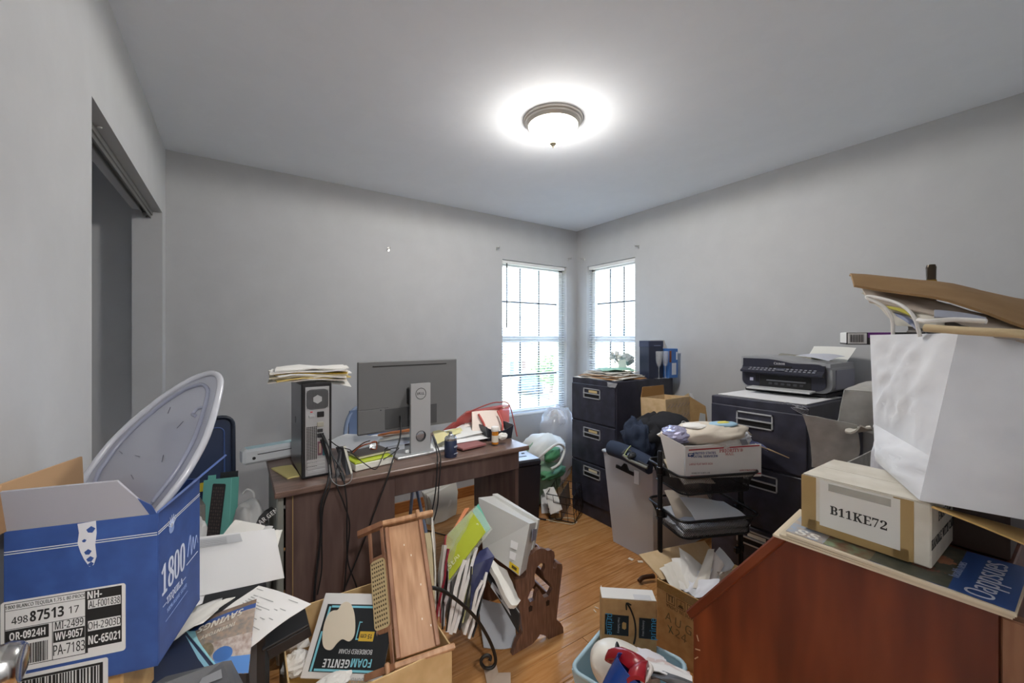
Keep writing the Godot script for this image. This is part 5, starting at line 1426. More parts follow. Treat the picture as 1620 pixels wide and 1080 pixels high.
func secretary_top() -> void:
	# ---- magazines
	var names := ["lowest", "middle", "topmost"]
	for k in 3:
		var y := 1.0025 + 0.0042 * k
		var m := sheet(V(0.803 - 0.004 * k, y, -0.066 + 0.002 * k), V(0.968, y, -0.066 + 0.002 * k), V(0.95, y, -0.352 + 0.01 * k), V(0.788 + 0.002 * k, y, -0.334 + 0.01 * k), 0.0034, V(0, 0, 0), 0.0, 1, 4)
		solo("magazine", "%s of the three magazines under the small white carton" % names[k], "magazine", m, mt(["d8c9b0", "cdbfa6"][k], 0.6) if k < 2 else mt("d9cbb2", 0.6), Transform3D(), "magazines on the cherry desk")
	var top := get_node("magazine_002")
	part(top, "cover", sheet(V(0.800, 1.0133, -0.064), V(0.800, 1.0133, -0.318), V(0.952, 1.0133, -0.334), V(0.967, 1.0133, -0.064), 0.0005, V(0, 0, 0), 0.0, 1, 4), pic("magcover", rot180(mag_cover()), 0.35))
	text(top, "Oappsues", 0.026, F(V(0.878, 1.0138, -0.094), V(1, 0, 0), V(0, 0, -1)), mt("c9cede", 0.6), "sans", 0.9)
	text(top, "health news", 0.009, F(V(0.878, 1.0138, -0.122), V(1, 0, 0), V(0, 0, -1)), mt("8d9cc0", 0.6), "sans")
	text(top, "SS", 0.022, F(V(0.815, 1.0138, -0.290), V(0, 0, 1), V(1, 0, 0)), mt("e4e2dc", 0.6), "serif_bold")
	# ---- small white carton, lettered
	var o := thing("small_carton", "small white cardboard box lettered B11KE72, taped with tan tape, on the cherry desk", "box", T(V(0.909, 1.0165, -0.225), 0))
	var wc := grain("whitecard", "cloud", "cfc9bb", "d6d0c3", "dcd7cb", 3.0, 0.75)
	part(o, "carton_body", bx(V(0.146, 0.094, 0.164), 0.002), wc, T(V(0, 0.047, 0)))
	part(o, "top_flap", bx(V(0.0715, 0.0015, 0.16), 0.0005), wc, T(V(-0.0365, 0.0945, 0)))
	part(o, "top_flap", bx(V(0.0715, 0.0015, 0.16), 0.0005), wc, T(V(0.0365, 0.0945, 0)))
	var tan_ := clear_mat("tantape", "c2a26a", 0.62, 0.3)
	for q in [[-0.071, 0.022, 0.047, 0.092], [0.052, 0.023, 0.047, 0.092], [-0.007, 0.13, 0.009, 0.018]]:
		part(o, "tape", bx(V(0.0006, q[3], q[1]), 0), tan_, T(V(-0.0734, q[2], q[0])))
	part(o, "paper_label", bx(V(0.0007, 0.078, 0.103), 0), mt("dcdad4", 0.8), T(V(-0.0736, 0.052, -0.003)))
	part(o, "label_shade_tape", bx(V(0.0004, 0.012, 0.08), 0), clear_mat("paletape", "b4b1a6", 0.5, 0.25), T(V(-0.0741, 0.082, -0.002)))
	text(o, "B11KE72", 0.0135, F(V(-0.0742, 0.044, -0.003), V(0, 0, 1), V(0, 1, 0)), mt("2b2927", 0.7), "serif_bold", 0.92)
	text(o, "FRAGILE", 0.0135, F(V(0.012, 0.066, 0.0822), V(1, 0, 0), V(0, 1, 0)), mt("2b2927", 0.7), "serif_bold", 1.0)
	text(o, "HANDLE WITH CARE", 0.0135, F(V(0.004, 0.034, 0.0822), V(1, 0, 0), V(0, 1, 0)), mt("2b2927", 0.7), "serif_bold", 0.78)
	# ---- dark box in the shade beside it, under the bag
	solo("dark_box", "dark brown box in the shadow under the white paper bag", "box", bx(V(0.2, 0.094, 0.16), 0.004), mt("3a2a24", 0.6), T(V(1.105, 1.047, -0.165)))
	# ---- white paper shopping bag
	o = thing("shopping_bag", "large white paper shopping bag with rope handles, crammed full, on top of the small carton", "bag")
	var bw: Material = mats.bagwhite
	var a0 := V(0.826, 1.1165, -0.153)
	var b0 := V(1.017, 1.1165, -0.250)
	var s := V(0.10, -0.012, 0.20)
	var a1 := V(0.894,1.361,-0.124)
	var b1 := V(0.991,1.359,-0.251)
	var a2 := a0 + s
	var b2 := b0 + s
	var a3 := a1 + s * 1.03
	var b3 := b1 + s * 1.03
	# gusset folded outwards along its middle
	var gm0 := (a0 + b0) * 0.5 + V(0.0, 0, 0.006)
	var gm1 := (a1 + b1) * 0.5 + V(0.012, 0, 0.006)
	var cr := a0.lerp(a1, 0.26)
	var crb := b0.lerp(b1, 0.3)
	part(o, "gusset", sheet(crb, cr, a1, b1, 0.0016, V(-0.004, 0, -0.004), -0.016, 21, 16), bw)
	part(o, "gusset_fold", sheet(b0, a0, cr, crb, 0.0016, V(-0.008, 0, -0.006), -0.02, 22, 8), bw)
	part(o, "front_panel", sheet(a0, a2, a3, a1, 0.0016, V(-0.006, 0, 0.004), -0.02, 23, 12), bw)
	part(o, "back_panel", sheet(b2, b0, b1, b3, 0.0016, V(0.004, 0, -0.004), -0.016, 24, 8), bw)
	part(o, "far_gusset", sheet(a2, b2, b3, a3, 0.0016, V(0.004, 0, 0.004), -0.02, 25, 8), bw)
	part(o, "bottom_panel", sheet(a0, b0, b2, a2, 0.0016, Vector3.ZERO, 0.0, 1, 2), bw)
	var rope := mt("e6e4e0", 0.8)
	part(o, "rope_handle", wire([V(0.967,1.356,-0.214), V(0.965,1.387,-0.215), V(0.966,1.410,-0.226), V(0.980,1.429,-0.253), V(0.975,1.430,-0.244), V(0.946,1.413,-0.203), V(0.927,1.390,-0.180), V(0.922,1.356,-0.171)], 0.0028, 8, 8), rope)
	part(o, "rope_handle", wire([V(0.892,1.382,-0.167), V(0.878,1.379,-0.153), V(0.881,1.381,-0.127), V(0.874,1.377,-0.095)], 0.0035, 6, 8), rope)
	# ---- what sticks out of it
	o = thing("kraft_envelope", "big brown kraft envelope arching out of the top of the white shopping bag", "envelope")
	part(o, "envelope_body", sheet(V(1.010,1.456,-0.281), V(0.916,1.365,-0.054), V(1.244,1.420,-0.074), V(1.127,1.492,-0.322), 0.004, V(0, 0.02, 0), 0.006, 31, 10), mats.kraft)
	o = thing("paper_bundle", "bundle of pale printed sheets fanned out beneath the brown kraft envelope in the bag", "papers")
	part(o, "sheet_of_paper", sheet(V(1.009,1.422,-0.257), V(0.909,1.342,-0.059), V(0.982,1.367,-0.058), V(1.087,1.467,-0.301), 0.003, V(0, 0.012, 0), 0.01, 32, 10), mt("b9ada0", 0.8))
	part(o, "sheet_of_paper", sheet(V(1.000,1.376,-0.215), V(0.902,1.358,-0.136), V(1.001,1.406,-0.166), V(1.076,1.448,-0.285), 0.003, V(0, 0.006, 0), 0.008, 33, 10), mt("cbc6ba", 0.8))
	part(o, "sheet_of_paper", sheet(V(0.987,1.364,-0.200), V(0.886,1.351,-0.063), V(1.007,1.364,-0.066), V(1.047,1.394,-0.207), 0.003, V(0, 0.006, 0), 0.008, 34, 10), mt("9f9892", 0.7))
	part(o, "yellow_print", sheet(V(0.997,1.411,-0.235), V(0.967,1.391,-0.189), V(0.981,1.401,-0.198), V(1.017,1.422,-0.246), 0.002, V(0, 0.004, 0), 0, 1, 4), mt("c6bd4e", 0.6))
	part(o, "blue_print", sheet(V(0.993,1.393,-0.214), V(0.939,1.367,-0.178), V(0.966,1.385,-0.190), V(1.006,1.401,-0.223), 0.002, V(0, 0.004, 0), 0, 1, 4), mt("6d7694", 0.6))
	part(o, "blue_print", sheet(V(0.899,1.386,-0.151), V(0.897,1.374,-0.098), V(0.935,1.384,-0.102), V(0.942,1.399,-0.158), 0.002, V(0, 0.004, 0), 0, 1, 4), mt("9a9fae", 0.6))
	solo("rolled_paper", "rolled cream paper lying along the rim of the white shopping bag", "paper roll", wire([V(0.873,1.369,-0.156), V(0.851,1.363,-0.104), V(0.840,1.360,-0.070), V(0.841,1.358,-0.057)], 0.006, 3, 10), mt("cdb892", 0.8))
	solo("manila_envelope", "manila envelope sticking out from under the white shopping bag", "envelope", sheet(V(0.817,1.113,-0.140), V(0.847,1.085,-0.059), V(0.970,1.067,-0.066), V(0.872,1.099,-0.145), 0.002, V(0, 0.002, 0)), mt("c9a566", 0.75))
	# ---- tall pole behind
	o = thing("floor_lamp", "slim lamp pole with a brass and black finial rising behind the white shopping bag", "lamp", T(V(1.66, 0, -0.285)))
	part(o, "pole", turned([Vector2(0, 0.02), Vector2(0.011, 0.02), Vector2(0.011, 1.5), Vector2(0.0, 1.5)], 14), mt("1d1c1c", 0.4, 0.4))
	part(o, "base", turned([Vector2(0, 0), Vector2(0.11, 0), Vector2(0.11, 0.01), Vector2(0.03, 0.025), Vector2(0, 0.025)], 24), mt("1d1c1c", 0.4, 0.4))
	part(o, "finial", turned([Vector2(0.02, 1.49), Vector2(0.018, 1.5), Vector2(0.0125, 1.512), Vector2(0.0115, 1.52), Vector2(0, 1.52)], 18), mt("8a6b2c", 0.3, 0.9))
	part(o, "finial_cap", turned([Vector2(0.0105, 1.519), Vector2(0.011, 1.55), Vector2(0.0115, 1.556), Vector2(0.009, 1.564), Vector2(0, 1.566)], 18), mt("3c3226", 0.3, 0.6))
	# ---- grey open carton behind the small one
	o = thing("grey_carton", "tall grey cardboard carton with torn flaps standing open between printer cabinet and cherry desk", "box", T(V(1.77, 0.002, -0.33), 0))
	var gc: Material = mats.greycard
	carton(o, 0.37, 0.96, 0.26, 0.005, gc, {}, gc)
	part(get_node("grey_carton"), "flap", sheet(V(1.669,0.899,-0.582) - V(1.80, 0.002, -0.35), V(1.719,0.919,-0.476) - V(1.80, 0.002, -0.35), V(1.726,1.059,-0.472) - V(1.80, 0.002, -0.35), V(1.642,1.086,-0.601) - V(1.80, 0.002, -0.35), 0.005, V(0.0, 0.0, 0.02), 0.02, 41, 8), gc, T(Vector3.ZERO))
	part(o, "flap", sheet(V(1.868,1.034,-0.569) - V(1.80, 0.002, -0.35), V(1.920,0.996,-0.460) - V(1.80, 0.002, -0.35), V(1.920,1.156,-0.460) - V(1.80, 0.002, -0.35), V(1.887,1.155,-0.555) - V(1.80, 0.002, -0.35), 0.005, Vector3.ZERO, 0.008, 42, 6), gc)
	part(o, "flap", sheet(V(1.887,1.155,-0.555) - V(1.80, 0.002, -0.35), V(1.920,1.152,-0.460) - V(1.80, 0.002, -0.35), V(2.131,1.185,-0.511) - V(1.80, 0.002, -0.35), V(2.126,1.168,-0.563) - V(1.80, 0.002, -0.35), 0.005, Vector3.ZERO, 0.004, 43, 4), gc)
	part(o, "torn_edge", sheet(V(1.667,1.040,-0.487) - V(1.80, 0.002, -0.35), V(1.686,1.064,-0.426) - V(1.80, 0.002, -0.35), V(1.790,1.046,-0.452) - V(1.80, 0.002, -0.35), V(1.781,1.028,-0.506) - V(1.80, 0.002, -0.35), 0.006, Vector3.ZERO, 0.02, 44, 6), mt("c4c0b6", 0.85))
	for c in o.get_children():
		if String(c.name).begins_with("flap") or String(c.name).begins_with("torn"):
			c.transform = o.transform.affine_inverse() * T(V(1.80, 0.002, -0.35))
	o = thing("wrapped_parcel", "small brown parcel half wrapped in white foil, standing in the grey carton's mouth", "parcel", T(V(1.405, 0.88, -0.315), -30))
	part(o, "parcel_body", bx(V(0.06, 0.24, 0.05), 0.003), mats.card, T(V(0.01, 0.12, 0)))
	part(o, "foil_wrap", lump(V(0.022, 0.125, 0.04), 0.25, 2.0, 45, true, 16, 20), mt("d5d6dc", 0.3, 0.2), T(V(-0.028, 0.12, 0.01)))
	part(o, "foil_top", lump(V(0.045, 0.018, 0.035), 0.3, 2.0, 46, true, 16, 10), mt("d5d6dc", 0.3, 0.2), T(V(0.0, 0.242, 0)))
	part(o, "board", bx(V(0.004, 0.25, 0.06), 0.001), mt("c9c2ae", 0.8), T(V(0.05, 0.12, 0.02), 0, 0, -6))
	# ---- shelf tower hidden by the bag, carrying the purple-banded box
	o = thing("grey_storage_tower", "grey carton tower almost hidden behind the white shopping bag", "box", T(V(2.09, 0, -0.40), -68))
	part(o, "carton_body", bx(V(0.2, 1.30, 0.16), 0.003), gc, T(V(0.0, 0.65, 0.0)))
	part(o, "lid", bx(V(0.21, 0.03, 0.17), 0.003), gc, T(V(0.0, 1.31, 0.0)))
	o = thing("purple_band_box", "flat white box with a purple band and bar code, left of the white shopping bag", "box", T(V(1.935, 1.3265, -0.525), -68))
	part(o, "box_body", bx(V(0.33, 0.047, 0.2), 0.002), mt("d8d8d6", 0.5), T(V(0.13, 0.0235, -0.1)))
	part(o, "dark_edge", bx(V(0.332, 0.006, 0.202), 0.001), mt("2a2a2e", 0.5), T(V(0.13, 0.003, -0.1)))
	var fz := 0.0006
	part(o, "end_panel", bx(V(0.33, 0.045, 0.001), 0), mt("2a2a2e", 0.5), T(V(0.13, 0.0235, fz)))
	part(o, "bar_code_label", bx(V(0.055, 0.04, 0.001), 0), mt("d6d6d4", 0.6), T(V(-0.004, 0.0235, fz + 0.001)))
	var m := Mb.new()
	for i in 16: m.box(V(-0.025 + i * 0.0026, 0.009, fz + 0.0014), V(-0.025 + i * 0.0026 + [0.0008, 0.0016, 0.0011][i % 3], 0.038, fz + 0.002))
	tag(part(o, "bar_code", m.out(), mt("1c1c1e", 0.6)), "", "", "", "stuff")
	part(o, "purple_band", bx(V(0.07, 0.02, 0.001), 0), mt("6b2f80", 0.5), T(V(0.062, 0.036, fz + 0.001)))

func rot180(im: Image) -> Image:
	im.rotate_180()
	return im

func barcode(w: float, h: float, n: int) -> ArrayMesh:
	var m := Mb.new()
	var rng := RandomNumberGenerator.new()
	rng.seed = n
	var x := -w / 2
	while x < w / 2:
		var bw := w / n * (0.35 + rng.randf() * 0.9)
		m.box(V(x, -h / 2, 0), V(minf(x + bw, w / 2), h / 2, 0.0005))
		x += bw + w / n * (0.35 + rng.randf() * 0.5)
	return m.out()

func left_heap() -> void:
	# ---- black office machine under the mail
	var dk := mt("1f2023", 0.42)
	var o := thing("office_machine", "black plastic office machine with ridged side, buried under loose mail left of the desk", "machine", T(V(-0.12, 0, -1.56)))
	part(o, "body", bx(V(0.39, 0.585, 0.48), 0.012), dk, T(V(0, 0.2955, 0)))
	part(o, "ridge", bx(V(0.018, 0.56, 0.006), 0.002), mt("4b4d51", 0.45), T(V(0.155, 0.29, 0.242)))
	part(o, "ridge", bx(V(0.05, 0.56, 0.004), 0.002), mt("35373b", 0.45), T(V(0.115, 0.29, 0.241)))
	part(o, "top_rim", bx(V(0.37, 0.012, 0.46), 0.004), mt("2c2d31", 0.4), T(V(0, 0.594, 0)))
	var tr := part(o, "paper_flap", bx(V(0.12, 0.008, 0.10), 0.002), dk, T(V(0.235, 0.50, 0.20), 0, 0, 12))
	part(tr, "flap_rib", bx(V(0.11, 0.03, 0.006), 0.002), dk, T(V(0.005, -0.02, 0.047)))
	part(tr, "flap_rib", bx(V(0.012, 0.03, 0.09), 0.002), dk, T(V(0.054, -0.015, 0)))
	# ---- blue liquor carton
	var blue := grain("bluecard", "cloud", "304c88", "345190", "385899", 3.0, 0.5)
	var bx_ := T(V(-0.199, 0.745, -1.113), -14.5)
	o = thing("tequila_carton", "open blue printed liquor carton with a white label and bar codes, nearest on the left", "box", bx_)
	var inn: Material = mats.cardin
	carton(o, 0.21, 0.283, 0.2, 0.004, blue, {}, inn)
	var greyflap := mt("a5a5ad", 0.6)
	part(o, "flap", cut([Vector2(-0.105, 0), Vector2(0.101, 0), Vector2(0.082, 0.03), Vector2(0.055, 0.076), Vector2(-0.105, 0.076)], 0.004), greyflap, T(V(0, 0.283, 0.098), 0, 16))
	part(o, "flap_fold", cut([Vector2(0.093, 0.0), Vector2(0.104, 0.0), Vector2(0.098, 0.02), Vector2(0.0795, 0.0375)], 0.0008), blue, T(V(0, 0.283, 0.098), 0, 16) * T(V(0, 0, 0.0024)))
	part(o, "flap", cut([Vector2(-0.096, 0), Vector2(0.098, 0), Vector2(0.094, 0.075), Vector2(-0.06, 0.075)], 0.004), blue, T(V(0.103, 0.283, 0), 90) * T(Vector3.ZERO, 0, 48))
	part(o, "flap", cut([Vector2(-0.12, 0), Vector2(0.098, 0), Vector2(0.082, 0.075), Vector2(-0.12, 0.085)], 0.004), mt("b8946e", 0.85), T(V(-0.103, 0.283, 0), -90) * T(Vector3.ZERO, 0, -4) * Transform3D(Basis.from_scale(V(-1, 1, 1)), Vector3.ZERO))
	var fz := 0.1002
	var wl := mt("d8d8d6", 0.6)
	for y in [0.2475, 0.2435]:
		part(o, "white_line", bx(V(0.208, 0.0013, 0.0005), 0), wl, T(V(0, y, fz)))
		part(o, "white_line", bx(V(0.0005, 0.0013, 0.198), 0), wl, T(V(0.1052, y, 0)))
	# torn patch
	part(o, "torn_patch", cut([Vector2(-0.013, 0.04), Vector2(0.012, 0.042), Vector2(0.013, 0.02), Vector2(0.011, 0.0), Vector2(0.013, -0.022), Vector2(0.009, -0.036), Vector2(0.003, -0.038), Vector2(-0.004, -0.024), Vector2(-0.009, -0.01), Vector2(-0.013, 0.006), Vector2(-0.011, 0.024)], 0.0006), mt("d2d3d8", 0.85), T(V(0.004, 0.241, fz + 0.0002)))
	for q in [[0.009, 0.268, 0.006], [0.005, 0.229, 0.005], [0.008, 0.216, 0.005], [0.0, 0.25, 0.003], [0.009, 0.207, 0.004]]:
		part(o, "torn_fleck", cut([Vector2(-1.0, 0.2) * q[2], Vector2(0.1, 1.1) * q[2], Vector2(1.1, 0.3) * q[2], Vector2(0.4, -0.9) * q[2], Vector2(-0.6, -0.7) * q[2]], 0.0006), blue, T(V(q[0], q[1], fz + 0.0005)))
	# label with its cells; coordinates on the face, x to the right and y up
	var lb := part(o, "label", cut(rrect(0.166, 0.122, 0.005), 0.0006), mt("d9d9d7", 0.55), T(V(-0.025, 0.103, fz + 0.0003)))
	var ink := mt("1d1d1c", 0.6)
	var off := V(0.13, 0.180, 0)   # face u, v to label x, y
	var cells := [[-0.1, -0.053, -0.122, -0.139, 1], [-0.1, -0.053, -0.155, -0.176, 1], [-0.1, -0.053, -0.196, -0.224, 1], [-0.207, -0.152, -0.168, -0.190, 1], [-0.146, -0.104, -0.183, -0.203, 1],
		[-0.207, -0.103, -0.1225, -0.1235, 1], [-0.207, -0.103, -0.1345, -0.1352, 1], [-0.207, -0.103, -0.166, -0.1668, 1], [-0.1475, -0.1467, -0.166, -0.232, 1], [-0.207, -0.103, -0.2315, -0.2325, 1], [-0.1035, -0.0998, -0.122, -0.232, 1], [-0.208, -0.2072, -0.122, -0.232, 1], [-0.1, -0.053, -0.1945, -0.196, 1], [-0.054, -0.0525, -0.122, -0.224, 1]]
	for c in cells:
		part(lb, "printed_cell", bx(V(absf(c[1] - c[0]), absf(c[3] - c[2]), 0.0003), 0), ink, T(V((c[0] + c[1]) / 2, (c[2] + c[3]) / 2, 0.0004) + off))
	var wt := mt("e4e4e2", 0.6)
	for t in [["1800 BLANCO TEQUILA 1.75 L 80 PROOF", 0.0056, -0.155, -0.129, ink, 0.74, "sans"], ["498", 0.0115, -0.189, -0.153, ink, 0.8, "sans"], ["87513", 0.0180, -0.154, -0.1505, ink, 0.66, "bold"], ["17", 0.0115, -0.119, -0.151, ink, 0.85, "sans"], ["NH-", 0.013, -0.0905, -0.1305, wt, 0.66, "bold"], ["AL-F001838", 0.0115, -0.0765, -0.1475, ink, 0.52, "sans"], ["OH-2903D", 0.0125, -0.0765, -0.1855, ink, 0.58, "sans"], ["NC-65021", 0.015, -0.0765, -0.2105, wt, 0.50, "bold"], ["MI-2499", 0.0125, -0.125, -0.1745, ink, 0.6, "sans"], ["WV-9057", 0.0135, -0.125, -0.193, wt, 0.49, "bold"], ["PA-7183", 0.017, -0.125, -0.217, ink, 0.5, "sans"], ["OR-0924H", 0.013, -0.179, -0.179, wt, 0.56, "bold"]]:
		text(lb, t[0], t[1], T(V(t[2], t[3], 0.0006) + off), t[4], t[6], t[5])
	part(lb, "bar_code", barcode(0.05, 0.034, 26), ink, T(V(-0.178, -0.2125, 0.0004) + off))
	lb = part(o, "label", cut(rrect(0.14, 0.06, 0.004), 0.0006), mt("d9d9d7", 0.55), T(V(-0.037, 0.006, fz + 0.0003)))
	part(lb, "bar_code", barcode(0.108, 0.034, 34), ink, T(V(0.005, 0.002, 0.0004)))
	for q in [[0.0, 0.0215, 0.122, 0.004], [0.0, -0.0185, 0.122, 0.004], [0.061, 0.0015, 0.004, 0.044]]:
		part(lb, "bar_code_frame", bx(V(q[2], q[3], 0.0003), 0), ink, T(V(q[0], q[1], 0.0004)))
	# the narrow printed side
	var pale := mt("cfd8ea", 0.5)
	var sx := 0.1056
	text(o, "1800", 0.055, F(V(sx, 0.145, 0.035), V(0, 0, -1), V(0, 1, 0)), pale, "serif_bold", 0.62)
	text(o, "—TEQUILA—", 0.013, F(V(sx, 0.098, 0.03), V(0, 0, -1), V(0, 1, 0)), pale, "serif_bold", 0.85)
	text(o, "100% AGAVE SILVER", 0.008, F(V(sx, 0.078, 0.02), V(0, 0, -1), V(0, 1, 0)), mt("8fa6d6", 0.5), "sans", 0.9)
	part(o, "white_line", bx(V(0.0005, 0.0016, 0.06), 0), pale, T(V(sx, 0.12, -0.055)))
	part(o, "white_line", bx(V(0.0005, 0.0012, 0.1), 0), mt("8fa6d6", 0.5), T(V(sx, 0.062, 0.02)))
	part(o, "signature", wire([V(sx, 0.135, -0.03), V(sx, 0.175, -0.045), V(sx, 0.13, -0.05), V(sx, 0.165, -0.06), V(sx, 0.135, -0.065), V(sx, 0.16, -0.078), V(sx, 0.14, -0.085)], 0.0009, 6, 4), mt("9fb2dc", 0.5))
	var ag := part(o, "agave_emblem", cut(rrect(0.02, 0.026, 0.008), 0.0006), mt("8fa6d6", 0.5), F(V(sx, 0.235, 0.045), V(0, 0, -1), V(0, 1, 0)))
	for i in 7:
		var a := deg_to_rad(-60.0 + 20.0 * i)
		part(ag, "leaf", cut([Vector2(-0.0018, 0), Vector2(0.0018, 0), Vector2(sin(a) * 0.024, cos(a) * 0.024)], 0.0006), pale, T(V(0, -0.002, 0.0004)))
	# ---- clear tote lid standing in it
	var lidm := clear_mat("lid", "a9acba", 0.5, 0.2)
	var lf := F(V(-0.126, 1.017, -1.023), V(0.311, 0.760, -0.571), V(-0.701, -0.221, -0.677))
	o = thing("tote_lid", "large cloudy clear plastic tote lid standing on edge in the blue carton", "lid", lf)
	var outl := [Vector2(0.000, 0.000), Vector2(0.047, -0.022), Vector2(0.090, -0.034), Vector2(0.153, -0.038), Vector2(0.235, -0.023), Vector2(0.295, -0.005), Vector2(0.322, 0.015), Vector2(0.336, 0.041), Vector2(0.337, 0.071), Vector2(0.329, 0.107), Vector2(0.300, 0.158), Vector2(0.273, 0.188), Vector2(0.240, 0.218), Vector2(0.193, 0.246), Vector2(0.146, 0.257), Vector2(0.103, 0.259), Vector2(0.04, 0.23), Vector2(-0.02, 0.17), Vector2(-0.035, 0.10), Vector2(-0.02, 0.03)]
	part(o, "lid_panel", cut(outl, 0.003), lidm)
	var rim := []
	for q in outl: rim.append(V(q.x, q.y, 0.004))
	rim.append(rim[0])
	part(o, "rim", wire(rim, 0.007, 4, 8), clear_mat("lidrim", "c6c8d0", 0.7, 0.2))
	var inr := []
	for q in outl: inr.append(V(0.15 + (q.x - 0.15) * 0.84, 0.11 + (q.y - 0.11) * 0.78, 0.004))
	inr.append(inr[0])
	part(o, "inner_ridge", wire(inr, 0.0045, 4, 6), clear_mat("lidridge", "8f93a6", 0.75, 0.25))
	part(o, "finger_tab", wire([V(0.232, 0.005, 0.003), V(0.235, 0.028, 0.003), V(0.222, 0.036, 0.003), V(0.214, 0.024, 0.003)], 0.004, 4, 6), clear_mat("lidridge", "8f93a6", 0.75, 0.25))
	for q in [[0.12, 0.06, 20.0], [0.16, 0.2, 60.0], [0.2, 0.06, -30.0], [0.09, 0.12, 50.0], [0.14, 0.14, 70.0], [0.25, 0.12, 10.0]]:
		part(o, "scuff_mark", bx(V(0.018, 0.0012, 0.0006), 0), mt("4a4d5a", 0.7), T(V(q[0], q[1], 0.0022), 0, 0, q[2]))
	# ---- navy tote lid upright against the wall
	var nv := mt("22304f", 0.38)
	o = thing("navy_tote_lid", "big dark navy plastic tote lid standing upright behind the turquoise keyboard box", "lid", T(V(-0.165, 0.004, -2.70), 6, -5))
	part(o, "lid_panel", cut(rrect(0.32, 0.91, 0.05, 5), 0.012), nv, T(V(0, 0.457, 0)))
	var rr := []
	for q in rrect(0.305, 0.895, 0.05, 5): rr.append(V(q.x, 0.457 + q.y, 0.008))
	rr.append(rr[0])
	part(o, "rim", wire(rr, 0.011, 1, 8), mt("1b2233", 0.4))
	rr = []
	for q in rrect(0.22, 0.80, 0.03, 4): rr.append(V(q.x, 0.45 + q.y, 0.008))
	rr.append(rr[0])
	part(o, "raised_line", wire(rr, 0.004, 1, 6), mt("3d558a", 0.35))
	solo("warning_sticker", "small yellow sticker on the navy lid, left of the turquoise keyboard box", "sticker", sheet(V(-0.178,0.535,-2.697), V(-0.148,0.542,-2.676), V(-0.150,0.581,-2.701), V(-0.180,0.574,-2.722), 0.002), mt("c9b62e", 0.6))
	# ---- turquoise keyboard box
	var tq := mt("79cabc", 0.5)
	var kb := F(V(-0.149,0.434,-2.435), V(0.003,0.474,-2.259) - V(-0.149,0.434,-2.435), V(-0.138,0.642,-2.488) - V(-0.149,0.434,-2.435))
	o = thing("keyboard_box", "turquoise box with a black keyboard pictured on it, propped against the navy lid", "box", kb)
	part(o, "box_body", bx(V(0.18, 0.32, 0.04), 0.002), tq, T(V(0.09, 0.065, -0.021)))
	part(o, "top_flap", bx(V(0.05, 0.02, 0.002), 0), mt("79c8bb", 0.5), T(V(0.03, 0.235, -0.02)))
	part(o, "dark_flap", bx(V(0.11, 0.03, 0.003), 0), mt("1a1b1e", 0.5), T(V(0.125, 0.238, -0.032)))
	var kp := part(o, "keyboard_picture", cut(rrect(0.082, 0.245, 0.008), 0.001), mt("241f20", 0.5), T(V(0.095, 0.08, 0.0005), 0, 0, -5))
	for i in 5:
		for j in 15:
			part(kp, "key_print", bx(V(0.0105, 0.0105, 0.0008), 0), mt(["4b403e", "574a46"][(i + j) % 2], 0.6), T(V(-0.028 + i * 0.014, -0.105 + j * 0.0148, 0.0007)))
	# ---- white bag with a dark printed band
	o = thing("white_sack", "white plastic sack with a dark lettered band slumped against the left end of the desk", "sack", T(V(0.047, 0.0, -2.16), 4))
	part(o, "sack_body", lump(V(0.082, 0.315, 0.2), 0.16, 1.2, 141, false, 34, 24, 0.98), mt("dadad8", 0.5), T(V(0.0, 0.31, 0)))
	var bandpts := [V(0.068,0.575,-1.930), V(0.084,0.609,-1.938), V(0.105,0.624,-1.954), V(0.130,0.616,-2.003)]
	part(o, "dark_band", sheet(bandpts[0], bandpts[1], bandpts[1] + V(-0.012, 0.01, 0), bandpts[0] + V(-0.012, 0.01, 0), 0.004), mt("3a3a3c", 0.5), o.transform.affine_inverse())
	for i in 3:
		part(o, "band_letters", sheet(bandpts[i] + V(0.01, -0.004, 0.01), bandpts[i + 1] + V(0.01, -0.004, 0.01), bandpts[i + 1] + V(-0.012, 0.018, 0.01), bandpts[i] + V(-0.012, 0.018, 0.01), 0.003, Vector3.ZERO, 0, 1, 2), mt("3a3a3c", 0.5), o.transform.affine_inverse())
	text(o, "LAR GEN", 0.019, o.transform.affine_inverse() * F(V(0.099,0.621,-1.922), V(0.75, 0.48, 0.0), V(-0.48, 0.8, 0)), mt("e2e2e0", 0.5), "bold", 0.8)
	part(o, "handle", wire([V(0.021,0.598,-2.344), V(0.039,0.620,-2.332), V(0.063,0.612,-2.291), V(0.065,0.574,-2.277)], 0.004, 6, 6), mt("e4e4e2", 0.5), o.transform.affine_inverse())
	# ---- window envelope in front and the leaves of mail around it
	o = thing("window_envelope", "large white envelope with an address window, leaning upright in the mail heap", "envelope")
	var e0 := V(-0.106,0.626,-1.439)
	var e1 := V(0.117,0.628,-1.395)
	var e2 := V(0.095,0.758,-1.459)
	var e3 := V(-0.116,0.758,-1.530)
	part(o, "envelope_body", sheet(e0, e1, e2, e3, 0.003, V(0.0, 0.004, 0.01), 0.003, 151, 8), mt("e6e6e5", 0.75))
	var en := (e1 - e0).cross(e3 - e0).normalized() * 0.006
	var ep := func(u: float, v: float) -> Vector3: return e0.lerp(e1, u).lerp(e3.lerp(e2, u), v) + en + V(0.0, 0.004, 0.01) * (sin(PI * u) * 0.5 + sin(PI * v) * 0.5)
	part(o, "address_window", sheet(ep.call(0.08, 0.80), ep.call(0.60, 0.82), ep.call(0.58, 0.97), ep.call(0.08, 0.95), 0.0008), mt("c3c5c7", 0.3))
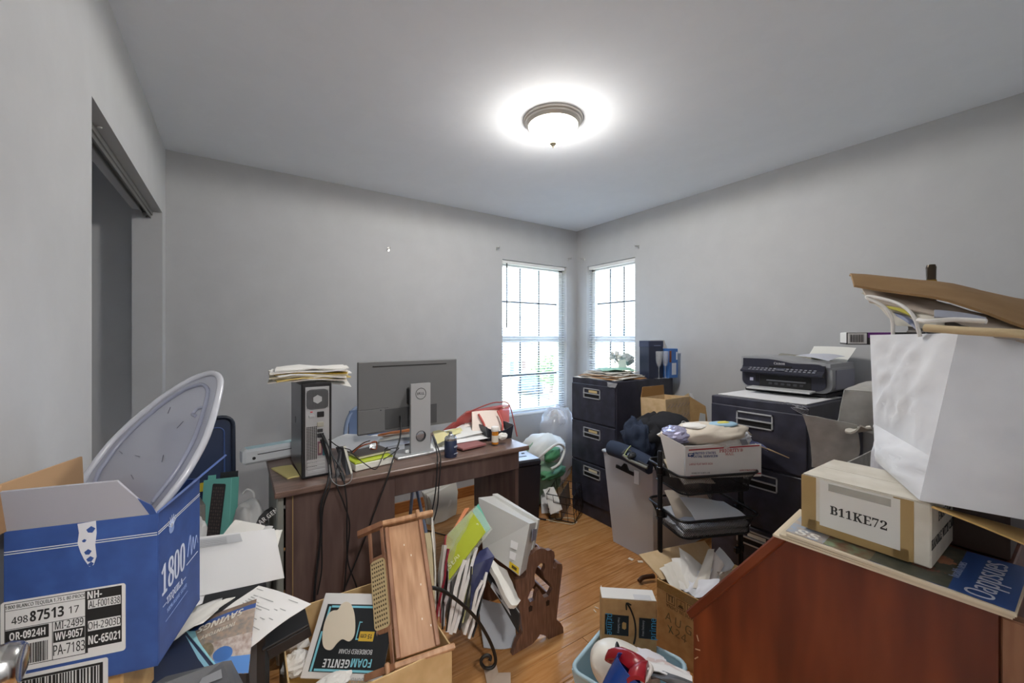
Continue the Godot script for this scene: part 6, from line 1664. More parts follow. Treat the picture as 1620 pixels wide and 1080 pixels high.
	for i in 4:
		part(o, "address_line", sheet(ep.call(0.12, 0.825 + 0.03 * i), ep.call(0.42, 0.832 + 0.03 * i), ep.call(0.42, 0.836 + 0.03 * i), ep.call(0.12, 0.829 + 0.03 * i), 0.0014, Vector3.ZERO, 0, 1, 1), mt("9b9da0", 0.6))
	var mail := [
		[V(-0.089,0.616,-1.705), V(0.044,0.634,-1.663), V(0.087,0.644,-1.779), V(-0.007,0.668,-1.843), "e5e3de", "cream envelope lying flat just behind the large window envelope"],
		[V(-0.007,0.624,-1.722), V(0.094,0.625,-1.725), V(0.114,0.625,-1.809), V(0.029,0.610,-1.867), "dcdcda", "grey-white sheet behind the cream envelope and left of the desk"],
		[V(0.096,0.616,-1.579), V(0.116,0.634,-1.614), V(0.133,0.668,-1.651), V(0.083,0.659,-1.685), "e8e6e0", "white paper corner poking out right of the window envelope"],
		[V(-0.153,0.600,-1.289), V(-0.043,0.625,-1.335), V(-0.036,0.607,-1.427), V(-0.162,0.594,-1.440), "dfdeda", "white folded sheet lying under the lower edge of the window envelope"],
		[V(-0.147,0.648,-1.309), V(-0.079,0.629,-1.384), V(-0.076,0.620,-1.454), V(-0.141,0.620,-1.474), "d3d3d6", "greyish printed sheet wedged between blue carton and window envelope"],
		[V(-0.163,0.617,-1.235), V(-0.072,0.648,-1.258), V(-0.005,0.647,-1.334), V(-0.115,0.636,-1.336), "e4e1da", "long cream sheet slanting up beside the blue carton"]]
	var k := 0
	for s in mail:
		k += 1
		solo("mail_sheet", s[5], "paper", sheet(s[0], s[1], s[2], s[3], 0.0015, V(0, 0.006, 0.003), 0.008, 160 + k), mt(s[4], 0.8), Transform3D(), "loose mail left of the desk")
	solo("curled_receipt", "crumpled white plastic between the blue carton and the turquoise box", "plastic", lump(V(0.05, 0.09, 0.05), 0.5, 1.6, 171, true, 18, 14), mt("d3d4d4", 0.35), T(V(-0.142,0.564,-2.055)))
	solo("grey_wallet", "brown-grey flat card case lying on the mail in front of the white sack", "case", sheet(V(0.055,0.620,-1.776), V(0.103,0.620,-1.768), V(0.112,0.620,-1.810), V(0.069,0.615,-1.839), 0.008), mt("5f5650", 0.6))
	solo("dark_file_box", "grey-brown open file box behind the mail, below the turquoise keyboard box", "box", bx(V(0.16, 0.66, 0.12), 0.003), mt("87857f", 0.7), T(V(-0.2, 0.332, -2.14), 12))
	# printed letter and its neighbour, a flyer
	o = thing("printed_letter", "white letter page of printed lines hanging over the mail heap's right edge", "letter")
	var l0 := V(0.026,0.602,-1.167)
	var l1 := V(0.163,0.642,-1.195)
	var l2 := V(0.051,0.629,-1.392)
	var l3 := V(-0.063,0.605,-1.324)
	part(o, "page", sheet(l0, l1, l2, l3, 0.0012, V(0, 0.012, 0.006), 0.003, 172, 8), mt("e9e7e4", 0.8))
	var lp := func(u: float, v: float) -> Vector3: return l0.lerp(l1, u).lerp(l3.lerp(l2, u), v) + V(0, 0.0022, 0.0012) + V(0, 0.012, 0.006) * (sin(PI * u) * 0.5 + sin(PI * v) * 0.5)
	for i in 14:
		var u := 0.90 - 0.055 * i
		var a: float = 0.85 if i > 1 else 0.95
		var b: float = 0.15 + 0.1 * ((i * 5) % 4)
		if i == 1 or i == 2: continue
		part(o, "printed_line", sheet(lp.call(u, b), lp.call(u + 0.012, b), lp.call(u + 0.012, a), lp.call(u, a), 0.0006, Vector3.ZERO, 0, 1, 4), mt("a9a8a6", 0.8))
	o = thing("savings_flyer", "colour savings flyer with a blue band and furniture pictures lying on the letter", "flyer")
	var f0 := V(0.020,0.607,-1.074)
	var f1 := V(0.043,0.642,-1.301)
	var f2 := V(-0.104,0.594,-1.352)
	var f3 := V(-0.067,0.592,-1.134)
	part(o, "page", sheet(f0, f1, f2, f3, 0.0016, V(0, 0.016, 0.008), 0.003, 173, 8), pic("flyer", flyer_image(), 0.35))
	var fn := (f2 - f1).cross(f0 - f1).normalized() * 0.004 + V(0, 0.0135, 0.0065)
	text(o, "SAVINGS", 0.02, F(f2.lerp(f1, 0.5) + (f0 - f1) * 0.19 + fn, f2 - f1, f0 - f1) , mt("e3ddd0", 0.5), "bold", 0.9)
	text(o, "INVENTORY", 0.011, F(f2.lerp(f1, 0.5) + (f0 - f1) * 0.33 + fn, f2 - f1, f0 - f1), mt("d9d2c4", 0.5), "bold", 0.9)
	# ---- dark blue medical box with a pale cyan end, and a dark grey box nearer
	var mb0 := V(-0.149,0.645,-1.068)
	var mbx := F(V(-0.151,0.626,-1.142), V(-0.049,0.611,-1.145) - V(-0.151,0.626,-1.142), V(-0.240,0.624,-1.372) - V(-0.151,0.626,-1.142) + V(0.02, 0, 0))
	o = thing("blue_medical_box", "dark navy printed box with a pale cyan end, wedged against the blue carton", "box")
	var n0 := V(-0.166,0.626,-1.080)
	var n1 := V(-0.036,0.610,-1.112)
	var n2 := V(-0.109,0.610,-1.307)
	var n3 := V(-0.187,0.601,-1.288)
	part(o, "front_face", sheet(n0, n1, n2, n3, 0.006, Vector3.ZERO, 0, 1, 1), mt("1d2844", 0.45))
	part(o, "end_face", sheet(n1, V(-0.029,0.594,-1.168), V(-0.073,0.588,-1.319), n2, 0.006, Vector3.ZERO, 0, 1, 1), mt("8fcad6", 0.45))
	var dn := (n1 - n0).cross(n3 - n0).normalized()
	part(o, "box_body", hexm([n0 - dn * 0.07, n1 - dn * 0.07, n2 - dn * 0.07, n3 - dn * 0.07, n0 - dn * 0.003, n1 - dn * 0.003, n2 - dn * 0.003, n3 - dn * 0.003]), mt("1d2844", 0.45))
	var np := func(u: float, v: float) -> Vector3: return n0.lerp(n1, u).lerp(n3.lerp(n2, u), v) + dn * 0.0036
	part(o, "cyan_stripe", sheet(np.call(0.88, 0.0), np.call(0.94, 0.0), np.call(0.94, 1.0), np.call(0.84, 1.0), 0.0008, Vector3.ZERO, 0, 1, 1), mt("86b8cc", 0.45))
	part(o, "pale_diagram", sheet(np.call(0.30, 0.30), np.call(0.70, 0.36), np.call(0.72, 0.62), np.call(0.60, 0.42), 0.0008, Vector3.ZERO, 0, 1, 2), mt("d8c0ac", 0.5))
	part(o, "pale_diagram", sheet(np.call(0.28, 0.34), np.call(0.46, 0.38), np.call(0.5, 0.46), np.call(0.3, 0.5), 0.0008, Vector3.ZERO, 0, 1, 2), mt("7fb7bd", 0.5))
	for i in 6:
		part(o, "printed_line", sheet(np.call(0.1 + 0.03 * (i % 3), 0.66 + 0.045 * i), np.call(0.66 - 0.06 * (i % 2), 0.66 + 0.045 * i), np.call(0.66 - 0.06 * (i % 2), 0.675 + 0.045 * i), np.call(0.1 + 0.03 * (i % 3), 0.675 + 0.045 * i), 0.0008, Vector3.ZERO, 0, 1, 1), mt("c3cbd6", 0.6))
	text(o, "3", 0.03, F(np.call(0.36, 0.2), n1 - n0, n3 - n0), mt("7fc4d6", 0.5), "bold")
	o = thing("dark_grey_box", "dark grey rounded box end at the bottom edge beside the navy printed box", "box")
	part(o, "box_body", hexm([V(-0.136,0.660,-0.963), V(-0.001,0.675,-0.919), V(0.021,0.610,-1.001), V(-0.120,0.608,-1.049), V(-0.142,0.708,-0.991), V(-0.025,0.713,-0.984), V(-0.011,0.651,-1.072), V(-0.125,0.641,-1.113)]), mt("57585b", 0.5))
	part(o, "printed_panel", sheet(V(-0.062,0.704,-0.951), V(-0.024,0.710,-0.941), V(-0.026,0.718,-0.955), V(-0.055,0.710,-0.962), 0.001), mt("86878a", 0.6))
	# what the front of the heap stands on, below the picture
	solo("plain_carton", "plain brown carton carrying the blue liquor carton, mostly below the picture", "box", bx(V(0.13, 0.74, 0.12), 0.003), mats.card, T(V(-0.225, 0.371, -1.105), -14.5))

func flyer_image() -> Image:
	var im := Image.create(256, 256, false, Image.FORMAT_RGB8)
	var nz := FastNoiseLite.new()
	nz.seed = 33
	nz.frequency = 0.03
	for y in 256:
		for x in 256:
			# x runs from the near corner to the far one, y from the right edge to the left
			var v := nz.get_noise_2d(x * 1.2, y) * 0.5 + 0.5
			var c := Color("b7a595").lerp(Color("d9cfc6"), v)
			if x > 236: c = Color("a08060").lerp(Color("5f5148"), v)
			elif x > 216: c = Color("2f55a0")
			elif x > 180: c = Color("9c8a7c").lerp(Color("c9b8a8"), v)
			elif x > 120: c = Color("8d8a86").lerp(Color("b9a08c"), clampf(v * 1.7 - 0.3, 0, 1))
			elif x > 50: c = Color("cfc4bc").lerp(Color("9d8478"), clampf(v * 1.6 - 0.5, 0, 1))
			else: c = Color("5f8fd0")
			if Vector2((x - 66.0) / 26.0, (y - 120.0) / 48.0).length() < 1.0: c = Color("4a78bd")
			if Vector2((x - 100.0) / 30.0, (y - 50.0) / 30.0).length() < 1.0: c = Color("6f6450").lerp(Color("a8987c"), v)
			im.set_pixel(x, y, c)
	return im

func middle_heap() -> void:
	# ---- open tan carton
	var o := thing("tan_carton", "open tan cardboard carton on the floor holding a dressing pouch, bottom middle", "box", T(V(0.352, 0.002, -1.446), -1))
	carton(o, 0.46, 0.348, 0.49, 0.005, grain("cardtan", "cloud", "c4a473", "cfb07f", "d8bb8c", 2.0, 0.75), {}, mats.cardpale)
	part(o, "inner_flap", sheet(V(-0.22, 0.16, 0.1), V(-0.05, 0.16, 0.1), V(-0.05, 0.18, -0.2), V(-0.22, 0.18, -0.2), 0.004), mt("c49a52", 0.8))
	# ---- crumpled paper in it
	for q in [[V(0.159,0.295,-1.609), V(0.05, 0.07, 0.05), 181, "white crumpled paper standing at the left inside the tan carton"], [V(0.161,0.287,-1.487), V(0.06, 0.05, 0.05), 182, "lower ball of crumpled white paper in the tan carton"], [V(0.236,0.314,-1.315), V(0.08, 0.018, 0.04), 183, "flattened black and white plastic at the front of the tan carton"]]:
		solo("crumpled_paper", q[3], "paper", lump(q[1], 0.55, 1.6, q[2], true, 20, 14), mt("dcdad6", 0.75), T(q[0]), "crumpled papers in the tan carton")
	solo("pointed_envelope", "white envelope corner pointing up at the left inside the tan carton", "envelope", sheet(V(0.144,0.266,-1.595), V(0.214,0.273,-1.572), V(0.207,0.278,-1.648), V(0.154,0.303,-1.685), 0.002, V(0, 0, 0.01), 0.01, 5), mt("e6e3de", 0.8))
	# ---- dressing pouch
	var p0 := V(0.181,0.286,-1.412)
	var p1 := V(0.384,0.301,-1.238)
	var p2 := V(0.449,0.442,-1.412)
	var p3 := V(0.239,0.449,-1.566)
	var pf := F((p0 + p1 + p2 + p3) / 4.0, p1 - p0, p3 - p0)
	o = thing("dressing_pouch", "black and white wound dressing pouch, upside down, leaning in the tan carton", "pouch", pf)
	var W := (p1 - p0).length()
	var H := (p3 - p0).length()
	part(o, "pouch_body", bx(V(W, H, 0.008), 0.003), mt("dedcda", 0.4))
	part(o, "black_panel", bx(V(W - 0.02, H - 0.05, 0.001), 0), mt("242729", 0.35), T(V(0.012, -0.008, 0.0045)))
	var cy := mt("7cc3d2", 0.5)
	part(o, "cyan_line", bx(V(0.007, 0.04, 0.001), 0), cy, T(V(-W / 2 + 0.034, H / 2 - 0.06, 0.0052)))
	part(o, "cyan_line", bx(V(0.007, H * 0.45, 0.001), 0), cy, T(V(-W / 2 + 0.03, -H * 0.2, 0.0052)))
	part(o, "cyan_line", bx(V(W - 0.05, 0.006, 0.001), 0), cy, T(V(0.015, H / 2 - 0.04, 0.0052)))
	part(o, "cyan_line", bx(V(W - 0.05, 0.006, 0.001), 0), cy, T(V(0.015, -H / 2 + 0.022, 0.0052)))
	for b in [[-0.02, 0.028], [-0.02, -0.018]]:
		part(o, "bracket_print", bx(V(0.01, 0.003, 0.001), 0), cy, T(V(b[0] + 0.045, b[1] + 0.005, 0.0052)))
	part(o, "bracket_print", bx(V(0.003, 0.05, 0.001), 0), cy, T(V(0.021, 0.01, 0.0052)))
	var pad := []
	for q in [[0.0, 0.42], [0.17, 0.36], [0.34, 0.16], [0.46, -0.1], [0.50, -0.3], [0.40, -0.42], [0.18, -0.38], [0.05, -0.46], [-0.08, -0.60], [-0.3, -0.56], [-0.44, -0.36], [-0.5, -0.08], [-0.46, 0.14], [-0.34, 0.22], [-0.2, 0.24], [-0.14, 0.36]]:
		pad.append(Vector2(q[0] * 0.115 - 0.045, q[1] * 0.13 + 0.035))
	var m := Mb.new()
	var cp := curve_loop(pad)
	m.extr(PackedVector2Array(cp), 0.004)
	part(o, "pad_picture", m.out(), mt("d9cdb8", 0.7), T(V(0, 0, 0.006)))
	part(o, "yellow_print", bx(V(0.05, 0.026, 0.001), 0), mt("c9a437", 0.5), T(V(0.055, -0.005, 0.0055)))
	var wt := mt("d6d8da", 0.5)
	text(o, "GENTLE", 0.021, T(V(-0.025, -0.076, 0.0053), 0, 0, 180), wt, "bold", 0.85)
	text(o, "FOAM", 0.021, T(V(0.058, -0.073, 0.0053), 0, 0, 180), cy, "bold", 0.85)
	text(o, "BORDERED FOAM", 0.0115, T(V(0.03, -0.045, 0.0053), 0, 0, 180), wt, "sans", 0.9)
	text(o, "WOUND CARE", 0.012, T(V(0.045, -0.115, 0.0053), 0, 0, 180), mt("9a9da0", 0.5), "sans", 0.9)
	text(o, "FOAM", 0.008, T(V(-0.09, -0.131, 0.0053), 0, 0, 180), wt, "sans", 0.9)
	text(o, "15 cm", 0.012, T(V(0.055, -0.005, 0.0063), 0, 0, 180), mt("2a2a28", 0.5), "bold", 0.9)
	# ---- wooden letter rack with a cane panel lying across
	var q0 := V(0.469,0.339,-1.223)
	var qt := V(0.527,0.659,-1.504)
	var rx := V(0.577,0.353,-1.192) - V(0.358,0.333,-1.250)
	var lf := F(q0, rx, qt - q0)
	var L := (qt - q0).length()
	o = thing("letter_rack", "wooden rack with a plank back and a cane panel, tipped across the tan carton", "rack", lf)
	var pn: Material = mats.pine
	part(o, "plank", bx(V(0.118, L - 0.03, 0.010), 0.002), pn, T(V(0.008, L / 2, 0)))
	for x in [-0.055, 0.068]:
		part(o, "side_rail", bx(V(0.016, L - 0.03, 0.02), 0.003), mats.pinedark, T(V(x, L / 2, 0.004)))
	for y in [0.0, L]:
		part(o, "end_board", bx(V(0.19, 0.018, 0.042), 0.004), pn, T(V(0.025, y, 0.0)))
		part(o, "end_board", hexm([V(-0.07, y - 0.009, 0.021), V(-0.07, y + 0.009, 0.021), V(-0.07, y + 0.009, -0.021), V(-0.07, y - 0.009, -0.021), V(-0.16, y - 0.009, -0.035), V(-0.16, y + 0.009, -0.035), V(-0.16, y + 0.009, -0.07), V(-0.16, y - 0.009, -0.07)]), mats.pinedark)
		part(o, "dowel_end", turned([Vector2(0.007, -0.012), Vector2(0.008, 0.012), Vector2(0.004, 0.016), Vector2(0, 0.017)], 12), pn, T(V(0.06 if y > 0 else -0.09, y, 0.03 if y > 0 else 0.01)))
	var cf := T(V(-0.093, L / 2, -0.026), -38)
	part(o, "cane_frame", bx(V(0.075, L * 0.55, 0.010), 0.003), mats.pinedark, cf * T(V(0, 0.0, -0.003)))
	var cane := part(o, "cane_panel", cut(rrect(0.062, L * 0.49, 0.014), 0.006), mt("cdb78a", 0.75), cf * T(V(0, 0, 0.004)))
	m = Mb.new()
	for i in 6:
		for j in 15:
			var x := -0.023 + i * 0.0092
			var y := -L * 0.22 + j * L * 0.0314
			m.box(V(x - 0.0022, y - 0.003, 0.0028), V(x + 0.0022, y + 0.003, 0.0036))
	tag(part(cane, "cane_holes", m.out(), mt("4b3c28", 0.9)), "", "", "", "stuff")
	for x in [-0.03, 0.026]:
		part(o, "slat", bx(V(0.014, L * 0.26, 0.008), 0.002), mats.pinedark, cf * T(V(x, L * 0.37, 0.0)))
		part(o, "slat", bx(V(0.014, L * 0.26, 0.008), 0.002), mats.pinedark, cf * T(V(x, -L * 0.37, 0.0)))
	for q in [[0.03, 0.1], [0.055, 0.075], [0.02, 0.3], [0.04, 0.2], [0.0, 0.34]]:
		part(o, "paint_speck", bx(V(0.003, 0.006, 0.0008), 0), mt("e6dccb", 0.7), T(V(q[0], q[1], 0.0055)))

func curve_loop(p: Array) -> Array:
	var o := []
	var n := p.size()
	for i in n:
		for k in 4:
			o.append((p[i] as Vector2).cubic_interpolate(p[(i + 1) % n], p[(i - 1 + n) % n], p[(i + 2) % n], k / 4.0))
	return o

func rack_and_files() -> void:
	# ---- old magazine rack with pierced ends
	var rk: Material = mats.rack
	var r := V(0.9969, 0, 0.0791)
	var rf := F(V(0.970, 0.002, -1.418), r, V(0, 1, 0))
	var o := thing("magazine_rack", "dark carved wooden magazine rack with a pierced, scalloped end board", "magazine rack", rf)
	var outer := [Vector2(-0.003, 0.0), Vector2(0.095, 0.012), Vector2(0.122, 0.025), Vector2(0.137, 0.039), Vector2(0.169, 0.02), Vector2(0.184, 0.0), Vector2(0.266, 0.0), Vector2(0.263, 0.026), Vector2(0.248, 0.052), Vector2(0.226, 0.071), Vector2(0.243, 0.19), Vector2(0.260, 0.300), Vector2(0.256, 0.317), Vector2(0.232, 0.325), Vector2(0.222, 0.306), Vector2(0.206, 0.312), Vector2(0.210, 0.340), Vector2(0.217, 0.364), Vector2(0.212, 0.385), Vector2(0.196, 0.396), Vector2(0.178, 0.398), Vector2(0.160, 0.410), Vector2(0.140, 0.418), Vector2(0.118, 0.416), Vector2(0.095, 0.405), Vector2(0.062, 0.395), Vector2(0.045, 0.382), Vector2(0.048, 0.358), Vector2(0.062, 0.345), Vector2(0.068, 0.329), Vector2(0.055, 0.314), Vector2(0.009, 0.316), Vector2(0.012, 0.29), Vector2(0.03, 0.2), Vector2(0.048, 0.082), Vector2(0.020, 0.052)]
	var hole := [Vector2(0.140, 0.353), Vector2(0.162, 0.346), Vector2(0.165, 0.327), Vector2(0.153, 0.309), Vector2(0.159, 0.281), Vector2(0.194, 0.245), Vector2(0.204, 0.221), Vector2(0.184, 0.195), Vector2(0.159, 0.193), Vector2(0.147, 0.212), Vector2(0.131, 0.241), Vector2(0.116, 0.227), Vector2(0.110, 0.198), Vector2(0.085, 0.199), Vector2(0.073, 0.218), Vector2(0.085, 0.242), Vector2(0.110, 0.270), Vector2(0.107, 0.307), Vector2(0.119, 0.340)]
	for z in [0.0, -0.36]:
		var c := CSGPolygon3D.new()
		c.name = "end_board" if z == 0.0 else "end_board_001"
		c.polygon = PackedVector2Array(outer)
		c.depth = 0.022
		c.material = rk
		o.add_child(c)
		c.position = V(0, 0, z)
		var h := CSGPolygon3D.new()
		h.name = "cut_out"
		h.operation = CSGShape3D.OPERATION_SUBTRACTION
		h.polygon = PackedVector2Array(hole)
		h.depth = 0.06
		h.material = rk
		c.add_child(h)
		h.position = V(0, 0, 0.02)
	for s in [[0.06, 0.10, 0.03, 0.31], [0.225, 0.10, 0.255, 0.31]]:
		for t in [0.15, 0.5, 0.92]:
			part(o, "rail", bx(V(0.012, 0.045, 0.34), 0.003), rk, T(V(lerpf(s[0], s[2], t), lerpf(s[1], s[3], t), -0.191)))
	for q in [[0.087, 0.17], [0.178, 0.165]]:
		part(o, "wood_knot", cut([Vector2(-0.008, -0.012), Vector2(0.008, -0.012), Vector2(0.01, 0.008), Vector2(0, 0.014), Vector2(-0.01, 0.008)], 0.001), mt("1f1210", 0.5), T(V(q[0], q[1], 0.0005)))
	# ---- grey box tilted in the rack
	o = thing("grey_archive_box", "pale grey lidded storage box tilted on end above the carved magazine rack", "box")
	var gy := mt("c3c3c0", 0.6)
	var A := V(0.947,0.592,-1.678)
	var B := V(1.017,0.570,-1.364)
	var C := V(0.936,0.397,-1.323)
	var D := V(0.905,0.411,-1.562)
	var A2 := V(1.118,0.533,-1.779)
	var B2 := V(1.159,0.496,-1.485)
	var C2 := V(1.089,0.324,-1.460)
	var D2 := V(1.083,0.353,-1.706)
	part(o, "box_body", hexm([D, C, C2, D2, A, B, B2, A2]), gy)
	part(o, "lid", hexm([D.lerp(D2, 0.72) + V(0.006, -0.004, 0), C.lerp(C2, 0.72) + V(0.004, -0.006, 0.006), C2 + V(0.006, -0.006, 0.002), D2 + V(0.006, -0.004, 0), A.lerp(A2, 0.72) + V(0, 0.01, 0), B.lerp(B2, 0.72) + V(0.006, 0.01, 0.006), B2 + V(0.006, 0.01, 0.002), A2 + V(0, 0.01, 0)]), mt("cfcfcc", 0.6))
	var gn := (C - D).cross(A - D).normalized() * 0.002
	var gp := func(u: float, v: float) -> Vector3: return D.lerp(C, u).lerp(A.lerp(B, u), v) + gn
	part(o, "yellow_sticker", sheet(gp.call(0.74, 0.02), gp.call(0.98, 0.02), gp.call(0.96, 0.13), gp.call(0.74, 0.13), 0.001, Vector3.ZERO, 0, 1, 1), mt("d8b92a", 0.6))
	part(o, "white_sticker", sheet(gp.call(0.72, 0.18), gp.call(0.86, 0.20), gp.call(0.86, 0.34), gp.call(0.72, 0.32), 0.001, Vector3.ZERO, 0, 1, 1), mt("e3e3e4", 0.6))
	part(o, "white_sticker", sheet(gp.call(0.72, 0.38), gp.call(0.86, 0.40), gp.call(0.86, 0.54), gp.call(0.72, 0.52), 0.001, Vector3.ZERO, 0, 1, 1), mt("e3e3e4", 0.6))
	part(o, "printed_number", sheet(gp.call(0.80, 0.045), gp.call(0.92, 0.045), gp.call(0.92, 0.10), gp.call(0.80, 0.10), 0.0014, Vector3.ZERO, 0, 1, 1), mt("5a4a12", 0.6))
	part(o, "end_label", sheet(V(1.024,0.496,-1.360), V(1.086,0.461,-1.414), V(1.103,0.501,-1.427), V(1.034,0.541,-1.365), 0.002), mt("6f7488", 0.5))
	solo("white_bundle", "white paper bundle hanging below the grey storage box inside the rack", "paper", sheet(V(0.880,0.304,-1.312), V(0.936,0.293,-1.323), V(0.945,0.354,-1.438), V(0.884,0.421,-1.527), 0.02, V(-0.01, -0.01, 0.02), 0.01, 5), mt("dddcd6", 0.75))
	# ---- files standing between the carton and the rack: near edges as seen, leaning back from the camera
	var files := [
		[V(0.636,0.281,-1.502), V(0.649,0.552,-1.566), "d8cba4", 0.022, "thick cream folder, leftmost of the standing files"],
		[V(0.653,0.264,-1.503), V(0.678,0.597,-1.594), "e6e3dc", 0.006, "tall white folder just right of the thick cream folder"],
		[V(0.657,0.248,-1.488), V(0.695,0.511,-1.511), "dcd8d2", 0.012, "bent white pages in front of the crimson folder"],
		[V(0.647,0.233,-1.483), V(0.699,0.506,-1.484), "8e1f33", 0.008, "crimson folder among the standing white files"],
		[V(0.661,0.230,-1.473), V(0.718,0.532,-1.543), "a8343c", 0.004, "thin red-edged folder behind the bent white pages"],
		[V(0.665,0.225,-1.458), V(0.705,0.412,-1.480), "c9c6ca", 0.014, "mauve-grey pages right of the crimson folder"],
		[V(0.675,0.208,-1.439), V(0.751,0.463,-1.448), "e9e8e6", 0.016, "first wad of white pages fanned under the lime folder"],
		[V(0.685,0.200,-1.432), V(0.782,0.485,-1.452), "e3e2e0", 0.014, "second wad of white pages fanned under the lime folder"],
		[V(0.702,0.198,-1.433), V(0.813,0.490,-1.455), "efeeec", 0.012, "third, tallest wad of white pages under the lime folder"],
		[V(0.718,0.210,-1.422), V(0.785,0.429,-1.437), "2a2b2e", 0.006, "black file edge between the white wads and the yellow folder"],
		[V(0.736,0.223,-1.435), V(0.800,0.441,-1.463), "d9d69a", 0.010, "pale yellow folder left of the navy one"],
		[V(0.730,0.198,-1.402), V(0.812,0.379,-1.407), "ebe9e6", 0.012, "creased white pages below the navy folder"],
		[V(0.744,0.183,-1.392), V(0.837,0.400,-1.414), "e5e4e2", 0.010, "white pages right of the navy folder"],
		[V(0.761,0.181,-1.393), V(0.846,0.376,-1.420), "26272a", 0.005, "rightmost black file edge next to the clear plastic sheet"]]
	var k := 0
	for f in files:
		k += 1
		var b: Vector3 = f[0]
		var t: Vector3 = f[1]
		var away := V(0.088, -0.02, -0.2)
		solo("file_folder", f[4], "folder", sheet(b, b + away, t + away - V(0, 0.09, 0), t, f[3], V(0.0, 0.0, 0.0), 0.012, 190 + k, 5), mt(f[2], 0.75), Transform3D(), "files standing by the magazine rack")
	o = thing("lime_folder", "lime green printed folder in a clear sleeve leaning on top of the standing files", "folder")
	var g0 := V(0.694,0.393,-1.463)
	var g1 := V(0.843,0.555,-1.434)
	var g2 := V(0.843,0.598,-1.555)
	var g3 := V(0.733,0.502,-1.581)
	part(o, "folder_face", sheet(g0, g1, g2, g3, 0.004, V(0, 0.006, 0.006), 0.004, 5), mt("b3bf37", 0.5))
	part(o, "clear_sleeve", sheet(g0 + V(-0.004, -0.012, 0.004), g1 + V(0.03, 0.004, 0.004), g2 + V(0.02, 0.02, 0.004), g3 + V(-0.006, 0.006, 0.004), 0.002, V(0, 0.008, 0.008)), clear_mat("sleeve2", "dfe6d8", 0.2, 0.15))
	text(o, "SEAL", 0.022, F(g0.lerp(g3, 0.35).lerp(g1, 0.12) + V(0.003, 0.006, 0.010), g1 - g0, g3 - g0), mt("d9dfae", 0.5), "bold")
	text(o, "DSL 5", 0.016, F(g1.lerp(g2, 0.4).lerp(g0, 0.14) + V(0.003, 0.006, 0.010), g3 - g0, g0 - g1), mt("e4e8c8", 0.5), "bold")
	solo("teal_folder", "teal folder edge behind the lime green folder", "folder", sheet(V(0.844,0.527,-1.457), V(0.891,0.539,-1.474), V(0.908,0.595,-1.608), V(0.867,0.580,-1.587), 0.004), mt("3f9e86", 0.5))
	solo("orange_folder", "orange-edged papers behind the lime green folder's left side", "folder", sheet(V(0.722,0.485,-1.565), V(0.757,0.492,-1.589), V(0.882,0.569,-1.650), V(0.867,0.566,-1.659), 0.004), mt("c97a4a", 0.6))
	o = thing("navy_folder", "dark navy folder with a folded flap among the standing files", "folder")
	part(o, "folder_face", sheet(V(0.761,0.273,-1.418), V(0.789,0.293,-1.423), V(0.894,0.432,-1.448), V(0.791,0.415,-1.469), 0.005, V(0.004, 0, 0.006), 0.004, 6), mt("1e2450", 0.45))
	part(o, "folder_flap", sheet(V(0.791,0.415,-1.463), V(0.894,0.432,-1.448), V(0.885,0.456,-1.490), V(0.841,0.453,-1.484), 0.004), mt("252c60", 0.45))
	solo("clear_plastic_sheet", "pale grey moulded plastic tray lying on the floor under the standing files", "tray", sheet(V(0.881,0.012,-1.515), V(1.005,0.012,-1.439), V(1.050,0.127,-1.535), V(0.945,0.117,-1.679), 0.004, V(0, -0.02, 0), 0.006, 7), mt("c3c8d0", 0.3))
	solo("packaged_item", "dark strip with clear packaging slanting from the files into the magazine rack", "package", sheet(V(0.924,0.256,-1.306), V(0.909,0.200,-1.293), V(0.879,0.342,-1.506), V(0.898,0.363,-1.518), 0.008), mt("2b2c2e", 0.4))
	solo("clear_package", "clear blister package with dark lettering beside the dark strip in the rack", "package", sheet(V(0.912,0.223,-1.315), V(0.936,0.252,-1.323), V(0.904,0.335,-1.465), V(0.881,0.304,-1.457), 0.006, V(0, 0.004, 0.004), 0.006, 8), mt("cdd0d4", 0.25))
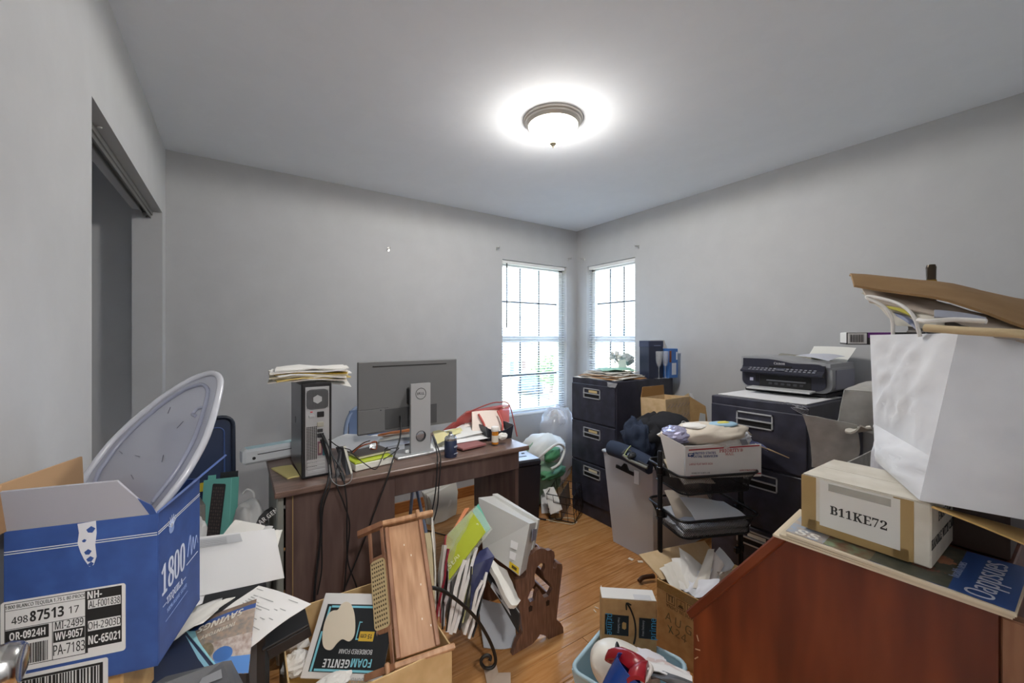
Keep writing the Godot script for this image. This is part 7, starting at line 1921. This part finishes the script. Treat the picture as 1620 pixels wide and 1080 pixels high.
	# ---- wrought scroll
	solo("scroll_hook", "black wrought iron rod curving to a scroll on the floor before the files", "iron scroll", wire([V(0.552,0.471,-1.354), V(0.613,0.439,-1.349), V(0.684,0.369,-1.349), V(0.752,0.283,-1.351), V(0.810,0.181,-1.360), V(0.841,0.106,-1.363), V(0.845,0.068,-1.360), V(0.828,0.054,-1.360), V(0.803,0.058,-1.371), V(0.788,0.082,-1.375), V(0.794,0.097,-1.376), V(0.811,0.103,-1.371), V(0.824,0.096,-1.363), V(0.819,0.085,-1.360)], 0.0065, 8, 10), mt("232120", 0.45, 0.3))
	solo("wire_file", "black coiled wire file rack edge showing between the standing files", "wire rack", wire([V(0.655,0.227,-1.441), V(0.676,0.311,-1.475), V(0.701,0.413,-1.506), V(0.716,0.443,-1.520), V(0.714,0.419,-1.486), V(0.688,0.324,-1.443), V(0.663,0.227,-1.424)], 0.0035, 5, 6), mt("232325", 0.4))

func floor_bits() -> void:
	solo("paper_scrap", "pinkish white slip of paper on the floor right below the iron scroll", "paper", sheet(V(0.800,0.004,-1.347), V(0.847,0.004,-1.325), V(0.885,0.004,-1.418), V(0.832,0.004,-1.431), 0.001, V(0, 0.004, 0), 0.004, 3), mt("d9c3ae", 0.8))
	solo("paper_scrap", "square pinkish paper at the bottom edge beside the slip under the iron scroll", "paper", sheet(V(0.787,0.006,-1.330), V(0.863,0.006,-1.278), V(0.908,0.006,-1.346), V(0.868,0.006,-1.373), 0.001, V(0, 0.004, 0), 0.004, 4), mt("dcc8b4", 0.8))
	var rng := RandomNumberGenerator.new()
	rng.seed = 8
	var names := ["in the open floor beside the delivery box", "farther from the delivery box", "below the pair of splinters", "near the foot of the black file cabinet", "in front of the cloudy tote", "at the tote's corner"]
	var spots := [V(1.460,0.003,-1.420), V(1.485,0.003,-1.432), V(1.629,0.003,-1.538), V(2.047,0.003,-2.174), V(1.982,0.003,-1.629), V(2.006,0.004,-1.577)]
	for i in 6:
		solo("paper_shred", "tiny pale scrap %s" % names[i], "scrap", bx(V(0.022 if i < 3 else 0.03, 0.002, 0.006 if i < 4 else 0.022), 0.0005), mt("e3d2bc", 0.8), T(spots[i], rng.randf() * 180.0), "scraps on the floor")
	solo("brown_hook", "bent brown metal tube on the floor behind the delivery box", "metal tube", wire([V(1.817,0.020,-1.437), V(1.852,0.030,-1.435), V(1.911,0.030,-1.409)], 0.012, 5, 10), mt("4a3020", 0.35, 0.4))
